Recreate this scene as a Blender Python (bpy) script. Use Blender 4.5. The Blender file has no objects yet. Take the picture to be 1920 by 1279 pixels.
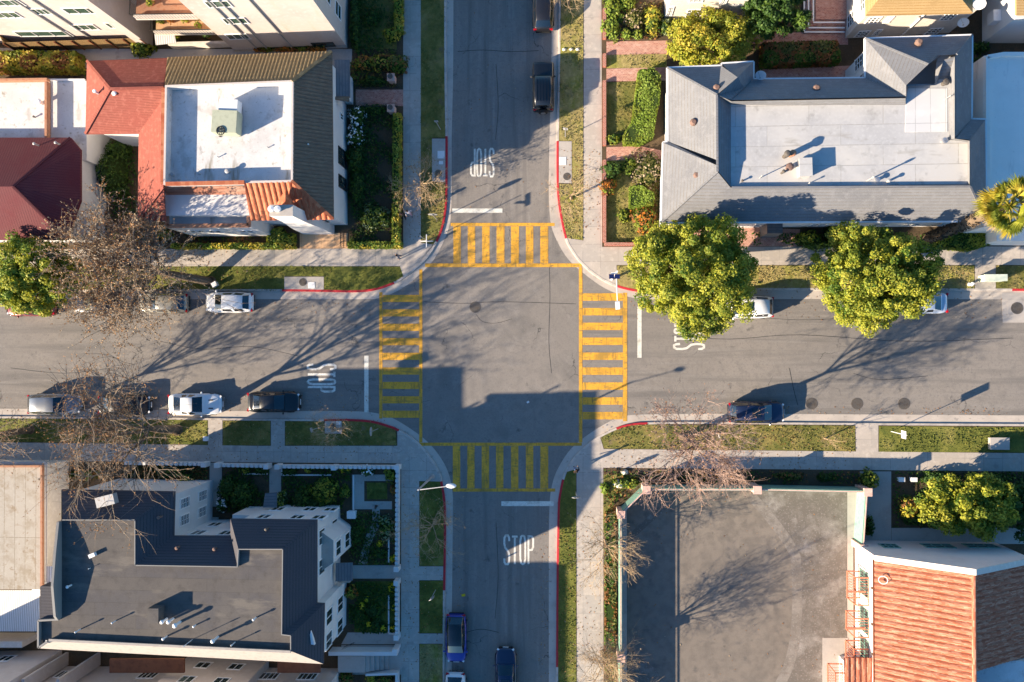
import bpy, math, random
from mathutils import Vector, Matrix
rnd = random.Random(11)
SC = bpy.context.scene
COL = SC.collection
PI = math.pi
# ---------------------------------------------------------------- camera model (28 mm drone camera, 69 m up, tilted a few degrees)
F = 1493.0; H = 69.4; NX, NY = 1060.0, 655.0
_d0 = Vector(((NX-960)/F, (639.5-NY)/F, -1)).normalized()
RM = _d0.rotation_difference(Vector((0, 0, -1))).to_matrix()
CAMP = Vector((0, 0, H))
def P(x, y, z=0.0):
    """survey point: photo measurement at a known height -> metres"""
    d = RM @ Vector(((x-960)/F, (639.5-y)/F, -1))
    return CAMP + d*((H-z)/-d.z)
def PP(pts, z=0.0):
    return [P(p[0], p[1], p[2] if len(p) > 2 else z) for p in pts]
def at(v, z): return Vector((v.x, v.y, z))
def PW(A, B, x, y):
    """where a measured ray meets the vertical wall through A, B: (distance along wall, height)"""
    d = RM @ Vector(((x-960)/F, (639.5-y)/F, -1))
    u = (B-A); u.z = 0; u.normalize(); n = Vector((u.y, -u.x, 0))
    t = (A-CAMP).dot(n)/d.dot(n)
    q = CAMP+d*t
    return (q-A).dot(u), q.z
# ---------------------------------------------------------------- colour / materials
def C(h):
    h = h.lstrip('#')
    def f(c):
        c /= 255.0
        return c/12.92 if c <= .04045 else ((c+.055)/1.055)**2.4
    return (f(int(h[0:2], 16)), f(int(h[2:4], 16)), f(int(h[4:6], 16)), 1)
def G(v, w=0.0): return (v*(1+w), v, v*(1-w), 1)
MATS = {}
def M(name, col, layers=(), rough=.85, bump=None, spec=.3, metal=0, coat=0, pattern=None, transl=0, uv=False, cracks=None):
    """layers: (scale, colour, lo, hi[, (sx,sy,sz)]) noise-mixed colours; bump: (scale, strength)"""
    m = bpy.data.materials.new(name); m.use_nodes = True
    nt = m.node_tree; N = nt.nodes; L = nt.links
    b = N['Principled BSDF']
    b.inputs['Roughness'].default_value = rough
    b.inputs['Specular IOR Level'].default_value = spec
    b.inputs['Metallic'].default_value = metal
    b.inputs['Coat Weight'].default_value = coat
    b.inputs['Coat Roughness'].default_value = .06
    tc = N.new('ShaderNodeTexCoord'); co = tc.outputs['UV' if uv else 'Object']
    def rgb(c):
        n = N.new('ShaderNodeRGB'); n.outputs[0].default_value = c; return n.outputs[0]
    def math_(op, a, v=None):
        n = N.new('ShaderNodeMath'); n.operation = op
        for i, q in enumerate((a, v)):
            if q is None: continue
            if isinstance(q, (int, float)): n.inputs[i].default_value = q
            else: L.new(q, n.inputs[i])
        return n.outputs[0]
    def mix(f, a, c, mode='MIX'):
        n = N.new('ShaderNodeMix'); n.data_type = 'RGBA'; n.blend_type = mode
        if isinstance(f, (int, float)): n.inputs[0].default_value = f
        else: L.new(f, n.inputs[0])
        L.new(a, n.inputs[6]); L.new(c, n.inputs[7]); return n.outputs[2]
    def noise(sc, st=None, det=4, ro=.6):
        n = N.new('ShaderNodeTexNoise'); n.inputs['Scale'].default_value = sc
        n.inputs['Detail'].default_value = det; n.inputs['Roughness'].default_value = ro
        c = co
        if st:
            mp = N.new('ShaderNodeMapping'); mp.inputs['Scale'].default_value = st; L.new(co, mp.inputs[0]); c = mp.outputs[0]
        L.new(c, n.inputs['Vector']); return n.outputs['Fac']
    def ramp(f, lo, hi):
        n = N.new('ShaderNodeMapRange'); n.inputs[1].default_value = lo; n.inputs[2].default_value = hi
        L.new(f, n.inputs[0]); return n.outputs[0]
    cur = rgb(col); hgt = None
    if pattern:
        k = pattern[0]
        if k == 'brick':      # (k, scale, w, h, mortar, col2, mortarcol, offset)
            t = N.new('ShaderNodeTexBrick'); L.new(co, t.inputs[0])
            t.inputs['Color1'].default_value = col; t.inputs['Color2'].default_value = pattern[5]; t.inputs['Mortar'].default_value = pattern[6]
            t.inputs['Scale'].default_value = pattern[1]; t.inputs['Brick Width'].default_value = pattern[2]; t.inputs['Row Height'].default_value = pattern[3]
            t.inputs['Mortar Size'].default_value = pattern[4]; t.offset = pattern[7]
            cur = t.outputs['Color']; hgt = math_('MULTIPLY', t.outputs['Fac'], -1)
        elif k == 'cells':    # (k, pitch_s, pitch_t, col2, amount) one tint per tile
            sp = N.new('ShaderNodeSeparateXYZ'); L.new(co, sp.inputs[0])
            fx = math_('FLOOR', math_('DIVIDE', sp.outputs[0], pattern[1])); fy = math_('FLOOR', math_('DIVIDE', sp.outputs[1], pattern[2]))
            cb = N.new('ShaderNodeCombineXYZ'); L.new(fx, cb.inputs[0]); L.new(fy, cb.inputs[1])
            w = N.new('ShaderNodeTexWhiteNoise'); w.noise_dimensions = '2D'; L.new(cb.outputs[0], w.inputs['Vector'])
            cur = mix(ramp(w.outputs['Value'], pattern[4], 1.0), cur, rgb(pattern[3]))
            fr = math_('FRACT', math_('DIVIDE', sp.outputs[1], pattern[2])); hgt = fr
        elif k == 'rows':     # (k, axis, pitch, darkcol, width) thin course lines
            sp = N.new('ShaderNodeSeparateXYZ'); L.new(co, sp.inputs[0])
            fr = math_('FRACT', math_('DIVIDE', sp.outputs[pattern[1]], pattern[2]))
            ln = math_('LESS_THAN', fr, pattern[4]); cur = mix(ln, cur, rgb(pattern[3])); hgt = math_('MULTIPLY', ln, -1)
    if cracks:
        v = N.new('ShaderNodeTexVoronoi'); v.feature = 'DISTANCE_TO_EDGE'; v.inputs['Scale'].default_value = cracks[0]; v.inputs['Randomness'].default_value = 1
        wn = N.new('ShaderNodeTexNoise'); wn.inputs['Scale'].default_value = .9; wn.inputs['Detail'].default_value = 6
        L.new(co, wn.inputs['Vector'])
        va = N.new('ShaderNodeVectorMath'); va.operation = 'MULTIPLY_ADD'; L.new(wn.outputs['Color'], va.inputs[0]); va.inputs[1].default_value = (1.6, 1.6, 1.6); L.new(co, va.inputs[2]); L.new(va.outputs[0], v.inputs['Vector'])
        ln = math_('LESS_THAN', v.outputs['Distance'], cracks[1]); ln = math_('MULTIPLY', ln, ramp(noise(.25), .5, .6)); ln = math_('MULTIPLY', ln, cracks[3])
        lz = (ln, cracks[2])
    for ly in layers:
        st = ly[4] if len(ly) > 4 else None
        cur = mix(ramp(noise(ly[0], st), ly[2], ly[3]), cur, rgb(ly[1]))
    if cracks: cur = mix(lz[0], cur, rgb(lz[1]))
    L.new(cur, b.inputs['Base Color'])
    if bump or hgt is not None:
        bp = N.new('ShaderNodeBump')
        if bump:
            h2 = noise(bump[0], None, 5, .65); bp.inputs['Strength'].default_value = bump[1]; bp.inputs['Distance'].default_value = bump[2] if len(bump) > 2 else .03
            if hgt is not None: h2 = math_('ADD', h2, hgt)
        else:
            h2 = hgt; bp.inputs['Strength'].default_value = .5; bp.inputs['Distance'].default_value = .02
        L.new(h2, bp.inputs['Height']); L.new(bp.outputs[0], b.inputs['Normal'])
    if transl:
        t = N.new('ShaderNodeBsdfTranslucent'); L.new(cur, t.inputs['Color'])
        mx = N.new('ShaderNodeMixShader'); mx.inputs[0].default_value = transl
        L.new(b.outputs[0], mx.inputs[1]); L.new(t.outputs[0], mx.inputs[2]); L.new(mx.outputs[0], N['Material Output'].inputs[0])
    MATS[name] = m
    return m
# ---------------------------------------------------------------- mesh builder
LOC = {}
class MB:
    def __init__(s): s.v = []; s.f = []; s.m = []; s.sm = False
    def face(s, pts, m=0):
        i = len(s.v); s.v.extend(Vector(p) for p in pts); s.f.append(tuple(range(i, i+len(pts)))); s.m.append(m)
    def grid(s, rows, m=0, closed=False):
        i = len(s.v); n = len(rows[0])
        for r in rows: s.v.extend(Vector(p) for p in r)
        for a in range(len(rows)-1):
            for b in range(n if closed else n-1):
                c = (b+1) % n
                s.f.append((i+a*n+b, i+a*n+c, i+(a+1)*n+c, i+(a+1)*n+b)); s.m.append(m)
    def prism(s, base, top, m=0, mt=None, bottom=False):
        n = len(base)
        for k in range(n):
            j = (k+1) % n; s.face([base[k], base[j], top[j], top[k]], m)
        s.face(top, m if mt is None else mt)
        if bottom: s.face(base[::-1], m)
    def slab(s, pts, z0, z1, m=0, mt=None, bottom=False):
        s.prism([at(p, z0) for p in pts], [at(p, z1) for p in pts], m, mt, bottom)
    def box(s, c, sz, rz=0, m=0, M4=None):
        c = Vector(c); ca, sa = math.cos(rz), math.sin(rz); q = []
        for dz in (-.5, .5):
            for dx, dy in ((-.5, -.5), (.5, -.5), (.5, .5), (-.5, .5)):
                x, y = dx*sz[0], dy*sz[1]
                q.append(Vector((c.x+x*ca-y*sa, c.y+x*sa+y*ca, c.z+dz*sz[2])))
        s.prism(q[:4], q[4:], m, None, True)
    def beam(s, a, b, w, h, m=0, up=Vector((0, 0, 1))):
        a = Vector(a); b = Vector(b); d = (b-a).normalized()
        if abs(d.dot(up)) > .95: up = Vector((1, 0, 0))
        sd = d.cross(up).normalized()*w/2; u = sd.cross(d).normalized()*h/2
        q0 = [a-sd-u, a+sd-u, a+sd+u, a-sd+u]; q1 = [p+(b-a) for p in q0]
        s.prism(q0, q1, m, None, True)
    def tube(s, a, b, r0, r1=None, n=8, m=0, cap=True):
        a = Vector(a); b = Vector(b); r1 = r0 if r1 is None else r1
        d = (b-a).normalized(); e = Vector((0, 0, 1)) if abs(d.z) < .9 else Vector((1, 0, 0))
        u = d.cross(e).normalized(); w = d.cross(u)
        i = len(s.v)
        for (p, r) in ((a, r0), (b, r1)):
            for k in range(n):
                t = 2*PI*k/n; s.v.append(p+u*(r*math.cos(t))+w*(r*math.sin(t)))
        for k in range(n):
            j = (k+1) % n; s.f.append((i+k, i+j, i+n+j, i+n+k)); s.m.append(m)
        if cap:
            s.f.append(tuple(range(i+n, i+2*n))); s.m.append(m); s.f.append(tuple(range(i+n-1, i-1, -1))); s.m.append(m)
    def lathe(s, c, prof, n=12, m=0):
        c = Vector(c)
        s.grid([[c+Vector((r*math.cos(2*PI*k/n), r*math.sin(2*PI*k/n), z)) for k in range(n)] for r, z in prof], m, True)
    def ell(s, c, rx, ry, rz, m=0, nu=10, nv=6, bot=0.0, wob=0.0, rr=rnd):
        c = Vector(c); rows = []
        for a in range(nv+1):
            t = PI*(a/nv)-PI/2
            rows.append([c+Vector((rx*math.cos(t)*math.cos(2*PI*k/nu)*(1+wob*rr.uniform(-1, 1)), ry*math.cos(t)*math.sin(2*PI*k/nu)*(1+wob*rr.uniform(-1, 1)), max(bot, rz*math.sin(t)))) for k in range(nu)])
        s.grid(rows, m, True)
    def leaf(s, p, n, sz, asp=1.6, m=0, rr=rnd):
        t = n.cross(Vector((rr.uniform(-1, 1), rr.uniform(-1, 1), rr.uniform(-1, 1))))
        if t.length < 1e-4: return
        t.normalize(); w = n.cross(t)*(sz*.5); t = t*(sz*.5*asp)
        i = len(s.v); s.v += [p-t, p+w-t*.1, p+t, p-w-t*.1]; s.f.append((i, i+1, i+2, i+3)); s.m.append(m)
    def build(s, name, mats, parent=None, smooth=False, local=False):
        if not isinstance(mats, (list, tuple)): mats = [mats]
        off = Vector((0, 0, 0)) if (local or parent is None) else LOC[parent.name]
        me = bpy.data.meshes.new(name)
        me.from_pydata([tuple(v-off) for v in s.v], [], s.f)
        for x in mats: me.materials.append(MATS[x] if isinstance(x, str) else x)
        me.polygons.foreach_set('material_index', s.m)
        me.polygons.foreach_set('use_smooth', [bool(smooth)]*len(s.f))
        if len(s.f) < 20000 and any((MATS[x] if isinstance(x, str) else x).get('uv') for x in mats):
            ul = me.uv_layers.new(name='UVMap'); uv = ul.data
            for p in me.polygons:
                n = p.normal
                if abs(n.z) > .999 or n.length < 1e-6: h = Vector((1, 0, 0)); t = Vector((0, 1, 0))
                else: h = Vector((0, 0, 1)).cross(n).normalized(); t = n.cross(h)
                for li in p.loop_indices:
                    v = me.vertices[me.loops[li].vertex_index].co+off
                    uv[li].uv = (v.dot(h)+200, v.dot(t)+200)
        me.update()
        o = bpy.data.objects.new(name, me); COL.objects.link(o)
        if parent is not None: o.parent = parent; LOC[o.name] = LOC[parent.name]
        else: LOC[o.name] = Vector((0, 0, 0))
        return o
def tag(o, label=None, cat=None, group=None, kind=None):
    if label: o['label'] = label
    if cat: o['category'] = cat
    if group: o['group'] = group
    if kind: o['kind'] = kind
    return o
def struct(name, mb, mats, kind='structure', **k): return tag(mb.build(name, mats, **k), kind=kind)
def thing(name, label, cat, loc=(0, 0, 0), rz=0, group=None):
    o = bpy.data.objects.new(name, None); COL.objects.link(o)
    o.empty_display_size = .3
    o.location = loc; o.rotation_euler = (0, 0, rz); LOC[o.name] = Vector(loc)
    return tag(o, label, cat, group)
def inset(pts, d):
    """move every edge of a polygon inwards by d"""
    n = len(pts); ar = sum(pts[i].x*pts[(i+1) % n].y-pts[(i+1) % n].x*pts[i].y for i in range(n))
    sg = 1 if ar > 0 else -1; out = []
    for i in range(n):
        a, b, c = pts[i-1], pts[i], pts[(i+1) % n]
        u = Vector((b.x-a.x, b.y-a.y)).normalized(); w = Vector((c.x-b.x, c.y-b.y)).normalized()
        n1 = Vector((-u.y, u.x))*sg; n2 = Vector((-w.y, w.x))*sg
        k = 1+n1.dot(n2)
        o = (n1+n2)*(d/k) if k > .15 else n1*d
        out.append(Vector((b.x+o.x, b.y+o.y, b.z)))
    return out
def strip(pts, a, b):
    """offset polyline by a (left) and b (right) with mitres -> two lists"""
    L_, R_ = [], []
    n = len(pts)
    for i in range(n):
        p = pts[i]
        u = (pts[i]-pts[i-1]) if i else (pts[1]-pts[0]); w = (pts[i+1]-pts[i]) if i < n-1 else u
        u = Vector((u.x, u.y)).normalized(); w = Vector((w.x, w.y)).normalized()
        n1 = Vector((-u.y, u.x)); n2 = Vector((-w.y, w.x)); k = max(.5, 1+n1.dot(n2)); q = (n1+n2)/k
        L_.append(Vector((p.x+q.x*a, p.y+q.y*a, p.z))); R_.append(Vector((p.x-q.x*b, p.y-q.y*b, p.z)))
    return L_, R_
def smoothline(pts, sub=4):
    out = []
    for i in range(len(pts)-1):
        p0 = pts[max(0, i-1)]; p1 = pts[i]; p2 = pts[i+1]; p3 = pts[min(len(pts)-1, i+2)]
        for k in range(sub):
            t = k/sub
            out.append(tuple(.5*((2*p1[j])+(-p0[j]+p2[j])*t+(2*p0[j]-5*p1[j]+4*p2[j]-p3[j])*t*t+(-p0[j]+3*p1[j]-3*p2[j]+p3[j])*t**3) for j in (0, 1)))
    out.append(tuple(pts[-1])); return out
def corrugate(mb, pts, pitch, amp, m=0, course=.42, lip=.02, spp=6):
    """barrel tile rows running up a convex roof plane whose first edge is the eave"""
    o = pts[0]; n = (pts[1]-pts[0]).cross(pts[2]-pts[0]).normalized()
    if n.z < 0: n = -n
    h = (pts[1]-pts[0]).normalized(); t = n.cross(h)
    if t.z < 0: t = -t
    q = [((p-o).dot(h), (p-o).dot(t)) for p in pts]
    s0 = min(a for a, b in q); s1 = max(a for a, b in q)
    ds = pitch/spp; k0 = int(s0/ds); k1 = int(s1/ds)
    def rng(s):
        ys = []
        for i in range(len(q)):
            (a, b), (c, d) = q[i], q[(i+1) % len(q)]
            if (a-s)*(c-s) <= 0 and abs(a-c) > 1e-9: ys.append(b+(d-b)*(s-a)/(c-a))
        return (min(ys), max(ys)) if len(ys) > 1 else None
    prev = None
    for k in range(k0, k1+1):
        s = min(max(k*ds, s0+1e-4), s1-1e-4); r = rng(s)
        if r is None: prev = None; continue
        z = amp*abs(math.sin(PI*k/spp))
        if prev:
            sa, za, ra = prev
            tmax = max(ra[1], r[1]); tmin = min(ra[0], r[0]); c = math.floor(tmin/course)*course
            while c < tmax:
                a0 = min(max(c, ra[0]), ra[1]); a1 = min(max(c+course, ra[0]), ra[1]); b0 = min(max(c, r[0]), r[1]); b1 = min(max(c+course, r[0]), r[1])
                if a1-a0 > .004 or b1-b0 > .004:
                    pt = lambda S, T, Z: o+h*S+t*T+n*(Z)
                    f = lambda T: lip*(1-(T-c)/course)
                    mb.face([pt(sa, a0, za+f(a0)), pt(s, b0, z+f(b0)), pt(s, b1, z+f(b1)), pt(sa, a1, za+f(a1))], m)
                c += course
        prev = (s, z, r)
# ---------------------------------------------------------------- materials
for nm_, st_ in (('asphalt', (.12, 2.2, 1)), ('asphalt_north', (2.2, .12, 1)), ('asphalt_cross', (.5, .5, 1))):
    M(nm_, G(.195, .11), [(0.10, G(.235, .12), .42, .7), (.45, G(.14, .08), .5, .66, st_), (1.0, G(.235, .1), .52, .7, st_), (1.3, G(.165, .1), .5, .75), (5, G(.16, .09), .52, .72), (11, G(.25, .12), .56, .74), (26, G(.125, .08), .52, .72), (60, G(.29, .12), .58, .8), (.8, G(.10, .05), .64, .74), (3.1, G(.09, .05), .68, .75)], rough=.92, bump=(60, .45, .02), cracks=(.16, .0045, G(.07, .04), .8))
M('pale_parapet', C('#a49c94'), [(3, C('#948c84'), .5, .75)], rough=.9)
M('curb_grey', C('#84827f'), rough=.8)
M('tar', G(.045, .03), rough=.7)
M('yard_asphalt', G(.170, .17), [(0.18, G(.205, .18), .45, .7), (1.6, G(.135, .15), .45, .7), (.6, G(.12, .14), .5, .8), (20, G(.10, .12), .55, .85), (.9, G(.11, .1), .6, .72)], rough=.95, bump=(50, .3, .015))
M('pale_worn', G(.21, .13), [(.7, G(.16, .15), .42, .6), (2.5, G(.15, .14), .48, .66), (9, G(.28, .1), .55, .75), (40, G(.2, .1), .55, .75)], rough=.95, bump=(40, .35, .015))
M('worn_asphalt', G(.125, .15), [(.5, G(.27, .1), .5, .66), (2.2, G(.16, .14), .48, .66), (7, G(.27, .1), .56, .7), (12, G(.13, .1), .5, .75), (40, G(.25, .1), .6, .8)], rough=.95, bump=(40, .35, .015))
M('concrete', G(.42, .14), [(.3, G(.34, .14), .45, .7), (2.5, G(.46, .13), .5, .75), (1.1, G(.29, .1), .6, .72), (18, G(.33, .09), .5, .8)], rough=.9, bump=(40, .15, .01), pattern=('brick', 1.0, 1.52, 1.52, .014, G(.35, .1), G(.2, .08), 0.0), cracks=(.3, .004, G(.2, .08), .8))
M('concrete_plain', G(.38, .1), [(.5, G(.31, .1), .45, .7), (6, G(.41, .1), .5, .8), (1.3, G(.28, .1), .6, .74), (25, G(.32, .09), .55, .8)], rough=.9, bump=(40, .15, .01))
M('gutter', G(.42, .14), [(.6, G(.33, .13), .45, .7), (2, G(.18, .08), .6, .75), (9, G(.38, .1), .5, .8)], rough=.9, bump=(40, .2, .01))
M('kerb_concrete', G(.46, .13), [(2, G(.27, .09), .45, .75), (14, G(.3, .09), .5, .8)], rough=.9)
M('kerb_red', C('#b02a32'), [(5, C('#8d2a30'), .5, .8), (16, C('#a8605c'), .62, .75)], rough=.7)
M('grass', C('#6e6c34'), [(.5, C('#93844c'), .45, .62), (1.7, C('#565f2a'), .5, .72), (5, C('#85804a'), .52, .75), (.25, C('#9b8c5a'), .58, .72), (.8, C('#7d6e50'), .62, .7), (28, C('#44481f'), .5, .8), (70, C('#97945a'), .6, .8)], rough=.95, bump=(45, .9, .06))
M('lush_grass', C('#65692d'), [(.7, C('#807f38'), .45, .65), (3, C('#4f5c26'), .5, .72), (.35, C('#8a8448'), .56, .7), (28, C('#3c471f'), .5, .8), (70, C('#8b9148'), .6, .8)], rough=.95, bump=(45, .9, .06))
M('dry_grass', C('#988a5a'), [(.6, C('#8a8a3c'), .47, .65), (3, C('#b8a66c'), .5, .72), (28, C('#6d6234'), .5, .8), (70, C('#c4b57c'), .6, .8)], rough=.95, bump=(45, .9, .06))
M('soil', C('#5b4c3b'), [(.8, C('#473d2f'), .45, .7), (8, C('#6b5b46'), .5, .8), (40, C('#3a3026'), .5, .8)], rough=1, bump=(30, .8, .05))
M('far_ground', C('#7b7466'), [(.2, C('#6c6a58'), .4, .7)], rough=1)
M('yellow_paint', C('#e3a636'), [(1.0, C('#c4902f'), .45, .7), (5, C('#a07c38'), .52, .68, (1, .2, 1)), (9, C('#857048'), .56, .68, (.2, 1, 1)), (.45, C('#a98338'), .55, .68), (1.6, C('#94793f'), .59, .7, (1, .12, 1)), (1.6, C('#94793f'), .6, .7, (.12, 1, 1)), (13, C('#82714c'), .59, .7), (30, C('#77694f'), .57, .72)], rough=.75)
M('white_paint', C('#d8d5ca'), [(2, C('#b5b0a2'), .5, .7), (14, C('#7e7a72'), .56, .72), (40, C('#6d6a64'), .62, .76)], rough=.75)
M('faded_white_paint', C('#dedbd2'), [(3, C('#a09c92'), .5, .7), (16, C('#7e7b74'), .56, .7), (40, C('#6d6a64'), .6, .72)], rough=.8)
M('iron', G(.11, .12), [(6, C('#5b4a3a'), .5, .75)], rough=.7, metal=.3)
M('steel', G(.55, .0), [(4, G(.4), .5, .8)], rough=.4, metal=.8)
M('white_metal', G(.75, .01), [(6, G(.6, .03), .55, .8)], rough=.5)
M('black_metal', G(.03), rough=.5, metal=.3)
M('grey_metal', G(.4, .02), [(5, G(.3), .5, .8)], rough=.5, metal=.2)
M('sign_red', C('#b3202a'), rough=.45)
M('solar', C('#1b2450'), rough=.15, spec=.6)
M('lamp_glass', G(.7), rough=.2, spec=.6)
M('stucco', C('#d0c7bd'), [(.4, C('#cfc5b8'), .45, .7), (3, C('#e2dad0'), .5, .75), (30, C('#c9beb0'), .55, .8)], rough=.9, bump=(30, .25, .02))
M('peach_stucco', C('#c1b7b1'), [(.3, C('#b3a8a2'), .45, .7), (2.5, C('#c7bfbb'), .5, .75), (.8, C('#bfae9c'), .58, .75, (1, 1, .15)), (30, C('#c6b29e'), .55, .8)], rough=.9, bump=(30, .25, .02))
M('white_stucco', G(.66, .015), [(.5, G(.58, .03), .45, .75), (30, G(.57, .03), .55, .8)], rough=.9, bump=(30, .2, .02))
M('pink_stucco', C('#e5d3cf'), [(.5, C('#d9c4c0'), .45, .75), (30, C('#cdb8b2'), .55, .8)], rough=.9, bump=(30, .2, .02))
M('trim', G(.8, .02), rough=.6)
M('wood_trim', C('#6e3f28'), [(5, C('#55301f'), .5, .75)], rough=.7)
M('glass', C('#2e3a3c'), [(.8, C('#5b6a66'), .5, .7)], rough=.06, spec=.8)
M('green_glass', C('#3d5248'), [(.7, C('#66786a'), .45, .7)], rough=.08, spec=.8)
M('white_roof', G(.58, .01), [(.35, G(.48, .02), .45, .7), (1.2, G(.62, .01), .5, .7), (7, G(.45, .03), .56, .78), (2.2, C('#9a9486'), .6, .74), (.8, C('#8d877a'), .62, .72, (1, .2, 1)), (14, G(.36, .04), .64, .8), (1.7, G(.3, .05), .64, .74, (1, .35, 1)), (.5, G(.42, .05), .58, .66)], rough=.8, bump=(14, .25, .02))
M('grey_flat_roof', C('#b0b0b1'), [(.3, C('#a2a2a3'), .45, .7), (4, C('#babab9'), .5, .8), (1.1, C('#959492'), .58, .74), (.7, C('#98948d'), .6, .7, (.25, 1, 1)), (20, C('#a5a29c'), .6, .85)], rough=.85, pattern=('brick', 1.0, 5.5, 1.55, .02, C('#bdbab5'), C('#96938d'), .43))
M('bright_roof', G(.84, .1), [(.4, G(.78, .1), .45, .7), (3, G(.66, .08), .62, .78), (1.2, G(.6, .08), .6, .75, (1, .2, 1))], rough=.8)
M('white_patch_roof', G(.56, .0), [(1, G(.62, .01), .5, .75)], rough=.7, pattern=('brick', 1.0, 1.1, 30, .02, G(.55), G(.38), 0))
M('concrete_roof', C('#a8a196'), [(.6, C('#968c7c'), .48, .66), (2.2, C('#7e6a50'), .6, .74), (.5, C('#86745a'), .58, .7), (5, C('#b0a99e'), .5, .8)], rough=.9, pattern=('brick', 1.0, .95, 30, .025, C('#a59e93'), C('#857d6e'), 0))
M('tar_deck', C('#525052'), [(.3, C('#625d58'), .42, .7), (1.5, C('#4d4946'), .5, .75), (.9, C('#6d6760'), .6, .72, (.3, 1, 1)), (9, C('#625d57'), .55, .8), (30, C('#46433f'), .55, .8)], rough=.95, bump=(25, .35, .03), pattern=('brick', 1.0, 9, 1.0, .012, C('#5b5651'), C('#45423e'), .37))
def uvm(*a, **k):
    m = M(*a, uv=True, **k); m['uv'] = 1; return m
uvm('grey_shingle', C('#797a7d'), layers=[(.4, C('#6c6d71'), .42, .7), (2, C('#828285'), .5, .75), (14, C('#8a8a8c'), .5, .8), (30, C('#625f5d'), .55, .8)], rough=.95, pattern=('rows', 1, .26, C('#6d675f'), .16), bump=(22, .35, .02))
uvm('dark_shingle', C('#4c4a4e'), layers=[(.4, C('#45444a'), .42, .7), (14, C('#58565a'), .5, .8)], rough=.95, pattern=('rows', 1, .24, C('#38373b'), .2), bump=(22, .35, .02))
uvm('red_shingle', C('#925346'), layers=[(.5, C('#8f4d42'), .42, .7), (2.5, C('#a56557'), .5, .75), (7, C('#7c4238'), .56, .75), (16, C('#85463b'), .55, .8)], rough=.9, pattern=('rows', 1, .2, C('#7a4238'), .22), bump=(22, .35, .02))
uvm('maroon_shingle', C('#64383b'), layers=[(.5, C('#5f2b31'), .42, .7), (16, C('#7a3d3e'), .5, .8)], rough=.9, pattern=('rows', 0, .22, C('#4d242a'), .2), bump=(22, .35, .02))
uvm('brown_tile', C('#8b7755'), pattern=('cells', .3, .42, C('#a58e66'), .2), layers=[(1.4, C('#75634a'), .45, .7), (8, C('#9c8763'), .55, .8)], rough=.85)
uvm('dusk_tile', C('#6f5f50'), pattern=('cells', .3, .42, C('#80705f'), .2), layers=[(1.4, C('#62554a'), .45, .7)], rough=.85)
uvm('orange_tile', C('#a65c3e'), pattern=('cells', .36, .42, C('#b87a58'), .2), layers=[(1.8, C('#98472c'), .48, .72), (9, C('#c88460'), .6, .8)], rough=.8)
uvm('clay_tile', C('#9e5a41'), pattern=('cells', .46, .46, C('#bd8b73'), .25), layers=[(1.2, C('#935944'), .48, .72), (3.5, C('#bb9480'), .62, .76), (12, C('#7f4c3b'), .6, .8)], rough=.8)
uvm('worn_tile', C('#a06a54'), pattern=('rows', 1, .3, C('#7c4c3c'), .2), layers=[(1.0, C('#b39a88'), .5, .7, (.3, 1, 1)), (5, C('#8a5644'), .55, .75)], rough=.85)
uvm('tan_shingle', C('#a58a60'), layers=[(.8, C('#967b52'), .42, .7), (12, C('#b39a70'), .5, .8)], rough=.9, pattern=('rows', 1, .2, C('#8a6836'), .18), bump=(22, .35, .02))
uvm('blue_metal_roof', C('#6c7278'), pattern=('rows', 1, .25, C('#4c5258'), .15), layers=[(2, C('#5e646b'), .45, .7)], rough=.5, metal=.3)
uvm('white_corrugated', G(.72, .02), pattern=('rows', 1, .24, G(.38, .02), .3), layers=[(2, G(.6, .04), .5, .8)], rough=.5)
uvm('grey_corrugated', G(.62, .0), pattern=('rows', 0, .2, G(.34), .3), layers=[(2, G(.5, .04), .5, .8)], rough=.5)
M('brick_path', C('#a8685a'), pattern=('brick', 1.0, .22, .11, .012, C('#c08a78'), C('#b7a294'), .5), layers=[(2, C('#c9a596'), .52, .72), (6, C('#8f5a4e'), .55, .75)], rough=.9)
M('brick_wall', C('#9c5646'), pattern=('brick', 1.0, .22, .11, .012, C('#ad6a58'), C('#a89488'), .5), layers=[(6, C('#84483c'), .55, .75)], rough=.9)
M('peach_paving', C('#d3a87e'), layers=[(1, C('#c79a70'), .45, .7), (10, C('#dab48e'), .5, .8)], rough=.85, pattern=('brick', 1.0, .6, .6, .012, C('#d6ae86'), C('#b08660'), 0))
M('terracotta', C('#a87c62'), [(4, C('#9a5c3c'), .5, .75)], rough=.85)
M('rust_terracotta', C('#7a6258'), [(4, C('#604c44'), .5, .75)], rough=.85)
M('brown_fence', C('#8a6f48'), layers=[(3, C('#735a38'), .45, .7)], rough=.85, pattern=('brick', 1.0, .16, 30, .03, C('#96794e'), C('#4e3d26'), 0))
M('brown_awning', C('#6e4630'), [(2, C('#5c3826'), .45, .7)], rough=.8)
M('green_fence', C('#7fa596'), [(4, C('#6c9284'), .5, .75)], rough=.6)
M('pink_stone', C('#d9b2a2'), [(3, C('#c79c8c'), .45, .7), (14, C('#e5c6b8'), .55, .8)], rough=.85)
M('salmon_metal', C('#c8795e'), [(6, C('#b06850'), .5, .8)], rough=.6)
M('bark', C('#6d5d4c'), [(2, C('#57493b'), .45, .7, (1, 1, .3)), (9, C('#85745f'), .5, .75)], rough=1, bump=(14, .8, .05))
M('pale_bark', C('#a08a70'), [(3, C('#86725a'), .45, .7)], rough=1)
M('twig', C('#877868'), [(3, C('#6d6154'), .45, .7)], rough=1)
M('pink_twig', C('#a38a7d'), [(3, C('#887267'), .45, .7)], rough=1)
M('pale_twig', C('#b09878'), [(3, C('#94805f'), .45, .7)], rough=1)
M('dead_leaf', C('#a3784e'), [(2, C('#856343'), .45, .7)], rough=.9, transl=.2)
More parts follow.
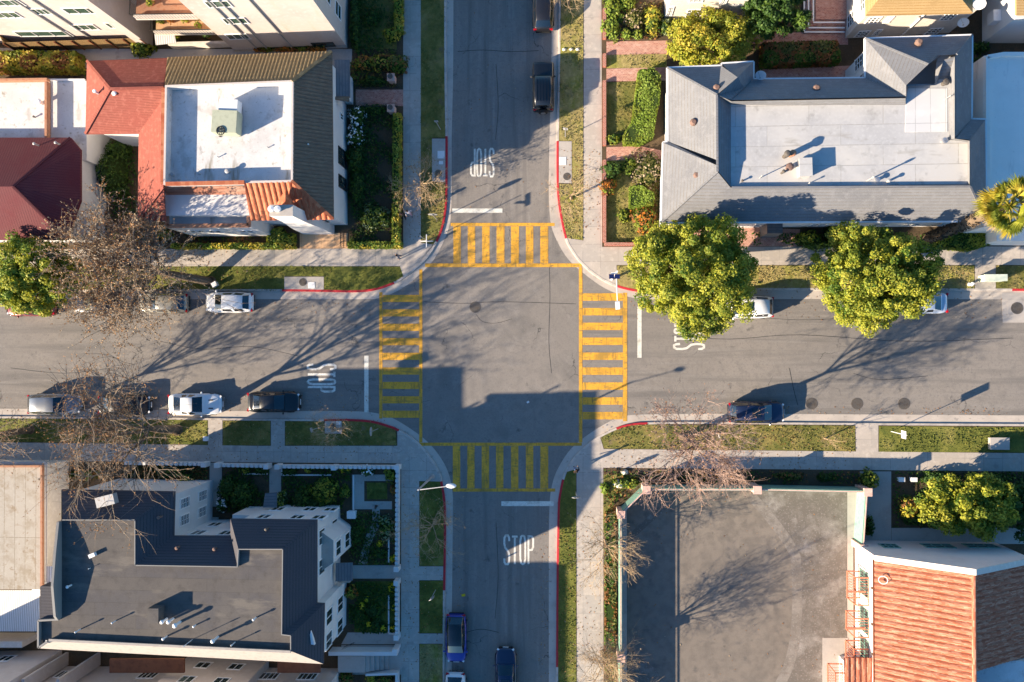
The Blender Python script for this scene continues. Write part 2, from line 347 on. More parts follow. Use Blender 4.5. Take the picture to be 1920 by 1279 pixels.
M('tan_leaf', C('#a8957c'), [(2, C('#8f7d67'), .45, .7)], rough=.9, transl=.2)
M('pink_leaf', C('#ab8b7c'), [(2, C('#8e6656'), .45, .7)], rough=.9, transl=.2)
M('leaf_light', C('#a3a536'), [(.6, C('#b1ad44'), .45, .7)], rough=.6, transl=.38)
M('leaf_mid', C('#7c882e'), [(.6, C('#8a9138'), .45, .7)], rough=.6, transl=.38)
M('leaf_deep', C('#506b22'), [(.6, C('#5c762a'), .45, .7)], rough=.6, transl=.35)
M('leaf_lime', C('#7d9436'), [(.6, C('#8fa346'), .45, .7)], rough=.65, transl=.3)
M('leaf_dark', C('#34501f'), [(.6, C('#405c26'), .45, .7)], rough=.6, transl=.25)
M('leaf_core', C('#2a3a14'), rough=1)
M('leaf_yellow', C('#b5a438'), [(.6, C('#c2b24e'), .45, .7)], rough=.6, transl=.3)
M('leaf_orange', C('#c0762a'), [(.6, C('#d08a3a'), .45, .7)], rough=.7, transl=.3)
M('leaf_rust', C('#8c6038'), [(.6, C('#7c5226'), .45, .7)], rough=.7, transl=.3)
M('leaf_olive', C('#6e6c38'), [(.6, C('#7c7a44'), .45, .7)], rough=.7, transl=.3)
M('leaf_sage', C('#86936a'), [(.6, C('#96a278'), .45, .7)], rough=.7, transl=.25)
M('petal_white', G(.82, .02), rough=.6)
M('petal_yellow', C('#d8bf2a'), rough=.6, transl=.2)
M('tyre', G(.02), rough=.9)
M('rim', G(.5), rough=.3, metal=.9)
M('car_glass', C('#141a20'), rough=.04, spec=.9, coat=.6)
M('tail_red', C('#a80f18'), rough=.2, spec=.6)
M('headlight', G(.75), rough=.1, spec=.8)
M('plastic', G(.035), rough=.6)
M('skin', C('#b98463'), rough=.6)
M('hair', C('#241a14'), rough=.7)
for nm, cc, me in (('car_white', '#e9e9e7', .0), ('car_black', '#0d0f13', .1), ('car_graphite', '#22262d', .3), ('car_silver', '#85888c', .4), ('car_red', '#6e1418', .2), ('car_blue', '#1a2a8c', .3), ('car_navy', '#212c48', .4), ('car_brown', '#26262a', .4), ('car_beige', '#8d897e', .3), ('car_sky', '#c4ccd8', .3)):
    M(nm, C(cc), rough=.35, metal=me, coat=.9, spec=.5)
for nm, cc in (('cloth_black', '#1c1c22'), ('cloth_white', '#d6cdd2'), ('cloth_pink', '#c99aa0'), ('cloth_denim', '#3a4560'), ('cloth_grey', '#7d7a80'), ('cloth_blue', '#5f78a8')):
    M(nm, C(cc), rough=.9)
M('pale_green', C('#cdd6c4'), [(3, C('#b9c4b0'), .5, .75)], rough=.6)
M('ac_metal', C('#a9ad98'), [(3, C('#979b88'), .5, .75)], rough=.6)
# ---------------------------------------------------------------- ground, roads, kerbs, pavements
g = MB(); g.face([(-900, -900, -.06), (900, -900, -.06), (900, 900, -.06), (-900, 900, -.06)]); struct('ground', g, 'far_ground')
g = MB(); g.face(PP([(-260, 480), (790, 480), (790, 860), (-260, 860)], 0.0)); g.face(PP([(1090, 480), (2150, 480), (2150, 860), (1090, 860)], 0.0)); g.face(PP([(770, -220), (1115, -220), (1115, 480), (770, 480)], 0.0), 1); g.face(PP([(770, 860), (1115, 860), (1115, 1480), (770, 1480)], 0.0), 1); g.face(PP([(790, 480), (1090, 480), (1090, 860), (790, 860)], 0.0), 2); struct('road', g, ['asphalt', 'asphalt_north', 'asphalt_cross'])
g = MB()
for i_, (ln, w_) in enumerate((([(858, 97), (905, 94), (960, 97), (1010, 95)], .03), ([(1030, 500), (1031, 560), (1029, 640), (1034, 700)], .025), ([(795, 566), (870, 569), (940, 566), (1080, 570)], .025), ([(893, 590), (905, 603), (930, 606), (960, 598)], .02), ([(300, 640), (380, 655), (470, 650), (560, 668)], .025), ([(20, 690), (120, 700), (210, 690)], .03), ([(1260, 630), (1370, 636), (1500, 628), (1700, 640), (1900, 634)], .025), ([(1600, 700), (1650, 712), (1740, 705)], .02), ([(862, 1190), (900, 1180), (935, 1186)], .03), ([(930, 980), (934, 1080), (928, 1160)], .025), ([(1420, 595), (1500, 600), (1580, 597)], .02), ([(930, 120), (934, 200), (929, 262)], .025), ([(1480, 690), (1488, 730), (1496, 760)], .03))):
    L_, R_ = strip(PP(smoothline(ln, 5), .0055), w_, w_*.7); g.grid([L_, R_])
struct('crack_seal', g, 'tar')
KN = { # kerb edge and gutter edge of each corner block, walked with the block on the left or right
 'nw': (smoothline([(-260, 549), (100, 547), (480, 546), (600, 547), (667, 548), (705, 544), (740, 532), (760, 520), (782, 503), (802, 484), (820, 454), (832, 422), (838, 380), (839, 320), (839, 256), (837, 100), (837, -220)]),
        smoothline([(850, -220), (850, 100), (847, 256), (847, 320), (846, 395), (840, 432), (818, 480), (792, 510), (755, 540), (710, 559), (660, 561), (480, 561), (100, 561), (-260, 562)])),
 'ne': (smoothline([(1049, -220), (1047, 100), (1044, 265), (1044, 340), (1046, 375), (1051, 408), (1060, 448), (1071, 470), (1090, 495), (1120, 520), (1156, 538), (1207, 548), (1280, 546), (1440, 544), (1800, 545), (2150, 546)]),
        smoothline([(2150, 562), (1800, 561), (1440, 561), (1240, 562), (1180, 557), (1135, 541), (1090, 509), (1060, 479), (1036, 432), (1030, 390), (1029, 330), (1031, 230), (1034, 100), (1036, -220)])),
 'sw': (smoothline([(834, 1480), (834, 1200), (835, 1080), (836, 957), (829, 902), (824, 886), (812, 863), (785, 830), (749, 806), (730, 798), (697, 789), (655, 786), (608, 786), (480, 785), (200, 782), (-260, 779)]),
        smoothline([(-260, 764), (200, 768), (480, 771), (650, 771), (707, 775), (742, 787), (792, 820), (822, 852), (840, 885), (848, 920), (849, 957), (848, 1080), (847, 1200), (847, 1480)])),
 'se': (smoothline([(2150, 796), (1920, 795), (1600, 793), (1320, 791), (1214, 792), (1180, 795), (1155, 802), (1122, 818), (1095, 838), (1072, 863), (1057, 890), (1049, 925), (1046, 957), (1044, 1080), (1043, 1250), (1043, 1480)]),
        smoothline([(1029, 1480), (1029, 1250), (1029, 1080), (1030, 957), (1035, 910), (1047, 877), (1072, 840), (1110, 810), (1150, 787), (1177, 779), (1220, 777), (1320, 776), (1600, 777), (1920, 779), (2150, 780)])),
}
REDS = {'nw': [((533, 548), (741, 531)), ((820, 454), (839, 256))], 'ne': [((1044, 265), (1060, 448)), ((1156, 538), (1212, 548)), ((1876, 545), (2150, 546))],
        'sw': [((608, 786), (749, 806)), ((829, 902), (835, 1096))], 'se': [((1155, 802), (1214, 792)), ((1053, 898), (1043, 1257))]}
FAR = {'nw': [(837, -220), (-260, -220), (-260, 549)], 'ne': [(2150, 546), (2150, -220), (1049, -220)], 'sw': [(-260, 779), (-260, 1480), (834, 1480)], 'se': [(1043, 1480), (2150, 1480), (2150, 796)]}
SIDE = {'nw': 1, 'ne': 1, 'sw': 1, 'se': 1}
gut = MB(); soil = MB(); kb = MB()
for k, (kerb, gutter) in KN.items():
    kw = PP(kerb, 0); gw = PP(gutter, .006)
    gut.face(PP(kerb, .006)+gw)
    soil.slab(PP(kerb+FAR[k], 0), -.05, .12)
    L_, R_ = strip(kw, .17, 0)
    cen = P(960, 660, 0)
    if (L_[len(L_)//2]-cen).length < (kw[len(kw)//2]-cen).length: L_, R_ = strip(kw, 0, .17); L_, R_ = R_, L_
    reds = []
    for (a, b) in REDS[k]:
        ia = min(range(len(kerb)), key=lambda i: (kerb[i][0]-a[0])**2+(kerb[i][1]-a[1])**2); ib = min(range(len(kerb)), key=lambda i: (kerb[i][0]-b[0])**2+(kerb[i][1]-b[1])**2)
        reds.append((min(ia, ib), max(ia, ib)))
    for i in range(len(kw)-1):
        m = 1 if any(a <= i < b for a, b in reds) else 0
        o0, o1 = kw[i], kw[i+1]; i0, i1 = L_[i], L_[i+1]
        d0 = (o0-i0)*.12; d1 = (o1-i1)*.12
        kb.face([at(o0+d0, 0), at(o1+d1, 0), at(o1, .13), at(o0, .13)], m)
        kb.face([at(o0, .13), at(o1, .13), at(i1, .145), at(i0, .145)], m)
        kb.face([at(i0, .145), at(i1, .145), at(i1, .1), at(i0, .1)], m)
struct('gutter', gut, 'gutter'); struct('soil', soil, 'soil'); struct('kerb', kb, ['kerb_concrete', 'kerb_red'])
def kin(k, a, b, off=4):
    """kerb points between two indices, moved inside the kerb"""
    return [p for p in KN[k][0]]
def between(k, a, b):
    kerb = KN[k][0]
    ia = min(range(len(kerb)), key=lambda i: (kerb[i][0]-a[0])**2+(kerb[i][1]-a[1])**2); ib = min(range(len(kerb)), key=lambda i: (kerb[i][0]-b[0])**2+(kerb[i][1]-b[1])**2)
    seg = kerb[ia:ib+1] if ia <= ib else kerb[ib:ia+1][::-1]
    kw = PP(kerb, 0); L_, R_ = strip(kw, .165, 0)
    if (L_[len(L_)//2]-P(960, 660)).length < (kw[len(kw)//2]-P(960, 660)).length: L_ = strip(kw, 0, .165)[1]
    s2 = L_[ia:ib+1] if ia <= ib else L_[ib:ia+1][::-1]
    return s2
GRASS = []
def poly(mb, pts, z, m=0):
    out = []
    for p in pts:
        out.append(at(p, z) if isinstance(p, Vector) else P(p[0], p[1], z))
    mb.face(out, m)
    if abs(z-.134) < 1e-6: GRASS.append((out, m))
sw = MB()
# pavements with their corner aprons
poly(sw, [(756, -220), (790, -220), (789, 455), (813, 459)]+between('nw', (820, 454), (757, 521))+[(750, 499), (-260, 501), (-260, 468), (756, 466)], .13)
poly(sw, [(1095, -220), (1127, -220), (1129, 463), (2150, 462), (2150, 497), (1156, 497)]+between('ne', (1156, 538), (1060, 448))+[(1094, 451)], .13)
poly(sw, [(-260, 826), (200, 832), (480, 836), (745, 836), (745, 806)]+between('sw', (749, 806), (829, 902))+[(786, 902), (786, 1480), (752, 1480), (752, 869), (-260, 862)], .13)
poly(sw, [(1125, 819), (1132, 842), (2150, 852), (2150, 886), (1131, 877), (1132, 1480), (1082, 1480), (1081, 878)]+between('se', (1057, 890), (1122, 818)), .13)
for q in ([(390, 786), (417, 786), (417, 836), (390, 835)], [(508, 787), (534, 787), (534, 836), (508, 836)], [(1604, 797), (1647, 797), (1647, 848), (1605, 848)], [(1828, 497), (1867, 497), (1867, 543), (1828, 543)],
          [(786, 1062), (832, 1062), (832, 1088), (786, 1088)], [(786, 1188), (832, 1188), (832, 1207), (786, 1207)]):
    poly(sw, q, .1345)
struct('sidewalk', sw, 'concrete')
pads = MB()
for q in ([(810, 260), (835, 260), (835, 342), (810, 340)], [(533, 519), (607, 519), (607, 543), (533, 544)], [(1048, 265), (1072, 265), (1072, 344), (1048, 343)], [(609, 789), (641, 789), (641, 813), (609, 813)]):
    poly(pads, q, .139)
q = PP([(1878, 549), (2150, 549), (2150, 605), (1880, 605)]); pads.slab(q, -.01, .012)
q = PP([(1888, 562), (2150, 562), (2150, 595), (1889, 595)]); pads.slab(q, .0, .02)
# street crossings of the gardens: house paths
for q in ([(667, 166), (754, 166), (754, 200), (667, 200)],): pass
struct('concrete_pad', pads, 'concrete_plain')
gr = MB()
poly(gr, [(789, -220), (834, -220), (834, 150), (835, 258), (810, 258), (810, 342), (836, 344), (835, 380)]+between('nw', (832, 415), (820, 454))+[(813, 458), (789, 454)], .134, 0)
poly(gr, [(-260, 501), (530, 499), (530, 545), (-260, 546)], .134, 2); poly(gr, [(533, 499), (533, 518), (608, 518), (608, 545), (690, 544)]+between('nw', (700, 545), (741, 531))+[(757, 520), (750, 500)], .134, 2); poly(gr, [(530, 499), (533, 499), (533, 545), (530, 545)], .134, 2)
poly(gr, [(1052, -220), (1094, -220), (1093, 450)]+between('ne', (1060, 448), (1046, 370))+[(1049, 345), (1073, 345), (1073, 264), (1048, 264), (1050, 100)], .134, 1)
poly(gr, [(1157, 498), (1827, 498), (1827, 542), (1250, 542)]+between('ne', (1207, 548), (1160, 539)), .134, 1); poly(gr, [(1868, 498), (2150, 498), (2150, 542), (1868, 542)], .134, 0)
poly(gr, [(-260, 783), (200, 786), (389, 788), (389, 834), (200, 831), (-260, 825)], .134, 2); poly(gr, [(418, 789), (507, 789), (507, 835), (418, 835)], .134, 0); poly(gr, [(535, 790), (608, 790), (608, 814), (642, 814), (642, 790)]+between('sw', (680, 788), (745, 804))+[(744, 835), (535, 835)], .134, 0)
poly(gr, [(787, 903), (828, 903)]+between('sw', (830, 905), (836, 957))+[(832, 1061), (787, 1061)], .134, 2); poly(gr, [(787, 1089), (831, 1089), (831, 1187), (787, 1187)], .134, 2); poly(gr, [(787, 1208), (831, 1208), (831, 1480), (787, 1480)], .134, 1)
poly(gr, [(1133, 841), (1126, 820)]+between('se', (1130, 813), (1214, 792))+[(1320, 797), (1603, 798), (1604, 846)], .134, 0); poly(gr, [(1648, 799), (2150, 803), (2150, 850), (1648, 847)], .134, 2)
poly(gr, [(1080, 880)]+between('se', (1060, 885), (1044, 1080))+[(1046, 1250), (1046, 1480), (1081, 1480)], .134, 2)
# garden lawns
for q, m in (([(1137, 155), (1192, 152), (1188, 240), (1138, 262)], 0), ([(1137, 102), (1250, 100), (1250, 127), (1137, 128)], 1), ([(1137, 300), (1238, 300), (1238, 452), (1137, 456)], 0), ([(664, -100), (744, -100), (744, 92), (664, 92)], 0),
             ([(1131, 890), (1200, 890), (1150, 940), (1150, 1000), (1131, 1000)], 0), ([(688, 905), (726, 905), (726, 936), (688, 936)], 2), ([(672, 1090), (745, 1090), (745, 1185), (664, 1185)], 2)):
    poly(gr, q, .134, m)
struct('grass', gr, ['grass', 'dry_grass', 'lush_grass'], kind='stuff')
# ---------------------------------------------------------------- painted markings
ye = MB(); wh = MB()
def rect(mb, x0, y0, x1, y1, z, m=0): poly(mb, [(x0, y0), (x1, y0), (x1, y1), (x0, y1)], z, m)
for x0, x1 in ((850, 864), (877, 891), (904, 918), (931, 946), (958, 973), (986, 1000), (1013, 1028)): rect(ye, x0, 424.5, x1, 493.5, .008)
rect(ye, 845, 418, 1040, 424, .010); rect(ye, 797, 494, 1091, 501, .010)
for x0, x1 in ((849, 863), (876, 890), (903, 917), (930, 944), (958, 972), (986, 1000), (1013, 1028)): rect(ye, x0, 836.5, x1, 915.5, .008)
rect(ye, 785, 830, 1091, 836, .010); rect(ye, 849, 916, 1041, 922, .010)
for y0 in (553, 580, 607, 634, 661.5, 689, 716, 743, 770): rect(ye, 717.5, y0, 785.5, y0+13.5, .008)
rect(ye, 711, 548, 717, 785, .012); rect(ye, 786, 505, 792, 829.5, .012)
for y0 in (550, 577.5, 605, 633, 661, 689, 717, 745, 772.5): rect(ye, 1092.5, y0, 1167.5, y0+14, .008)
rect(ye, 1085.5, 501.5, 1092, 829.5, .012); rect(ye, 1168, 549, 1176, 790, .012)
struct('crosswalk_marking', ye, 'yellow_paint')
rect(wh, 848, 391, 942, 399, .008); rect(wh, 683, 667, 691, 773, .008); rect(wh, 1195, 575, 1203, 671, .008); rect(wh, 940, 940, 1038, 949, .008)
struct('stop_line', wh, 'white_paint')
LET = {'S': [[(.95, .80), (.9, .93), (.7, 1), (.3, 1), (.08, .92), (.05, .72), (.2, .58), (.8, .43), (.95, .28), (.9, .08), (.7, 0), (.3, 0), (.08, .07), (.05, .2)]],
       'T': [[(0, .96), (1, .96)], [(.5, .92), (.5, 0)]], 'O': [[(.5, 1), (.2, .96), (.05, .8), (.05, .2), (.2, .04), (.5, 0), (.8, .04), (.95, .2), (.95, .8), (.8, .96), (.5, 1)]],
       'P': [[(.08, 0), (.08, 1)], [(.2, .97), (.7, .96), (.93, .88), (.93, .6), (.7, .5), (.2, .49)]]}
def lettering(mb, word, org, right, up, lw, gap, hw, z):
    """word painted from px origin (lower-left as its reader sees it) along right/up px vectors"""
    x = 0
    for ch in word:
        for st in LET[ch]:
            pts = [P(org[0]+right[0]*(x+a*lw)+up[0]*b, org[1]+right[1]*(x+a*lw)+up[1]*b, z) for a, b in st]
            L_, R_ = strip(pts, hw, hw); mb.grid([L_, R_])
        x += lw+gap
tx = MB(); lettering(tx, 'STOP', (945, 1058), (1, 0), (0, -54), 10.5, 4.5, .085, .008); struct('road_lettering', tx, 'white_paint')
tx = MB(); lettering(tx, 'STOP', (926, 279), (-1, 0), (0, 52), 8.5, 3.2, .08, .008); struct('road_lettering', tx, 'white_paint')
tx = MB(); lettering(tx, 'STOP', (577, 683), (0, 1), (52, 0), 10, 4, .095, .008); struct('road_lettering', tx, 'faded_white_paint')
tx = MB(); lettering(tx, 'STOP', (1320, 655), (0, -1), (-56, 0), 10.5, 4, .095, .008); struct('road_lettering', tx, 'white_paint')
# brick garden paths and patios
bp = MB()
for q in ([(1137, 78), (1252, 76), (1252, 101), (1137, 103)], [(1137, 129), (1262, 126), (1255, 151), (1137, 153)], [(1137, 276), (1200, 274), (1240, 282), (1240, 299), (1137, 301)], [(1400, 64), (1590, 58), (1590, 84), (1400, 82)], [(1425, 130), (1622, 122), (1622, 148), (1425, 150)], [(1510, 0), (1590, -20), (1590, 58), (1510, 64)], [(1270, 420), (1500, 430), (1500, 462), (1300, 462)],
          [(667, 168), (756, 168), (756, 199), (667, 199)]):
    poly(bp, q, .1385)
struct('brick_path', bp, 'brick_path')
pv = MB()
poly(pv, [(562, 437), (652, 437), (652, 466), (562, 466)], .1385)
struct('paved_forecourt', pv, 'peach_paving')
# SE side path, yard and its worn lines
y = MB(); poly(y, [(1176, 952), (1218, 921), (1588, 921), (1588, 1480), (1176, 1480)], .142); struct('yard', y, 'yard_asphalt')
y = MB()
poly(y, smoothline([(1404, 921.5), (1440, 955), (1472, 995), (1496, 1035), (1500, 1060), (1502, 1120), (1499, 1190), (1486, 1250), (1462, 1300), (1450, 1340), (1440, 1480)], 3)+[(1588, 1480), (1588, 921.5)], .1465); poly(y, [(1176, 1208), (1196, 1225), (1230, 1256), (1262, 1300), (1230, 1300), (1176, 1262)], .1465)
poly(y, [(1176, 1020), (1176, 1005), (1262, 925), (1282, 925)], .1465)
struct('worn_yard_patch', y, 'worn_asphalt')
y = MB(); L_, R_ = strip(PP(smoothline([(1412, 924), (1440, 955), (1472, 995), (1496, 1035), (1500, 1060), (1502, 1120), (1499, 1190), (1486, 1250), (1462, 1300)], 4), .151), .1, .75); y.grid([L_, R_]); struct('worn_yard_edge', y, 'pale_worn')
y = MB()
poly(y, [(1158, 957), (1207, 910), (1608, 913), (1600, 1020), (1601, 1480), (1588.5, 1480), (1588.5, 920.5), (1217.5, 920.5), (1175.5, 951.5), (1175.5, 1480), (1158, 1480)], .139)
poly(y, [(1612, 884), (1671, 884), (1671, 1020), (1612, 1020)], .139); poly(y, [(1671.5, 990), (2150, 990), (2150, 1020), (1671.5, 1020)], .139)
poly(y, [(393, 868), (416, 868), (416, 950), (393, 950)], .139); poly(y, [(505, 873), (527, 873), (527, 945), (505, 945)], .139); poly(y, [(640, 1060), (752, 1060), (752, 1085), (640, 1085)], .139); poly(y, [(652, 1186), (752, 1186), (752, 1208), (640, 1208)], .139); poly(y, [(640, 1210), (752, 1210), (752, 1265), (640, 1265)], .139)
poly(y, [(-260, 88), (300, 92), (660, 92), (660, 110), (652, 145), (-260, 112)], .139)
poly(y, [(698, 946), (712, 948), (712, 985), (695, 1020), (688, 1058), (672, 1058), (684, 1010), (698, 980)], .139)
poly(y, [(660, 890), (735, 890), (735, 902), (683, 902), (683, 940), (735, 940), (735, 955), (660, 955)], .139)
struct('footpath', y, 'concrete_plain')
# ---------------------------------------------------------------- building helpers
def facing(A, B):
    u = (B-A); u.z = 0; u.normalize(); n = Vector((u.y, -u.x, 0))
    if n.dot(-A) < 0: n = -n
    return u, n
def win(par, A, B, s, z, w, h, frame='trim', pane='glass', bars=(2, 1), name='window'):
    u, n = facing(A, B); up = Vector((0, 0, 1)); c = at(A, 0)+u*s+up*z
    f = MB(); t = .07; o = n*.035
    def bar(p, a, b_):
        q = [p-u*a-up*b_, p+u*a-up*b_, p+u*a+up*b_, p-u*a+up*b_]; f.prism([x-n*.05 for x in q], [x+n*.07 for x in q])
    bar(c+up*(h/2-t/2), w/2, t/2); bar(c-up*(h/2-t/2), w/2+.04, t/2)
    bar(c+u*(w/2-t/2), t/2, h/2-t-.002); bar(c-u*(w/2-t/2), t/2, h/2-t-.002)
    for i in range(1, bars[0]): bar(c+u*(w*(i/bars[0]-.5)), .02, h/2-t-.004)
    for i in range(1, bars[1]):
        for k in range(bars[0]):
            cc = c+u*(w*((k+.5)/bars[0]-.5))+up*(h*(i/bars[1]-.5)); bar(cc, w/bars[0]/2-.06, .018)
    fo = f.build(name, frame, par)
    g_ = MB(); q = [c-u*(w/2-t)-up*(h/2-t), c+u*(w/2-t)-up*(h/2-t), c+u*(w/2-t)+up*(h/2-t), c-u*(w/2-t)+up*(h/2-t)]
    g_.prism([x-n*.04 for x in q], [x+n*.025 for x in q]); g_.build('pane', pane, fo)
    return fo
def winpx(par, A, B, x0, y0, x1, y1, w=None, h=None, **k):
    """window measured in the photograph by two opposite corners"""
    s0, z0 = PW(A, B, x0, y0); s1, z1 = PW(A, B, x1, y1)
    return win(par, A, B, (s0+s1)/2, (z0+z1)/2, w or max(.5, abs(s1-s0)), h or max(.5, abs(z1-z0)), **k)
def walls(name, par, pts, z0, z1, m, cap=True, mt=None):
    b = MB(); b.slab(pts, z0, z1, 0, None if mt is None else 1)
    return b.build(name, [m] if mt is None else [m, mt], par)
def planes(mb, lst, m=0):
    for q in lst: mb.face(PP(q), m)
def fascia(mb, px, m=0, h=.22, ov=None):
    w = PP(px); low = [v-Vector((0, 0, h)) for v in w]
    for i in range(len(w)):
        j = (i+1) % len(w); mb.face([low[i], low[j], w[j], w[i]], m)
    mb.face([v+Vector((0, 0, .01)) for v in low][::-1], m)
def gutter_rail(mb, px, closed=True, r=.07, m=0):
    w = PP(px); n = len(w)
    for i in range(n if closed else n-1):
        a, b = w[i], w[(i+1) % n]; mb.beam(a-Vector((0, 0, .05)), b-Vector((0, 0, .05)), r*2, r*2, m)
def vent(px, z, h, r, label=None, par=None, mat='steel', hood=True, name='roof_vent', n=10, group=None):
    c = P(px[0], px[1], z); b = MB(); b.lathe(c, [(0, -.3), (r*.6, -.3), (r*.6, h*.8)], n)
    b.lathe(c, [(r*.6, h*.78), (r, h*.8), (r, h*.93), (r*.5, h), (0, h*1.01)] if hood else [(r*.6, h*.78), (r*.62, h), (0, h)], n)
    if par: return b.build(name, mat, par)
    return tag(b.build(name, mat), label, 'roof vent', group)
# ================================================================ NW white house with mixed tile roofs
hw = thing('tiled_house', 'white corner house with red, brown and orange tiled roofs around a white flat roof', 'house', P(480, 300, 0))
ZE, ZR = 6.0, 8.0
eave = [(163, 114, 6), (314, 108.5, 6), (622, 97, 6), (625, 411, 6), (470, 413, 6), (258, 414, 6), (260, 250, 6), (160, 251, 6)]
wl = inset(PP(eave), .45)
walls('wall', hw, wl, .05, 5.85, 'white_stucco')
r = MB()
planes(r, [[(163, 114, 6), (314, 109, 6), (307, 165, 7.6), (207, 167, 7.6)], [(160, 251, 6), (163, 114, 6), (207, 167, 7.6)], [(260, 250, 6), (160, 251, 6), (207, 167, 7.6), (307, 165, 7.6), (306, 185, 7.55)],
           [(258, 414, 6), (260, 250, 6), (306, 185, 7.55), (307, 350, 7.55)], [(258, 414, 6), (307, 350, 7.55), (310, 414, 6)]])
for a, b in (((163, 114, 6), (207, 167, 7.6)), ((160, 251, 6), (207, 167, 7.6)), ((207, 167, 7.6), (307, 165, 7.6)), ((258, 414, 6), (307, 350, 7.55))): r.beam(P(*a)+Vector((0, 0, .03)), P(*b)+Vector((0, 0, .03)), .22, .08)
fascia(r, [(163, 114, 5.99), (314, 108.5, 5.99), (314, 165, 5.99), (307, 350, 5.99), (310, 414, 5.99), (258, 414, 5.99), (260, 250, 5.99), (160, 251, 5.99)])
r.build('red_roof', 'red_shingle', hw)
r = MB(); corrugate(r, PP([(314, 108.5, 6), (622, 97, 6), (548, 153, 8), (310, 163, 8)]), .30, .07)
planes(r, [[(314, 108.5, 5.98), (622, 97, 5.98), (548, 153, 7.98), (310, 163, 7.98)]])
fascia(r, [(314, 108.5, 5.98), (622, 97, 5.98), (548, 153, 5.98), (310, 163, 5.98)])
r.build('brown_roof', 'brown_tile', hw)
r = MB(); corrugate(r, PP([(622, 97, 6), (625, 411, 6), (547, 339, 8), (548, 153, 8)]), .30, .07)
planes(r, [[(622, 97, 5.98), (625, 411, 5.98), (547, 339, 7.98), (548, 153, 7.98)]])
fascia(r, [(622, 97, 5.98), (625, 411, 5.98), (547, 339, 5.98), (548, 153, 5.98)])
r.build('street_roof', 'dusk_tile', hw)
r = MB(); corrugate(r, PP([(625, 411, 6), (470, 413, 6), (458, 342, 8), (547, 339, 8)]), .46, .1)
planes(r, [[(625, 411, 5.98), (470, 413, 5.98), (458, 342, 7.98), (547, 339, 7.98)]])
fascia(r, [(625, 411, 5.98), (470, 413, 5.98), (458, 342, 5.98), (547, 339, 5.98)])
r.build('orange_roof', 'orange_tile', hw)
for a, b, m_ in (((625, 411, 6), (547, 339, 8), 'orange_tile'), ((622, 97, 6), (548, 153, 8), 'brown_tile')): r = MB(); r.beam(P(*a)+Vector((0, 0, .1)), P(*b)+Vector((0, 0, .1)), .24, .14); r.build('hip_ridge', m_, hw)
r = MB(); planes(r, [[(516, 387, 7.2), (535, 355, 8.0), (535, 387, 8.5)], [(535, 387, 8.5), (535, 355, 8.0), (555, 387, 7.2)]]); r.build('cricket_roof', 'orange_tile', hw)
r = MB(); inn = PP([(314, 164, 8), (547, 155, 8), (546, 338, 8), (311, 343, 8)]); ino = [v for v in inset(inn, -.16)]
fl = [at(v, 7.25) for v in inn]; r.face(fl, 0)
for i in range(4):
    j = (i+1) % 4
    r.face([at(inn[i], 7.25), at(inn[j], 7.25), at(inn[j], 8.1), at(inn[i], 8.1)], 0); r.face([at(inn[i], 8.1), at(inn[j], 8.1), at(ino[j], 8.1), at(ino[i], 8.1)], 1); r.face([at(ino[i], 8.1), at(ino[j], 8.1), at(ino[j], 7.2), at(ino[i], 7.2)], 1)
# domes of mastic and a raised strip
r.lathe(at(P(354, 171, 7.25), 7.255), [(.42, 0), (.4, .07), (0, .09)], 16, 0)
r.build('flat_roof', ['white_roof', 'peach_stucco'], hw)
r = MB()
for a, b in (((311, 345, 8.2), (458, 342, 8.2)), ((305, 345, 8.0), (307, 165, 8.0))): r.beam(P(*a), P(*b), .3, .16)
r.build('coping', 'orange_tile', hw)
r = MB(); planes(r, [[(312, 384, 5.2), (468, 384, 5.2), (468, 349, 6.4), (310, 350, 6.4)]]); r.build('worn_roof', 'worn_tile', hw)
ax = PP([(310, 366, 5.4), (469, 362, 5.4), (470, 426, 5.4), (311, 427, 5.4)])
tb = MB(); ai = inset(ax, .28); tb.face([at(v, 4.7) for v in ai], 1)
for i in range(4):
    j = (i+1) % 4
    if i != 0:
        tb.face([at(ai[i], 4.6), at(ai[j], 4.6), at(ai[j], 5.38), at(ai[i], 5.38)], 1); tb.face([at(ai[i], 5.38), at(ai[j], 5.38), at(ax[j], 5.38), at(ax[i], 5.38)], 2)
        tb.face([at(ax[i], 0), at(ax[j], 0), at(ax[j], 5.38), at(ax[i], 5.38)], 0)
        tb.beam(at((ai[i]+ax[i])/2, 5.42), at((ai[j]+ax[j])/2, 5.42), .34, .12, 2)
tb.build('terrace', ['white_stucco', 'white_roof', 'terracotta'], hw)
SA, SB = at(ax[3], 0), at(ax[2], 0)
for x in (368, 402, 462): winpx(hw, SA, SB, x-14, 437, x+16, 429.5, w=1.3, h=1.1)
# entrance bay between terrace and gable
eb = PP([(480, 380), (507, 380), (507, 441), (480, 441)]); walls('entrance_bay', hw, eb, .05, 4.4, 'white_stucco')
win(hw, eb[3], eb[2], .65, 1.6, .9, 1.6, bars=(2, 2)); 
# gable wall windows, street wall openings
c3 = at(wl[3], 0); c2 = at(wl[2], 0); c4 = at(wl[4], 0)
win(hw, c4, c3, (c3-c4).length-1.9, 2.6, 1.6, 1.1, bars=(3, 1), frame='black_metal'); 
winpx(hw, c2, c3, 639, 222, 641, 216, w=.6, h=.9)
win(hw, c2, c3, (c3-c2).length-5.6, 1.7, 1.5, 2.4, frame='black_metal', bars=(2, 3)); win(hw, c2, c3, (c3-c2).length-3.4, 1.7, 1.1, 2.4, frame='black_metal', bars=(2, 3))
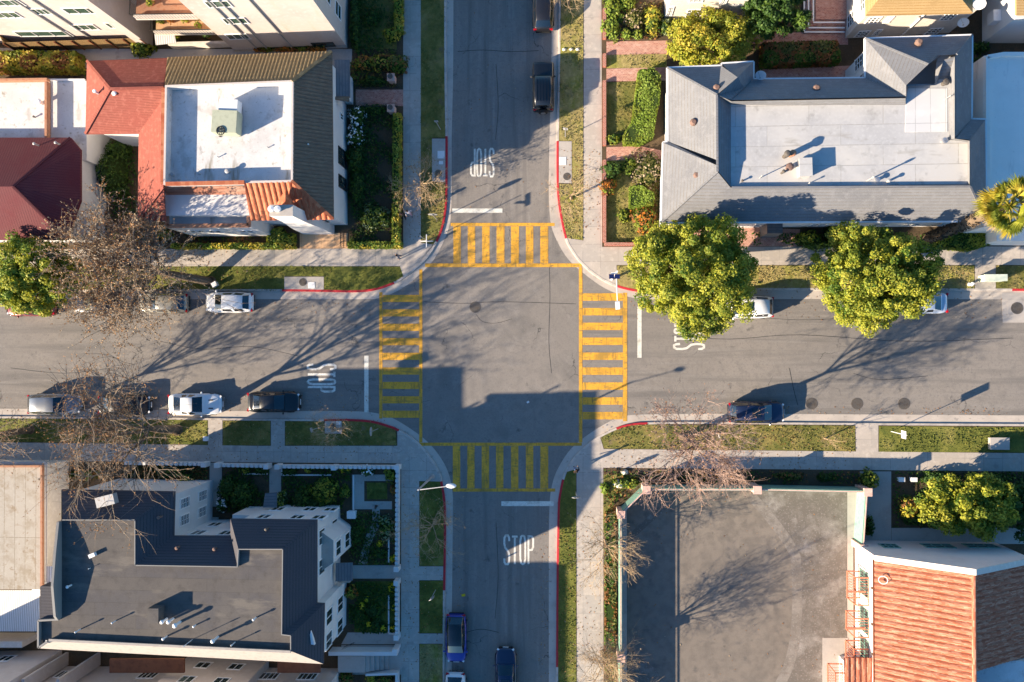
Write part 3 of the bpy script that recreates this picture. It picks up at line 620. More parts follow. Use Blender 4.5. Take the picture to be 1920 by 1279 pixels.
# tall tapered chimney
ch = MB(); b0 = PP([(570, 418), (628, 418), (628, 440), (570, 440)]); b1 = PP([(505, 384, 9.3), (549, 384, 9.3), (549, 405, 9.3), (505, 405, 9.3)])
mid = PP([(556, 410, 3.0), (600, 410, 3.0), (600, 432, 3.0), (556, 432, 3.0)])
up6 = [at(v, 6.4) for v in b1]
ch.prism([at(v, 0) for v in b0], [at(v+(u-v)*.25, 3.4) for v, u in zip(b0, b1)]); ch.prism([at(v+(u-v)*.25, 3.4) for v, u in zip(b0, b1)], up6); ch.prism(up6, b1, 0, 1)
co = ch.build('chimney', ['white_stucco', 'concrete_plain'], hw)
for x in (511, 523): 
    b = MB(); b.lathe(P(x, 393, 9.3), [(.2, -.05), (.2, .25), (.26, .27), (.26, .36), (0, .42)], 12); b.build('chimney_pot', 'white_metal', co)
# porch roof toward the street
pr = MB(); pp = PP([(627, 112, 3.4), (655, 112, 3.0), (656, 182, 3.0), (628, 182, 3.4)]); pr.prism([v-Vector((0, 0, .2)) for v in pp], pp, 0, None, True)
pr.build('porch_roof', 'blue_metal_roof', hw)
pw = PP([(652, 150), (663, 150), (663, 197), (652, 197)]); walls('porch_wall', hw, pw, .05, 2.9, 'white_stucco')
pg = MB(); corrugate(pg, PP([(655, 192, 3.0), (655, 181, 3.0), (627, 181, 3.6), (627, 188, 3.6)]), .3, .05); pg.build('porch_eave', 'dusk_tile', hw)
for (x, y, h, rr) in ((181, 173, .35, .16), (219, 178, .45, .2)): vent((x, y), 7.1, h, rr, par=hw, mat='white_metal')
for (x, y, h, rr) in ((326, 329, .4, .16), (375, 327, .3, .12), (430, 323, .5, .2), (503, 277, .2, .06), (410, 295, .25, .06)): vent((x, y), 7.25, h, rr, par=hw, mat='grey_metal')
vent((580, 272), 7.0, .3, .07, par=hw, mat='white_metal')
# rooftop air conditioner
ac = thing('air_conditioner', 'pale grey rooftop air conditioner with a round fan on the white flat roof', 'air conditioner', P(432, 240, 7.25))
b = MB(); a0 = P(433, 236, 7.25); b.box((a0.x, a0.y, 8.0), (2.0, 1.75, 1.1), -.06); b.build('cabinet', 'ac_metal', ac)
b = MB(); b.box((a0.x+.25, a0.y+1.35, 7.95), (1.5, .85, .9), -.06); b.build('duct', 'white_metal', ac)
b = MB(); fc = P(414, 245, 8.56); b.lathe(fc, [(.36, 0), (.36, .05), (.3, .05), (.3, .01)], 18)
for k in range(10): b.beam(fc+Vector((.08*math.cos(k*.628), .08*math.sin(k*.628), .03)), fc+Vector((.32*math.cos(k*.628), .32*math.sin(k*.628), .03)), .05, .02)
b.build('fan_grille', 'black_metal', ac)
b = MB(); 
for dx in (-.8, .8): b.box((a0.x+dx, a0.y+.3, 7.34), (.12, 2.4, .18), -.06)
b.build('skid', 'iron', ac)
b = MB(); b.beam(P(403, 215, 7.9), P(420, 208, 7.9), .3, .5); b.build('intake_hood', 'rust_terracotta', ac)
# ================================================================ buildings west of it
w1 = thing('flat_roof_building', 'cream flat roofed building edged with orange tiles at the left border', 'building', P(40, 210))
f = PP([(-120, 155, 4), (90, 152, 4), (90, 262, 4), (-120, 262, 4)]); walls('wall', w1, f, 0, 3.8, 'white_stucco', mt='white_roof')
b = MB()
for a, c in (((-120, 153, 4.2), (91, 150, 4.2)), ((89, 154, 4.2), (89, 262, 4.2))): b.beam(P(*a), P(*c), .2, .5)
b.build('parapet', 'terracotta', w1)
vent((79, 194), 3.8, .6, .28, par=w1, mat='white_metal'); vent((66, 220), 3.8, .25, .1, par=w1, mat='iron')
w2 = thing('flat_roof_building', 'narrow white flat roof between orange parapet and red shingle roof', 'building', P(126, 210))
f = PP([(92.5, 150, 3.9), (159, 150, 3.9), (160, 300, 3.9), (92.5, 300, 3.9)]); walls('wall', w2, f, 0, 3.7, 'white_stucco', mt='white_roof')
b = MB(); b.beam(P(92, 150, 3.75), P(159, 150, 3.75), .15, .2); b.build('edge_trim', 'white_metal', w2)
w3 = thing('hip_roof_house', 'house with a dark maroon hipped roof at the left border', 'house', P(40, 350))
me = [(-200, 258, 4.6), (132, 258, 4.6), (151, 281, 4.6), (151, 376, 4.6), (126, 450, 4.6), (-200, 450, 4.6)]
walls('wall', w3, inset(PP(me), .4), 0, 4.5, 'white_stucco')
r = MB(); planes(r, [[(-200, 258, 4.6), (132, 258, 4.6), (24, 350, 6.9), (-120, 350, 6.9)], [(132, 258, 4.6), (151, 281, 4.6), (24, 350, 6.9)], [(151, 281, 4.6), (151, 376, 4.6), (24, 350, 6.9)], [(151, 376, 4.6), (126, 450, 4.6), (24, 350, 6.9)], [(126, 450, 4.6), (-200, 450, 4.6), (-120, 350, 6.9), (24, 350, 6.9)]])
for a in ((132, 258, 4.6), (126, 450, 4.6)): r.beam(P(*a)+Vector((0, 0, .03)), P(24, 350, 6.95), .2, .08)
fascia(r, [(p[0], p[1], 4.59) for p in me]); r.build('roof', 'maroon_shingle', w3)
for x, y in ((68, 271), (108, 269), (58, 334), (17, 345)): vent((x, y), 5.3, .35, .12, par=w3, mat='grey_metal')
w4 = thing('side_building', 'low white flat roofed annex beside the maroon roof', 'building', P(148, 410))
f = PP([(133, 372, 3), (150, 371, 3), (162, 412, 3), (162, 440, 3), (133, 440, 3)]); walls('wall', w4, f, 0, 2.9, 'white_stucco', mt='white_roof')
w5 = thing('courtyard_house', 'white courtyard wing with a dark window beside the red roof', 'building', P(176, 290))
f = PP([(163, 259), (190, 262), (190, 380), (163, 380)]); walls('wall', w5, f, 0, 2.8, 'white_stucco', mt='grey_metal')
win(w5, f[1], f[2], 1.1, 1.5, 1.3, 1.2); win(w5, f[1], f[2], 4.0, 1.5, 1.3, 1.2)
# ================================================================ NW apartment blocks
ap = thing('apartment_building', 'tall cream apartment block on the corner with street front in shade', 'building', P(545, 60))
fa = PP([(442, 97), (652, 90), (655, -140), (442, -140)]); walls('wall', ap, fa, 0, 13.5, 'peach_stucco')
S0, S1 = fa[0], fa[1]
for (x0, y0, x1, y1) in ((387, 12, 432, 2), (422, 43, 461, 34), (427, 72, 465, 64)): winpx(ap, S0, S1, x0, y0, x1, y1, w=1.9, h=1.15, bars=(3, 1), pane='green_glass')
win(ap, S0, S1, (S1-S0).length-1.9, 1.0, 2.0, .9, bars=(1, 1), frame='black_metal')
u, n = facing(S0, S1)
for s in (2.2, 3.1, 5.4):
    b = MB(); q = S0+u*s; b.beam(at(q, .1)+n*.06, at(q, 13.4)+n*.06, .1, .1); b.build('downpipe', 'grey_metal', ap)
u2, n2 = facing(fa[1], fa[2])
for s, z in ((1.6, 3.2), (1.6, 6.3), (4.2, 6.3), (4.2, 3.2), (1.6, 9.4), (4.2, 9.4)): win(ap, fa[1], fa[2], s+.4, z, 1.3, 1.7, bars=(1, 2))
b = MB(); q = S0+u*0; b.slab([S0-n*.2, S1-n*.2, S1+n*.06, S0+n*.06], .05, .6); b.build('plinth', 'concrete_plain', ap)
aq = thing('apartment_building', 'tall cream apartment block with green tinted windows over a brown fence', 'building', P(120, 60))
fb = PP([(-260, 85), (288, 79), (288, -140), (-260, -140)]); walls('wall', aq, fb, 0, 13.5, 'peach_stucco')
S0, S1 = fb[0], fb[1]; u, n = facing(S0, S1)
for (x0, y0, x1, y1) in ((122, 24, 187, 15), (135, 56, 182, 45), (200, 50, 227, 44), (45, 71, 118, 54), (62, 24, 92, 18), (-8, 31, 36, 24), (-10, 8, 40, 1), (-60, 60, -20, 50)):
    winpx(aq, S0, S1, x0, y0, x1, y1, w=None if x1-x0 > 70 else (x1-x0)*.046, h=1.15, bars=(3, 1), pane='green_glass')
for s in (PW(S0, S1, 50, 14)[0], PW(S0, S1, 110, 45)[0]+1.0):
    b = MB(); b.beam(at(S0+u*s, .1)+n*.06, at(S0+u*s, 13.4)+n*.06, .14, .12); b.build('downpipe', 'grey_metal', aq)
b = MB(); e = S1; b.slab([e-u*.9+n*.55, e+n*.55, e-n*.1, e-u*.9-n*.1], 0, 13.5); b.build('pier', 'peach_stucco', aq)
# recess with balconies between the blocks
rc = thing('balcony_wing', 'recessed balcony wing with orange tiled balconies between the apartment blocks', 'building', P(365, 55))
fr = PP([(288, 38), (442, 38), (442, -140), (288, -140)]); walls('wall', rc, fr, 0, 13.5, 'stucco')
for z, tile in ((3.2, 'peach_paving'), (6.4, 'terracotta')):
    f = PP([(328, 38), (432, 38), (432, 90), (326, 91)]); b = MB(); b.slab(f, z-.2, z, 0, 1, True); bo = b.build('balcony', ['stucco', tile], rc)
    b = MB(); fi = [at(v, 0) for v in f]
    for a, c in ((fi[2], fi[3]), (fi[3], fi[0])):
        b.beam(at(a, z+.95), at(c, z+.95), .06, .06)
        for k in range(22): q = a+(c-a)*(k/21); b.tube(at(q, z), at(q, z+.93), .015, n=4)
    b.build('railing', 'black_metal', bo)
    b = MB(); b.slab([fi[3]+Vector((0, .02, 0)), fi[2]+Vector((0, .02, 0)), fi[2]+Vector((0, .2, 0)), fi[3]+Vector((0, .2, 0))], z+.0, z+.4); b.build('planter_box', 'stucco', bo)
win(rc, fr[0], fr[1], 3.4, 4.4, 2.2, 2.0, bars=(2, 1)); win(rc, fr[0], fr[1], 3.4, 7.6, 2.2, 2.0, bars=(2, 1)); win(rc, fr[0], fr[1], 3.4, 1.3, 2.2, 2.0, bars=(2, 1))
f = PP([(326, 88), (440, 85), (440, 90), (326, 93)]); pw_ = MB(); pw_.slab(f, 0, 1.1); tag(pw_.build('patio_wall', 'stucco'), 'low cream patio wall below the orange tiled balconies', 'wall')
b = MB(); f = PP([(289, 60, 2.6), (326, 60, 2.6), (330, 80, 2.5), (292, 84, 2.5)]); b.prism([v-Vector((0, 0, .1)) for v in f], f); aw = b.build('awning', 'grey_corrugated'); tag(aw, 'small grey ribbed awning in the gap left of the balconies', 'awning')
fn = thing('slatted_fence', 'tall brown slatted fence before the cream apartment windows', 'fence', P(160, 95))
F0, F1 = P(37, 96.5), P(286, 88); b = MB(); q, nn = facing(F0, F1); b.slab([F0, F1, F1+nn*.06, F0+nn*.06], .1, 2.1); b.build('panel', 'brown_fence', fn)
for k in range(9): b = MB(); p = F0+(F1-F0)*(k/8)+nn*.11; b.box((p.x, p.y, 1.1), (.1, .1, 2.15)); b.build('post', 'wood_trim', fn)
b = MB(); b.slab([F0-Vector((0, 0, 0)), F0+Vector((-1.0, 1.9, 0)), F0+Vector((-1.06, 1.9, 0)), F0+Vector((-.06, 0, 0))], .1, 2.1); b.build('side_panel', 'brown_fence', fn)
# ================================================================ top right houses
nh = thing('two_storey_house', 'white two storey house with a lit front behind the yellow green tree', 'house', P(1320, 0))
f = PP([(1246, 38), (1385, 36), (1385, -140), (1240, -140)]); walls('wall', nh, f, 0, 7.5, 'stucco')
for (x0, y0, x1, y1) in ((1284, 33, 1314, 17), (1291, 4, 1320, -4), (1251, 29, 1262, 12), (1352, 7, 1364, -6)): winpx(nh, f[0], f[1], x0, y0, x1, y1, bars=(3, 3))
b = MB(); q = P(1379, 22); b.box((q.x, q.y, 1.5), (1.8, 1.4, 3.0)); b.build('porch', 'white_stucco', nh)
th = thing('tan_roof_house', 'white house with a tan hipped shingle roof and paned windows', 'house', P(1700, 30))
f = PP([(1584, 73), (1778, 63), (1778, -160), (1580, -160)]); walls('wall', th, f, 0, 6.0, 'stucco')
ev = [(1624, 28, 6.1), (1824, 24, 6.1), (1824, -140, 6.1), (1624, -140, 6.1)]
r = MB(); planes(r, [[(1624, 28, 6.1), (1824, 24, 6.1), (1740, -80, 8.6), (1710, -80, 8.6)], [(1624, -140, 6.1), (1624, 28, 6.1), (1710, -80, 8.6)], [(1824, 24, 6.1), (1824, -140, 6.1), (1740, -80, 8.6)]]); fascia(r, [(p[0], p[1], 6.09) for p in ev]); r.build('roof', 'tan_shingle', th)
for (x0, y0, x1, y1) in ((1620, 44, 1655, 31), (1656, 43, 1676, 30), (1600, 70, 1635, 56), (1636, 67, 1654, 54), (1733, 63, 1768, 53), (1762, 35, 1795, 27)): winpx(th, f[0], f[1], x0, y0, x1, y1, h=1.25, bars=(3, 3))
win(th, f[3], f[0], (f[3]-f[0]).length-1.0, 1.6, 1.1, 1.6, bars=(2, 3)); win(th, f[3], f[0], (f[3]-f[0]).length-1.2, 4.4, 1.2, 1.4, bars=(2, 3))
u, n = facing(f[0], f[1]); b = MB(); b.beam(at(f[0]+u*4.6, .1)+n*.07, at(f[0]+u*4.6, 5.9)+n*.07, .1, .1); b.build('downpipe', 'white_metal', th)
def dish(px, z, r_, label, aim=(-.3, -.8, .55)):
    t = thing('satellite_dish', label, 'satellite dish', P(px[0], px[1], z)); a = Vector(aim).normalized(); c = P(px[0], px[1], z)+Vector((0, 0, .45))
    e = a.orthogonal().normalized(); w = a.cross(e); b = MB()
    b.grid([[c+e*(k/4*r_*math.cos(q*PI/8))+w*(k/4*r_*math.sin(q*PI/8))+a*(.18*r_*(k/4)**2) for q in range(16)] for k in range(5)], 0, True); b.grid([[c-a*.02+e*(k/4*r_*math.cos(q*PI/8))+w*(k/4*r_*math.sin(q*PI/8))+a*(.18*r_*(k/4)**2) for q in range(16)] for k in range(5)], 0, True)
    b.build('reflector', 'white_metal', t); b = MB(); b.tube(c-Vector((0, 0, .45)), c, .03, n=6); b.build('mast', 'grey_metal', t); b = MB(); b.tube(c-w*r_, c+a*r_*.9, .015, n=5); b.box(c+a*r_*.9, (.08, .08, .1)); b.build('feed_arm', 'grey_metal', t)
dish((1831, 12), 5.9, .45, 'white satellite dish at the corner of the tan roof'); dish((1801, 46), 3.2, .42, 'satellite dish on the wall below the tan roof'); dish((1424, 144), 6.0, .42, 'blue shaded satellite dish on the north edge of the grey shingle roof')
dish((101, 1092), 3.2, .36, 'satellite dish over the white corrugated awning')
# ================================================================ NE grey shingle house
gh = thing('grey_roof_house', 'long house with grey shingle slopes framing a pale flat roof', 'house', P(1520, 280))
z0, z1 = 6.0, 8.3
ge = [(1251, 127), (1352, 123), (1353, 119), (1413, 115.5), (1413, 148), (1622, 146), (1622, 72), (1823, 65.5), (1823, 85), (1822, 223), (1848, 224), (1850, 415), (1239, 418), (1243, 267), (1252, 265)]
walls('wall', gh, inset(PP(ge, z0), .5), 0, 5.85, 'white_stucco')
r = MB()
A = lambda x, y: (x, y, z0)
B = lambda x, y: (x, y, 7.72 if y > 345 else z1)
west = [[A(1252, 265), A(1251, 127), B(1345, 178), B(1347, 322), A(1240, 266)], ]
planes(r, [[A(1252, 265), A(1251, 127), B(1344, 178), B(1344, 300), (1254, 266, 6.0)], [A(1239, 418), A(1242, 267), (1254, 266, 6.05), B(1344, 310), B(1345, 322)]])
planes(r, [[A(1251, 127), A(1352, 123), (1368, 135, 6.8), B(1383, 145), B(1344, 178)], [A(1353, 119), A(1413, 115.5), B(1383, 145), (1368, 135, 6.8)], [A(1413, 115.5), A(1413, 148), (1395, 165, 7.2), B(1370, 187), B(1344, 180), B(1383, 145)],
           [A(1413, 148), A(1622, 146), B(1698, 181), B(1370, 188)],
           [A(1622, 146), A(1622, 72), B(1740, 121), B(1699, 160), B(1699, 181)], [A(1622, 72), A(1823, 65.5), B(1794, 102), B(1757, 104), B(1740, 121)],
           [A(1823, 65.5), A(1822, 223), B(1791, 258), B(1791, 104)], [A(1822, 223), A(1848, 224), B(1820, 262), B(1791, 260)],
           [A(1848, 224), A(1850, 415), B(1819, 350), B(1818, 260)], [A(1850, 415), A(1239, 418), B(1345, 322), B(1370, 352), B(1819, 350)]])
# inward faces down to the flat roof
zf = 7.45
inn = [(1346, 178), (1371, 190), (1698, 184), (1700, 162), (1752, 160), (1770, 112), (1790, 106), (1790, 260), (1818, 264), (1818, 347), (1371, 351), (1346, 321)]
lo = [(1371, 196), (1372, 197), (1698, 197), (1703, 163), (1754, 160), (1760, 150), (1776, 150), (1778, 262), (1814, 267), (1814, 345), (1373, 350), (1371, 349)]
for i in range(len(inn)):
    j = (i+1) % len(inn); r.face([P(*B(*inn[i]))-Vector((0, 0, .004)), P(*B(*inn[j]))-Vector((0, 0, .004)), P(lo[j][0], lo[j][1], zf-.02), P(lo[i][0], lo[i][1], zf-.02)])
fascia(r, [(p[0], p[1], 5.99) for p in ge])
for a, b in ((A(1251, 127), B(1344, 178)), (A(1622, 72), B(1740, 121)), (A(1239, 418), B(1345, 322)), (A(1850, 415), B(1819, 350)), (A(1823, 65.5), B(1794, 102)), (B(1344, 178), B(1345, 322)), (B(1819, 350), B(1372, 352))): r.beam(P(*a)+Vector((0, 0, .02)), P(*b)+Vector((0, 0, .02)), .16, .05)
r.build('roof', 'grey_shingle', gh)
r = MB(); r.face([P(x, y, zf) for x, y in [(1365, 190), (1697, 190), (1700, 158), (1752, 157), (1757, 104), (1782, 104), (1782, 258), (1816, 262), (1816, 349), (1365, 351)]]); r.build('flat_roof', 'grey_flat_roof', gh)
r = MB(); r.slab(PP([(1699, 166, zf), (1776, 166, zf), (1776, 247, zf), (1697, 248, zf)]), zf, zf+.03); r.build('membrane_patch', 'white_patch_roof', gh)
r = MB(); gutter_rail(r, [(p[0], p[1], 6.02) for p in ge]); r.build('eaves_gutter', 'white_metal', gh)
sa = inset(PP(ge, z0), .5); SA, SB = at(sa[12], 0), at(sa[11], 0); L_ = (SB-SA).length
for k, s in enumerate((2.0, 5.2, 8.4, 13.0, 15.6, 18.0, 20.6, 23.4, 25.6)):
    win(gh, SA, SB, s, 4.2, 1.3, 1.3, bars=(2, 2)); win(gh, SA, SB, s, 1.5, 1.3, 1.3, bars=(2, 2))
W0, W1 = at(sa[13], 0), at(sa[12], 0); win(gh, W0, W1, 2.0, 4.0, 1.2, 1.4); win(gh, W0, W1, 4.5, 4.0, 1.2, 1.4)
W0, W1 = at(sa[0], 0), at(sa[14], 0); win(gh, W0, W1, 2.0, 4.0, 1.2, 1.4); win(gh, W0, W1, 4.4, 3.6, 1.4, 1.8, bars=(3, 4))
W0, W1 = at(sa[5], 0), at(sa[6], 0); win(gh, W0, W1, 1.0, 3.6, 1.0, 2.2, bars=(2, 4)); win(gh, W0, W1, 2.6, 3.6, 1.0, 2.2, bars=(2, 4))
b = MB(); b.slab(PP([(1424, 428), (1452, 428), (1452, 446), (1424, 446)]), .1, 2.6); b.build('porch', 'blue_metal_roof', gh)
def clayvent(px, z, label, k=1.0):
    b = MB(); c = P(px[0], px[1], z); b.lathe(c, [(.22*k, -.4), (.22*k, .3*k), (.3*k, .34*k), (.28*k, .5*k), (.16*k, .62*k), (0, .62*k)], 10); tag(b.build('roof_vent', 'rust_terracotta'), label, 'roof vent')
for p, z, l in (((1342, 168), 7.4, 'clay roof vent on the northwest ridge of the grey roof'), ((1299, 232), 6.9, 'rusty roof vent on the west grey slope, rust streak below'), ((1305, 331), 6.9, 'clay roof vent near the southwest hip of the grey roof'), ((1528, 169), 6.9, 'clay roof vent midway along the shaded north grey slope'), ((1719, 83), 6.6, 'clay roof vent on the shaded northeast wing of the grey roof')): clayvent(p, z, l)
for p, h, rr, l, m in (((1470, 294), 1.15, .26, 'taller dark turbine vent casting a long shadow on the flat roof', 'iron'), ((1481, 292), .95, .26, 'tan turbine vent beside the dark one on the flat roof', 'terracotta'), ((1477, 316), .7, .3, 'red capped squat vent left of the roof hatch', 'rust_terracotta'), ((1465, 325), .8, .14, 'grey pipe vent southwest of the roof hatch', 'iron'), ((1424, 334), .95, .06, 'thin pipe with long shadow at the left of the flat roof', 'grey_metal'), ((1391, 340), .3, .1, 'short dark pipe near the southwest corner of the flat roof', 'iron'), ((1515, 345), .5, .06, 'small pipe at the south edge below the roof hatch', 'grey_metal'),
                     ((1626, 339), 1.4, .09, 'tall thin pipe with long shadow at the south of the flat roof', 'grey_metal'), ((1663, 341), .5, .14, 'short pipe vent right of the tall thin pipe', 'grey_metal'), ((1767, 266), .5, .22, 'round metal vent at the east step of the flat roof', 'steel'), ((1768, 158), .6, .26, 'brown drum vent above the white roof patch', 'iron'), ((1771, 187), 1.0, .05, 'thin pole beside the white roof patch', 'grey_metal'), ((1643, 338), .35, .2, 'low round vent between two pipes on the flat roof', 'steel')):
    vent(p, zf, h, rr, l, mat=m)
b = MB(); q = PP([(1499, 298, zf+.7), (1521, 297, zf+.7), (1522, 329, zf+.7), (1500, 330, zf+.7)]); b.slab(q, zf, zf+.7); b.slab(inset(q, -.05), zf+.72, zf+.78, 0, None, True); tag(b.build('roof_hatch', 'grey_flat_roof'), 'square roof hatch in the middle of the flat roof', 'roof hatch')
# ================================================================ far right white building
eb_ = thing('white_building', 'white flat roofed building in shade at the right border', 'building', P(1880, 280))
f = PP([(1846, 104, 4.5), (1880, 98, 4.5), (2100, 98, 4.5), (2100, 425, 4.5), (1846, 425, 4.5)]); walls('wall', eb_, f, 0, 4.4, 'bright_roof', mt='bright_roof')
b = MB(); g2 = inset(f, .18)
for a, c in zip(g2, g2[1:]+g2[:1]): b.beam(at(a, 4.5), at(c, 4.5), .3, .3)
b.build('parapet', 'bright_roof', eb_)
f = PP([(1835, 436), (2050, 438), (2050, 462), (1835, 460)]); b = MB(); b.slab(f, 0, 2.8); b.build('annex', 'bright_roof', eb_)
w6 = thing('white_building', 'white gabled building with an orange tile edge at the top right corner', 'building', P(1890, 40))
f = PP([(1840, 82), (2100, 82), (2100, -140), (1840, -140)]); walls('wall', w6, f, 0, 5.2, 'white_stucco')
r = MB(); r.face(PP([(1906, 27, 5.6), (2100, 27, 5.6), (2100, -150, 7), (1906, -150, 7)])); fascia(r, [(1906, 27, 5.6), (2100, 27, 5.6), (2100, -150, 5.6), (1906, -150, 5.6)]); r.build('roof', 'tan_shingle', w6)
b = MB(); q, zz = PW(f[3], f[0], 1862, 40); u, n = facing(f[3], f[0]); c = f[3]+u*q+n*.3; b.box((c.x, c.y, 2.6), (.6, .9, 1.0)); b.build('window_unit', 'white_metal', w6)
# ================================================================ SW dark roof house
sh = thing('dark_roof_house', 'white house with a flat brown deck and steep dark shingle edges', 'house', P(360, 1090))
ze, zd = 7.9, 9.6
se = [(115, 918), (327, 922), (325, 1005), (432, 1005), (432, 973), (594, 975), (594, 1131), (608, 1132), (606, 1245), (75, 1216), (76, 1100), (115, 1100)]
sw_ = inset(PP(se, ze), .35); walls('wall', sh, sw_, 0, 7.75, 'white_stucco')
A = lambda x, y: (x, y, ze)
B = lambda x, y: (x, y, zd)
rA, rB, rC, rD, rE, rF, rG, rH, rI, rJ = (117, 975), (253, 975), (253, 1060), (445, 1063), (447, 1030), (530, 1030), (528, 1190), (545, 1192), (545, 1221), (92, 1199)
r = MB(); planes(r, [[A(*se[0]), A(*se[1]), B(*rB), B(*rA)], [A(*se[1]), A(*se[2]), B(*rC), B(*rB)], [A(*se[2]), A(*se[3]), B(*rD), B(*rC)], [A(*se[3]), A(*se[4]), B(*rE), B(*rD)], [A(*se[4]), A(*se[5]), B(*rF), B(*rE)], [A(*se[5]), A(*se[6]), B(*rG), B(*rF)], [A(*se[6]), A(*se[7]), B(*rH), B(*rG)], [A(*se[7]), A(*se[8]), B(*rI), B(*rH)]])
fascia(r, [(p[0], p[1], ze-.01) for p in se])
for a, b in ((A(*se[5]), B(*rF)), (A(*se[1]), B(*rB)), (A(*se[2]), B(*rC))): r.beam(P(*a)+Vector((0, 0, .02)), P(*b)+Vector((0, 0, .02)), .14, .05)
r.build('roof', 'dark_shingle', sh)
r = MB(); planes(r, [[A(*se[8]), A(*se[9]), B(*rJ), B(*rI)]]); r.beam(P(545, 1222, zd+.02), P(92, 1200, zd+.02), .18, .12); r.build('south_parapet', 'pale_parapet', sh)
dz = zd-.28
r = MB(); r.face([P(x, y, zd-.28) for x, y in [(75, 1100), (116, 1100), (116, 974), (254, 974), (254, 1061), (446, 1064), (448, 1029), (531, 1029), (529, 1190), (546, 1191), (546, 1222), (76, 1200)]]); r.build('flat_roof', 'tar_deck', sh)
r = MB()
for a, b in ((rB, rC), (rC, rD), (rD, rE), (rE, rF), (rF, rG), (rG, rH), (rH, rI), (rA, rB)):
    r.beam(P(*B(*a))+Vector((0, 0, -.1)), P(*B(*b))+Vector((0, 0, -.1)), .07, .26)
r.build('roof_curb', 'curb_grey', sh)
pa = MB(); w0 = [P(116, y, dz) for y in (977, 1035, 1092, 1150, 1158)]
for i, hh in enumerate((.35, .75, 1.05, .75)):
    a, b = w0[i], w0[i+1]; h2 = (.35, .75, 1.05, .75, .5)[i+1]; h1 = (.35, .75, 1.05, .75, .5)[i]; o = Vector((-.2, 0, 0))
    q0 = [a, b, b+o, a+o]; pa.prism([at(v, dz-.5) for v in q0], [at(q0[0], dz+h1), at(q0[1], dz+h2), at(q0[2], dz+h2), at(q0[3], dz+h1)])
pa.build('gable_parapet', 'curb_grey', sh)
b = MB(); q = PP([(76, 1099, 9.4), (113, 1101, 9.4), (113, 1158, 9.4), (75, 1160, 9.4)]); b.slab(q, 8.3, 9.4, 0); b.build('stair_bulkhead', 'dark_shingle', sh)
b = MB(); 
for a, c in (((75, 1162, 9.4), (113, 1160, 9.4)), ((75, 1162, 9.4), (75, 1213, 9.4)), ((75, 1213, 9.4), (92, 1201, 9.4))): b.beam(P(*a), P(*c), .14, .5)
b.build('corner_parapet', 'curb_grey', sh)
gc = [at(v, 0) for v in sw_]
for s, z in ((1.5, 5.6), (1.5, 2.0), (3.9, 5.6), (3.9, 2.0)): win(sh, gc[5], gc[6], s, z, 1.3, 1.6)
for s in (1.2, 3.1): win(sh, gc[7], gc[8], s+.3, 5.4, 1.3, 1.7); win(sh, gc[7], gc[8], s+.3, 2.2, 1.3, 1.7)
for s in (1.0, 2.4): win(sh, gc[1], gc[2], s, 5.4, .9, 1.6, bars=(2, 6)); win(sh, gc[1], gc[2], s, 2.2, .9, 1.6, bars=(2, 6))
for s in (1.2, 3.6): win(sh, gc[2], gc[3], s, 5.4, 1.1, 1.6); win(sh, gc[2], gc[3], s, 2.2, 1.1, 1.6)
for s in (1.4, 4.2, 6.0): win(sh, gc[4], gc[5], s, 5.4, 1.1, 1.5); win(sh, gc[4], gc[5], s, 2.2, 1.1, 1.5)
# bay window on the street side
u, n = facing(gc[5], gc[6]); c = gc[5]+u*2.7; bay = [c-u*1.6-n*.02, c+u*1.6-n*.02, c+u*.9+n*1.0, c-u*.9+n*1.0]
b = MB(); b.slab(bay, .1, 5.6, 0, 1); b.build('bay', ['white_stucco', 'concrete_plain'], sh)
win(sh, bay[3], bay[2], .9, 4.3, 1.3, 1.5); win(sh, bay[2], bay[1], .6, 4.3, .8, 1.5); win(sh, bay[3], bay[2], .9, 1.6, 1.3, 1.5)
# projecting north wing wall and court stair
b = MB(); q = PP([(322, 910), (392, 905), (392, 948), (325, 952)]); 
b.slab(q, 0, 3.2); b.build('north_wing', 'white_stucco', sh); win(sh, q[1], q[2], .9, 1.7, 1.2, 1.5, bars=(2, 8)); win(sh, q[1], q[2], .9, 1.7, .3, .3) if False else None
st = MB(); q = P(398, 972)
for k in range(6): st.box((q.x, q.y-.28*k, .1+.09*(k+1)), (1.3, .28, .18*(k+1)))
st.build('entry_steps', 'concrete_plain', sh)
b = MB(); b.slab(PP([(470, 948), (600, 953), (590, 1000), (470, 1000)]), 0, 3.9); b.build('porch', 'white_stucco', sh)
b = MB(); b.slab(PP([(600, 1056), (662, 1056), (662, 1086), (600, 1086)]), 0, 1.1); b.build('stoop', 'concrete_plain', sh)
aw = MB(); q = PP([(629, 1056, 2.6), (661, 1055, 2.2), (661, 1089, 2.2), (629, 1090, 2.6)]); aw.prism([v-Vector((0, 0, .08)) for v in q], q, 0, None, True); aw.build('awning', 'blue_metal_roof', sh)
aw = MB(); q = PP([(497, 925, 2.4), (519, 923, 2.4), (519, 952, 2.6), (493, 952, 2.6)]); aw.prism([v-Vector((0, 0, .08)) for v in q], q, 0, None, True); aw.build('awning', 'blue_metal_roof', sh)
b = MB(); q = PP([(585, 1180, 8.4), (592, 1207, 8.4), (580, 1205, 8.2)]); b.prism(q, [q[0]+Vector((0, 0, .3)), q[1]+Vector((0, 0, .3)), q[2]+Vector((0, 0, .25))]); b.build('dormer_vent', 'white_metal', sh)
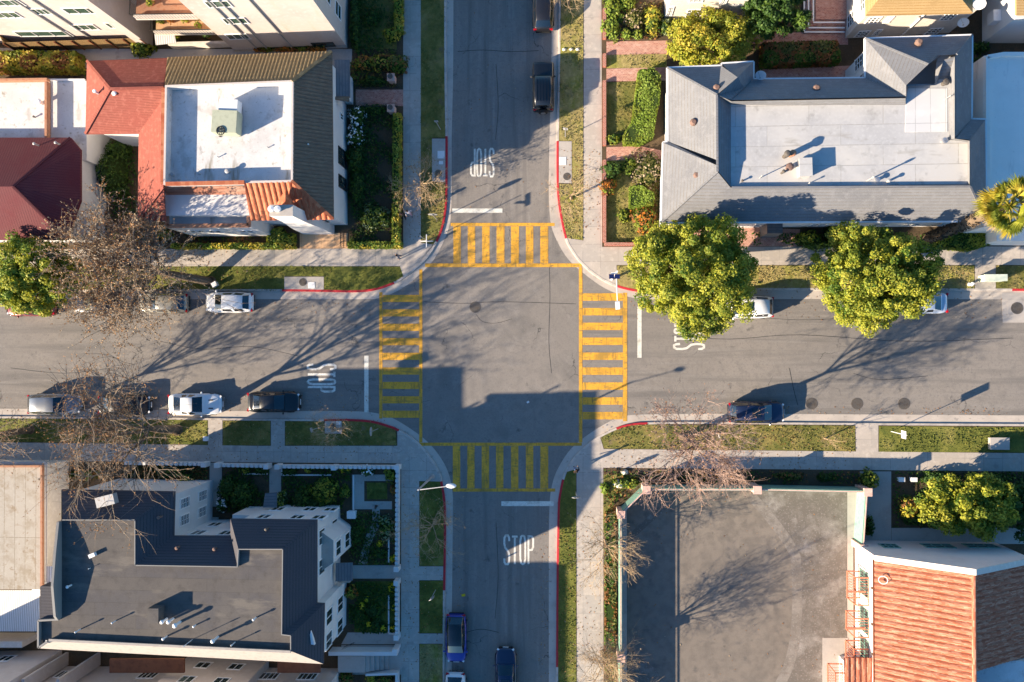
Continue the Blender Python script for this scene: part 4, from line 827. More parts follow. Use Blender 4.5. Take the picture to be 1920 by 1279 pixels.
for p, h, rr, l in (((313, 1160), .9, .26, 'leftmost of the three fat white vents by the roof box'), ((325, 1160), .9, .26, 'middle of the three fat white vents by the roof box'), ((338, 1166), 1.0, .3, 'rightmost and largest of the three fat white vents on the brown roof deck'), ((409, 1194), 1.1, .26, 'white hooded vent alone toward the right of the brown deck'), ((151, 1180), .75, .12, 'slim pipe vent at the lower left of the brown deck'), ((217, 1164), .6, .12, 'slim pipe vent left of the roof box'), ((313, 1193), .7, .18, 'pipe vent below the roof box'), ((367, 1172), .45, .14, 'stubby pipe vent right of the three fat vents'), ((361, 1199), 1.5, .07, 'tall thin pipe with the longest shadow on the brown deck'), ((441, 1204), .8, .1, 'thin pipe near the south edge of the brown deck'), ((480, 1158), .6, .16, 'silver vent beside the east ridge of the brown deck'), ((134, 1097), .6, .2, 'pale vent in the shade of the gable parapet'), ((170, 1065), .3, .06, 'small white pipe near the tip of the parapet shadow'), ((502, 991), .45, .2, 'rusty vent on the dark shingle slope by the northeast corner')):
    vent(p, zd-.28 if p[1] > 1000 else 8.5, h, rr*.6, l, mat='iron' if 'rusty' in l else 'white_metal')
b = MB(); q = P(298, 1148, dz); b.box((q.x, q.y, dz+.45), (.85, 1.15, .9)); tag(b.build('roof_box', 'tar_deck'), 'square brown roof box casting a dark shadow on the deck', 'roof box')
b = MB(); q = P(176, 1040, dz); b.box((q.x, q.y, dz+.15), (.5, .3, .35), .4); tag(b.build('roof_vent', 'white_metal'), 'flat slanted vent near the north end of the brown deck', 'roof vent')
b = MB(); q = P(201, 938, 8.9); b.box((q.x, q.y, 8.95), (1.5, .8, .6), .25); tag(b.build('skylight', 'grey_metal'), 'pale skylight box under bare branches on the dark roof', 'skylight')
for x, y in ((335, 1026), (405, 1028), (301, 969)): vent((x, y), 8.6, .4, .14, par=sh, mat='rust_terracotta')
# ================================================================ left low building, awnings, south apartments
lb = thing('concrete_roof_building', 'low building with a stained concrete roof and orange parapet', 'building', P(40, 990))
f = PP([(-140, 873, 3.6), (82, 873, 3.6), (82, 1106, 3.6), (-140, 1106, 3.6)]); walls('wall', lb, f, 0, 3.5, 'stucco', mt='concrete_roof')
b = MB()
for a, c in (((-140, 874, 3.6), (81, 874, 3.6)), ((80, 876, 3.6), (80, 1105, 3.6))): b.beam(P(*a), P(*c), .17, .4)
b.build('parapet', 'terracotta', lb)
b = MB()
for a, c in (((-140, 869, 3.3), (90, 869, 3.3)), ((86, 872, 3.3), (86, 1060, 3.3))): b.beam(P(*a), P(*c), .3, .12)
b.build('ledge', 'stucco', lb)
b = MB(); q = PP([(60, 1062, 3.2), (112, 1062, 3.5), (110, 1118, 3.5), (60, 1118, 3.2)]); b.prism([v-Vector((0, 0, .05)) for v in q], q, 0, None, True); tag(b.build('corrugated_awning', 'white_corrugated'), 'white ribbed metal awning in sun beside the dark bulkhead', 'awning')
b = MB(); q = PP([(-140, 1107, 3.0), (74, 1107, 3.0), (74, 1184, 2.8), (-140, 1184, 2.8)]); b.prism([v-Vector((0, 0, .05)) for v in q], q, 0, None, True); cp = b.build('carport_roof', 'grey_corrugated'); tag(cp, 'wide ribbed carport roof half in shade at the left border', 'carport')
b = MB(); b.slab(PP([(-140, 1185), (75, 1185), (75, 1196), (-140, 1196)]), 0, 2.4); tag(b.build('garden_wall', 'stucco'), 'cream wall below the ribbed carport roof', 'wall')
sa_ = thing('apartment_building', 'cream apartment building with brown awnings along the bottom left edge', 'building', P(300, 1270))
bays = [[(-140, 1222), (118, 1218), (118, 1500), (-140, 1500)], [(355, 1229), (505, 1236), (505, 1500), (355, 1500)]]
b = MB(); b.slab(PP([(-140, 1246), (640, 1252), (640, 1500), (-140, 1500)]), 0, 8.0); b.build('wall', 'peach_stucco', sa_)
for q in bays:
    b = MB(); b.slab(PP(q), 0, 8.4); b.build('bay', 'peach_stucco', sa_)
for x0, x1 in ((205, 345), (520, 600)):
    b = MB(); q = PP([(x0, 1236, 5.2), (x1, 1236, 5.2), (x1, 1262, 5.2), (x0, 1262, 5.2)]); b.slab(q, 5.0, 5.2, 0, None, True); b.build('awning', 'brown_awning', sa_)
for q in bays:
    A0, B0 = P(*q[0]), P(*q[1]); L0 = (B0-A0).length
    for s in (L0*.3, L0*.7):
        for z in (2.0, 5.0): win(sa_, A0, B0, s, z, 1.2, 1.3)
A0, B0 = P(-140, 1246), P(640, 1252)
for x in (150, 300, 520, 590):
    for z in (2.0, 6.0): win(sa_, A0, B0, (P(x, 1249)-A0).dot((B0-A0).normalized()), z, 1.6, 1.4, bars=(4, 1))
b = MB(); 
for x in (125, 185): 
    q = PP([(x, 1222), (x+5, 1222), (x+5, 1246), (x, 1246)]); b.slab(q, 0, 6.0)
b.build('fin_wall', 'peach_stucco', sa_)
# entry terrace at the bottom
tw = thing('entry_terrace', 'white walled entry steps and landing right of the brown awning building', 'steps', P(690, 1240))
b = MB(); b.slab(PP([(624, 1212), (750, 1212), (750, 1219), (624, 1219)]), .1, 1.3); b.slab(PP([(742, 1206), (752, 1206), (752, 1211.6), (742, 1211.6)]), .1, 1.5); b.build('wall', 'white_stucco', tw)
b = MB()
for k in range(5): b.slab(PP([(690+k*8, 1222), (697.8+k*8, 1222), (697.8+k*8, 1252), (690+k*8, 1252)]), .1, .9-.15*k)
b.slab(PP([(640, 1222), (689.8, 1222), (689.8, 1252), (640, 1252)]), .1, 1.05); b.build('step', 'concrete_plain', tw)
b = MB(); b.slab(PP([(690, 1256), (750, 1254), (750, 1258), (690, 1260)]), .1, .9); b.slab(PP([(745.2, 1258.4), (750, 1258.4), (750, 1320), (745.2, 1320)]), .1, .9); b.build('planter_wall', 'white_stucco', tw)
b = MB()
for k in range(7): q = P(645+k*3.2, 1213-k*1.4, 1.3); b.tube(q, q+Vector((0, 0, .7)), .015, n=4)
b.beam(P(645, 1213, 2.0), P(664, 1205, 2.0), .04, .04); b.build('handrail', 'black_metal', tw)
# ================================================================ SE hall with clay tiles
ch_ = thing('tile_roof_hall', 'pale pink hall with a clay barrel tile roof beside the play yard', 'building', P(1750, 1150))
zr, zv = 8.5, 5.0
e0 = P(1640, 1050, zv); rg0 = P(1825, 1067, zr); e1 = P(1927, 1046, zv); y1 = P(1602, 1480).y; yE = P(1800, 1235, 6).y
at_y = lambda v, y: Vector((v.x, y, v.z))
g0 = P(1602, 1016); xE = e1.x-.4
hp = [Vector((g0.x, e0.y+.05, 0)), Vector((xE, e0.y+.05, 0)), Vector((xE, y1, 0)), Vector((g0.x, y1, 0))]
walls('wall', ch_, hp, 0, zv-.1, 'pink_stucco')
b = MB(); gx = rg0.x; yb = e0.y+.05; pent = [Vector((e0.x-.1, yb, 0)), Vector((e1.x+.1, yb, 0)), Vector((e1.x+.1, yb, zv+.2)), Vector((gx, yb, zr+.28)), Vector((e0.x-.1, yb, zv+.2))]
b.prism(pent, [p+Vector((0, .35, 0)) for p in pent], 0, None, True); b.build('gable_wall', 'pink_stucco', ch_)
b = MB(); o = Vector((0, .17, .06)); b.beam(pent[4]+o, pent[3]+o, .45, .1); b.beam(pent[3]+o, pent[2]+o, .45, .1); b.build('gable_coping', 'stucco', ch_)
r = MB(); eL0 = at_y(e0, yb-.02); rL0 = at_y(rg0, yb-.02)
corrugate(r, [at_y(e0, y1), eL0, rL0, at_y(rg0, y1)], .46, .13, course=.46, lip=.05, spp=8)
corrugate(r, [at_y(e1, yb-.02), at_y(e1, yE), at_y(rg0, yE), rL0], .46, .13, course=.46, lip=.05, spp=6)
d = Vector((0, 0, -.02)); r.face([at_y(e0, y1)+d, eL0+d, rL0+d, at_y(rg0, y1)+d]); r.face([at_y(e1, yb)+d, at_y(e1, yE)+d, at_y(rg0, yE)+d, rL0+d])
r.tube(rL0+Vector((0, 0, .06)), at_y(rg0, y1)+Vector((0, 0, .06)), .16, n=10); r.build('roof', 'clay_tile', ch_)
r = MB(); r.slab([Vector((gx+.2, yE-.05, 0)), Vector((xE, yE-.05, 0)), Vector((xE, y1, 0)), Vector((gx+.2, y1, 0))], 4, 6.0); r.build('flat_wing', 'white_roof', ch_)
b = MB(); b.beam(at_y(e0, y1)+Vector((-.05, 0, -.05)), eL0+Vector((-.05, 0, -.05)), .14, .14); b.build('eaves_gutter', 'wood_trim', ch_)
GA, GB = Vector((e0.x-.1, yb+.35, 0)), Vector((e1.x, yb+.35, 0))
for x0, x1 in ((1652, 1684), (1731, 1787), (1810, 1868)): winpx(ch_, GA, GB, x0, 1028, x1, 1021, w=(x1-x0)*.042, h=1.3, frame='green_fence', bars=(3, 2))
WA, WB = Vector((g0.x, yb, 0)), Vector((g0.x, y1, 0))
u, n = facing(WA, WB)
for y0 in (1090, 1158, 1214):
    s, z = PW(WA, WB, 1616, y0); win(ch_, WA, WB, s, 2.3, 2.0, 1.8, frame='green_fence', bars=(4, 2))
def grille(c, uu, nn, w, d, z):
    b = MB(); p = [c-uu*w/2, c+uu*w/2, c+uu*w/2+nn*d, c-uu*w/2+nn*d]
    for zz in (z, z-1.9):
        for i in range(4): b.beam(at(p[i], zz), at(p[(i+1) % 4], zz), .09, .09)
        for k in range(1, int(w/.22)): q = p[0]+uu*(k*.22); b.beam(at(q, zz), at(q+nn*d, zz), .025, .025)
    for v in p[2:]: b.beam(at(v, z-1.9), at(v, z), .07, .07)
    for k in range(1, int(w/.22)): q = p[0]+uu*(k*.22)+nn*d; b.beam(at(q, z-1.9), at(q, z), .025, .025)
    b.beam(at(c+nn*d*.3, z+.1), at(c+nn*(d+.75), z+.1), .14, .1)
    b.build('window_grille', 'salmon_metal', ch_)
for y0, w_, d_ in ((1094, 2.2, 1.05), (1160, 1.5, 1.15), (1214, 1.4, 1.2)):
    s, z = PW(WA, WB, 1610, y0); grille(WA+u*s, u, n, w_, d_, 3.2)
b = MB(); q = PP([(1543, 1215), (1602, 1215), (1602, 1480), (1543, 1480)]); q = [Vector((v.x, v.y, 0)) for v in q]; 
bb = PP([(1572, 1228), (1601, 1228), (1601, 1480), (1572, 1480)]); b.slab(bb, .1, 3.6); b.build('side_bay', 'white_stucco', ch_)
r = MB(); ee = P(1582, 1237, 3.7); corrugate(r, PP([(1645, 1233, 3.9), (1582, 1233, 3.9), (1592, 1400, 3.4), (1650, 1400, 3.4)])[::1], .42, .1); r.face(PP([(1582, 1233, 3.86), (1635, 1233, 3.86), (1640, 1400, 3.36), (1586, 1400, 3.36)])); r.build('bay_roof', 'clay_tile', ch_)
grille(at(P(1572, 1262), 0), Vector((0, 1, 0)), Vector((-1, 0, 0)), 2.3, 1.2, 2.9)
b = MB(); b.slab(PP([(1541, 1195), (1589, 1195), (1589, 1480), (1541, 1480)]), .1, .16); b.build('apron', 'concrete_plain', ch_)
for y0 in (1099, 1166, 1221):
    s, z = PW(WA, WB, 1634, y0); b = MB(); q = WA+u*s+n*.12; b.box((q.x, q.y, 4.3), (.25, .12, .3)); b.build('wall_lamp', 'iron', ch_)
lb_ = thing('roof_ring', 'thin white ring lying on the clay tile roof', 'ring', P(1655, 1087, 5.6)); b = MB(); q = P(1655, 1087, 5.6)
for k in range(20): b.tube(q+Vector((.3*math.cos(k*.314), .3*math.sin(k*.314), .1+.12*math.cos(k*.314))), q+Vector((.3*math.cos((k+1)*.314), .3*math.sin((k+1)*.314), .1+.12*math.cos((k+1)*.314))), .03, n=5)
b.build('ring', 'white_metal', lb_)
# yard fence: green panels between pink posts
yf = thing('yard_fence', 'green panelled fence with pink stone posts around the play yard', 'fence', P(1300, 912))
line = PP([(1161, 1480), (1161, 955), (1207, 910), (1408, 910), (1608, 914), (1601, 1016)])
for i in range(len(line)-1):
    a, c = line[i], line[i+1]; d = (c-a).normalized(); nn = Vector((-d.y, d.x, 0)); b = MB(); b.slab([a+d*.16-nn*.09, c-d*.16-nn*.09, c-d*.16+nn*.09, a+d*.16+nn*.09], .1, 2.0, 0, 0); b.slab([a+d*.16-nn*.04, c-d*.16-nn*.04, c-d*.16+nn*.04, a+d*.16+nn*.04], 2.1, 2.16, 1, 1, True); b.build('panel', ['green_fence', 'pink_stone'], yf)
post = [line[1], line[2], line[3], line[4], P(1161, 1215), line[5]]
for v in post: b = MB(); b.box((v.x, v.y, 1.15), (.55, .55, 2.3)); b.box((v.x, v.y, 2.34), (.66, .66, .09)); b.build('post', 'pink_stone', yf)
def yrail(x, lab):
    a, c = P(x, 921.5, .15), P(x-4, 1480, .15); b = MB(); b.beam(a+Vector((0, 0, .04)), c+Vector((0, 0, .04)), .18, .08); tag(b.build('pipe', 'iron'), lab, 'pipe')
# SW garden walls with white merlons
gw = thing('battlement_wall', 'low white garden wall with small battlements around the corner garden', 'wall', P(640, 872))
def bwall(a, c, crenel=True):
    a, c = P(*a), P(*c); d = (c-a).normalized(); n_ = Vector((-d.y, d.x, 0))*.13; b = MB(); b.slab([a-n_, c-n_, c+n_, a+n_], .1, .75)
    L0 = (c-a).length; k = 0
    while crenel and k*.42+.24 < L0:
        p = a+d*(k*.42); q = a+d*(k*.42+.24); b.slab([p-n_*1.05, q-n_*1.05, q+n_*1.05, p+n_*1.05], .751, .95); k += 1
    b.build('section', 'white_stucco', gw)
for a, c in (((244, 866), (391, 868)), ((417, 870), (506, 871.5)), ((529, 872.5), (749, 874)), ((748.5, 878), (747.5, 1060)), ((747.5, 1088), (747.5, 1185))): bwall(a, c)
for a in ((391.5, 868.5), (416, 869.5), (507, 872), (527.5, 872.5), (749, 873.5), (747.5, 1061.5), (747.5, 1087), (747.5, 1188), (632, 874)): b = MB(); q = P(*a); b.box((q.x, q.y, .6), (.42, .42, 1.1)); b.build('pillar', 'white_stucco', gw)
gk = MB()
for a, c in (((457, 888), (503, 888)), ((529, 890), (622, 890)), ((530, 875), (530, 889)), ((730, 1010), (730, 1055)), ((730, 1115), (730, 1185)), ((730, 1186), (746, 1187)), ((664, 890), (664, 960)), ((622, 960), (550, 965))):
    a, c = P(*a), P(*c); d = (c-a).normalized(); n_ = Vector((-d.y, d.x, 0))*.06; gk.slab([a-n_, c-n_, c+n_, a+n_], .1, .28)
tag(gk.build('bed_edging', 'white_stucco'), 'thin white edging strips between the corner garden beds', 'edging')
pb = thing('brick_wall', 'low red brick border wall along the sunny pavement', 'wall', P(1133, 250))
for a, c in (((1133, 20), (1133, 76)), ((1133, 104), (1133, 128)), ((1133, 154), (1133, 275)), ((1133, 302), (1133, 455)), ((1133, 459), (1300, 459))):
    a, c = P(*a), P(*c); d = (c-a).normalized(); n_ = Vector((-d.y, d.x, 0))*.14; b = MB(); b.slab([a-n_, c-n_, c+n_, a+n_], .1, .5); b.build('section', 'brick_wall', pb)
b = MB(); gfx = [P(1508, 60), P(1592, 56)]
ps = thing('patio_steps', 'brick patio steps with white edges before the white house', 'steps', P(1550, 30))
for k, (x, y) in enumerate(((1508, 60), (1516, 52), (1525, 42))):
    b = MB(); b.slab(PP([(x, -30), (1584, -30), (1584, y), (x, y)]), .1, .28+.16*k, 0, 0); so = b.build('step', 'brick_path', ps)
    b = MB(); b.beam(P(x, y, .3+.16*k), P(1584, y, .3+.16*k), .12, .04); b.beam(P(x, -30, .3+.16*k), P(x, y-2, .3+.16*k), .12, .04); b.build('nosing', 'trim', so)
# entry path railings and urns on the NW garden
for y0, lab in ((165, 'northern of the two black railings beside the pink entry path'), (199, 'southern of the two black railings beside the pink entry path')):
    b = MB(); b.beam(P(668, y0, 1.0), P(746, y0, 1.0), .05, .05); b.beam(P(668, y0, .3), P(746, y0, .3), .04, .04)
    for k in range(27): q = P(668+3*k, y0, 0); b.tube(at(q, .1), at(q, 1.0), .014, n=4)
    tag(b.build('railing', 'black_metal'), lab, 'railing')
for y0, lab in ((153, 'stone planter pillar north of the pink entry path'), (210, 'stone planter pillar south of the pink entry path')):
    t = thing('planter', lab, 'planter', P(738, y0)); c = P(738, y0); b = MB(); b.box((c.x, c.y, .6), (.55, .55, 1.0)); b.box((c.x, c.y, 1.13), (.66, .66, .07)); b.build('pillar', 'pink_stone', t); b = MB(); b.lathe(at(c, 1.165), [(.08, 0), (.2, .1), (.24, .26), (.18, .26), (0, .2)], 12); b.build('urn', 'iron', t)
g_ = thing('iron_gate', 'black iron gate at the edge of the peach forecourt', 'gate', P(646, 452)); b = MB(); a, c = P(646, 438), P(646, 465); b.beam(at(a, 1.3), at(c, 1.3), .05, .05); b.beam(at(a, .25), at(c, .25), .05, .05)
for k in range(9): q = a+(c-a)*(k/8); b.tube(at(q, .13), at(q, 1.4), .018, n=5)
b.build('bars', 'black_metal', g_)
# ================================================================ vehicles
def car(name, label, cat, px, L, W, Ht, paint, kind='sedan', group='cars parked along the kerbs', z=0.0, sunroof=False, spare=False, rails=False, scoops=False, dark_roof=False, rzj=0.0):
    """px: (nose px, tail px) of the centre line on the ground"""
    a, b = P(*px[0]), P(*px[1]); c = (a+b)/2; d = a-b
    t = thing(name, label, cat, (c.x, c.y, z), math.atan2(d.y, d.x)+rzj, group)
    hl, hw = L/2, W/2
    boxy = kind == 'jeep'
    hood = {'sedan': .78, 'coupe': .76, 'hatch': .86, 'suv': .95, 'jeep': 1.08, 'wagon': .9}[kind]; belt = {'sedan': .92, 'coupe': .9, 'hatch': .98, 'suv': 1.08, 'jeep': 1.15, 'wagon': 1.0}[kind]
    tail = {'sedan': .96, 'coupe': .95, 'hatch': .98, 'suv': 1.05, 'jeep': 1.1, 'wagon': .98}[kind]
    # greenhouse stations along x (fractions of half length): cowl, roof front, roof rear, rear glass foot
    g = {'sedan': (.46, .10, -.40, -.74), 'coupe': (.34, -.02, -.40, -.78), 'hatch': (.54, .16, -.66, -.92), 'suv': (.50, .18, -.76, -.94), 'jeep': (.40, .27, -.90, -.93), 'wagon': (.50, .14, -.72, -.94)}[kind]
    xs = [1, .985, .94, .85, .7, g[0]+.02, .2, 0, -.25, -.5, g[3]+.03, -.85, -.94, -.985, -1]
    xs = sorted(set(xs), reverse=True)
    rows = []
    for f in xs:
        e = abs(f); k = (1-e)
        if boxy: wf = 1-.10*max(0, (e-.93)/.07)**2
        elif f > 0: wf = 1-.40*max(0, (f-.60)/.40)**2.5
        else: wf = 1-.32*max(0, (-f-.68)/.32)**2.4
        zt = hood if f > g[0] else belt if f > g[3] else tail
        if f > g[0]: zt = hood-(.20 if not boxy else .05)*max(0, (f-g[0])/(1-g[0]))**2.2 + (belt-hood)*max(0, 1-(f-g[0])/.15)*.7
        if f < g[3]: zt = tail-(.12 if kind in ('sedan', 'coupe') else .25)*max(0, (g[3]-f)/(1+g[3]+1e-6))**2
        zb = .24+.10*max(0, (e-.85)/.15)
        drop = .0 if e < .975 else (.16 if e < .99 else .3)
        zt -= drop*(.6 if boxy else 1)
        w = hw*wf
        sec = [(-w*.93, zb), (-w, zb+.2), (-w*1.0, .56), (-w*.985, zt-.17), (-w*.93, zt-.05), (-w*.80, zt), (-w*.4, zt+.025), (0, zt+.035), (w*.4, zt+.025), (w*.80, zt), (w*.93, zt-.05), (w*.985, zt-.17), (w, .56), (w, zb+.2), (w*.93, zb)]
        rows.append([Vector((f*hl, y, zz)) for y, zz in sec])
    m = MB(); m.grid(rows); m.face(rows[0][::-1]); m.face(rows[-1])
    m.grid([[r[0] for r in rows], [r[-1] for r in rows]])
    body = m.build('body', paint, t, smooth=True, local=True)
    # greenhouse shell
    def sec2(f, zt, w, wt):
        return [Vector((f*hl, -w, zt[0])), Vector((f*hl, -wt, zt[1])), Vector((f*hl, -wt*.86, zt[1]+.045)), Vector((f*hl, 0, zt[1]+.065)), Vector((f*hl, wt*.86, zt[1]+.045)), Vector((f*hl, wt, zt[1])), Vector((f*hl, w, zt[0]))]
    bw = hw*.90; rw = hw*(.68 if not boxy else .80); zr = Ht-.07; zb0 = belt-.06
    st = [(g[0], (zb0, belt+.015), bw*.86, bw*.84), (g[1], (zb0, zr-.02), bw, rw), ((g[1]*2+g[2])/3, (zb0, zr), bw, rw*1.02), ((g[1]+g[2]*2)/3, (zb0, zr), bw, rw*1.0), (g[2], (zb0, zr-.04), bw*.97, rw*.93), (g[3], (tail-.05, tail+.015), bw*.88, bw*.84)]
    rws = [sec2(*s) for s in st]
    m = MB(); m.grid(rws); m.face(rws[0][::-1]); m.face(rws[-1]); m.build('roof', 'car_black' if dark_roof else paint, t, smooth=True, local=True)
    def pane(name, q, shrink=.93, off=.012, sub=0):
        c0 = sum(q, Vector())/len(q); n = (q[1]-q[0]).cross(q[2]-q[0]).normalized()
        if n.dot(c0-Vector((0, 0, .6))) < 0: n = -n
        p = [c0+(v-c0)*shrink+n*off for v in q]; mm = MB(); mm.prism([v-n*(off+.02) for v in p], p, 0); mm.build(name, 'car_glass', t, local=True)
    def glazing(name, A, B, v0, v1, e):
        m_ = MB(); rr_ = []
        for v_ in (v0, (v0+v1)/2, v1):
            q = [A[i].lerp(B[i], v_) for i in (1, 2, 3, 4, 5)]; q[0] = q[0].lerp(q[1], e); q[4] = q[4].lerp(q[3], e); rr_.append(q)
        n = (rr_[0][3]-rr_[0][1]).cross(rr_[2][2]-rr_[0][2]).normalized(); n = n if n.z > 0 else -n
        m_.grid([[p+n*.014 for p in q] for q in rr_]); m_.build(name, 'car_glass', t, local=True, smooth=True)
    glazing('windshield', rws[0], rws[1], .06, .93, .25); glazing('rear_window', rws[5], rws[4], .12, .9, .3)
    for s in (0, 6):
        s2 = 1 if s == 0 else 5
        pane('side_window', [rws[1][s]*.75+rws[0][s]*.25, (rws[2][s]+rws[3][s])/2+Vector((.06, 0, 0)), (rws[2][s2]+rws[3][s2])/2+Vector((.06, 0, 0)), rws[1][s2]], .86, .02)
        pane('side_window', [(rws[2][s]+rws[3][s])/2-Vector((.06, 0, 0)), rws[4][s]*.8+rws[5][s]*.2, rws[4][s2], (rws[2][s2]+rws[3][s2])/2-Vector((.06, 0, 0))], .86, .02)
    if sunroof:
        p = [Vector((g[1]*hl-.25, -.36, zr+.066)), Vector((g[1]*hl-.25, .36, zr+.066)), Vector((g[1]*hl-.95, .36, zr+.07)), Vector((g[1]*hl-.95, -.36, zr+.07))]
        m = MB(); m.prism([v-Vector((0, 0, .03)) for v in p], [v+Vector((0, 0, .012)) for v in p]); m.build('sunroof', 'car_glass', t, local=True)
    r = .33 if kind in ('sedan', 'coupe', 'hatch') else .37
    for fx in (.60, -.58):
        for s in (-1, 1):
            y0 = s*(hw-.20); y1 = s*(hw+.012); m = MB()
            m.tube((fx*hl, y0, r), (fx*hl, y1, r), r, n=18); w_ = m.build('wheel', 'plastic', t, local=True)
            m = MB(); prof = [(r*.62, 0), (r, .01), (r+.004, .06), (r+.004, .16), (r*.62, .2)]
            m.grid([[Vector((fx*hl+q*math.cos(2*PI*k/18), y1-s*(h), r+q*math.sin(2*PI*k/18))) for k in range(18)] for q, h in prof], 0, True); m.build('tyre', 'tyre', w_, local=True)
            m = MB(); m.tube((fx*hl, y1-s*.02, r), (fx*hl, y1+s*.006, r), r*.6, n=14); m.build('rim', 'rim', w_, local=True)
    for s in (-1, 1):
        wf = .68; m = MB(); m.box((hl*.925, s*hw*.66, hood-.20), (.15, .26, .10), -s*.45); m.build('headlight', 'headlight', t, local=True)
        m = MB(); m.box((-hl*.955, s*hw*.74, tail-.16), (.15, .30, .14), s*.4); m.build('taillight', 'tail_red', t, local=True)
        m = MB(); m.ell((g[0]*hl-.12, s*(hw+.06), belt+.05), .09, .12, .075, 0, 8, 6, bot=-1); m.build('mirror', 'plastic' if paint in ('car_black', 'car_graphite') else paint, t, local=True)
        if rails: m = MB(); m.beam((g[1]*hl-.1, s*rw*.92, zr+.1), (g[2]*hl+.1, s*rw*.9, zr+.1), .05, .05); m.build('roof_rail', 'grey_metal', t, local=True)
        m = MB(); m.box((hl*.99 if s > 0 else -hl*.99, 0, .42), (.06, hw*1.2, .16)); m.build('bumper', 'plastic' if not boxy else 'car_black', t, local=True)
    if scoops:
        for s in (-1, 1): m = MB(); m.box((hl*.60, s*.36, hood+.02), (.42, .10, .05)); m.build('hood_scoop', 'plastic', t, local=True)
    if spare:
        m = MB(); m.tube((-hl-.02, .0, .85), (-hl-.24, .0, .85), .38, n=18); sp = m.build('spare_wheel', 'tyre', t, local=True); m = MB(); m.tube((-hl-.23, 0, .85), (-hl-.27, 0, .85), .22, n=14); m.build('rim', 'rim', sp, local=True)
        for k in range(5): m = MB(); m.box((-hl*.3, -.5+.25*k, zr+.07), (1.9, .04, .04)); m.build('roof_rib', 'car_black', t, local=True)
    m = MB(); m.box((hl*1.0, 0, .48), (.05, .5, .12)); m.build('number_plate', 'white_metal', t, local=True)
    return t
car('parked_car', 'white hatchback parked on the upper left street by the lush lawn', 'car', ((390, 568), (482, 568)), 4.35, 1.82, 1.52, 'car_white', 'hatch')
car('parked_car', 'dark red car half hidden under the leafy tree at the left border', 'car', ((15, 575), (119, 575)), 4.7, 1.82, 1.45, 'car_red', 'sedan')
car('parked_car', 'dark car showing through the brown branches beside the red car', 'car', ((146, 570), (238, 570)), 4.4, 1.78, 1.45, 'car_graphite', 'sedan')
car('parked_car', 'beige car with glinting windscreen under the big bare tree', 'car', ((266, 569), (362, 569)), 4.5, 1.8, 1.5, 'car_beige', 'wagon')
car('parked_car', 'white sport utility car with a sunroof beneath the left street tree', 'car', ((1340, 577), (1447, 577)), 4.7, 1.88, 1.7, 'car_white', 'suv', sunroof=True)
car('parked_car', 'pale blue car peeking out from under the right street tree', 'car', ((1668, 569), (1765, 569)), 4.6, 1.8, 1.45, 'car_sky', 'sedan')
car('parked_car', 'dark blue car with sunroof parked alone on the lower right street', 'car', ((1464, 772), (1365, 772)), 4.7, 1.85, 1.6, 'car_navy', 'suv', sunroof=True)
car('parked_car', 'black sedan at the front of the lower left row near the crossing', 'car', ((567, 753), (470, 753)), 4.7, 1.82, 1.45, 'car_black', 'sedan')
car('parked_car', 'white coupe with two dark hood scoops in the lower left row', 'car', ((423, 757), (322, 757)), 4.9, 1.92, 1.38, 'car_white', 'coupe', scoops=True)
car('parked_car', 'black car behind the white coupe under bare branches', 'car', ((292, 758), (190, 758)), 4.8, 1.84, 1.47, 'car_black', 'sedan')
car('parked_car', 'silver van like car beneath the bare tree at far lower left', 'car', ((165, 757), (58, 757)), 4.9, 1.88, 1.6, 'car_silver', 'wagon')
car('parked_car', 'boxy black off roader with a spare wheel on its tail', 'car', ((1019, 122), (1019, 214)), 4.2, 1.84, 1.85, 'car_black', 'jeep', spare=True)
car('parked_car', 'dark grey wagon parked at the very top of the upper street', 'car', ((1020, -32), (1019, 62)), 4.6, 1.86, 1.6, 'car_brown', 'wagon')
car('parked_car', 'bright blue hatchback facing down at the bottom left kerb', 'car', ((857, 1232), (857, 1151)), 4.2, 1.82, 1.55, 'car_blue', 'hatch', dark_roof=True)
car('parked_car', 'white car cut by the bottom border behind the blue hatchback', 'car', ((856, 1352), (856, 1255)), 4.5, 1.8, 1.5, 'car_white', 'hatch')
car('moving_car', 'dark blue sedan driving up the middle of the bottom street', 'car', ((949, 1211), (950, 1312)), 4.8, 1.86, 1.45, 'car_navy', 'sedan', group=None, sunroof=True)
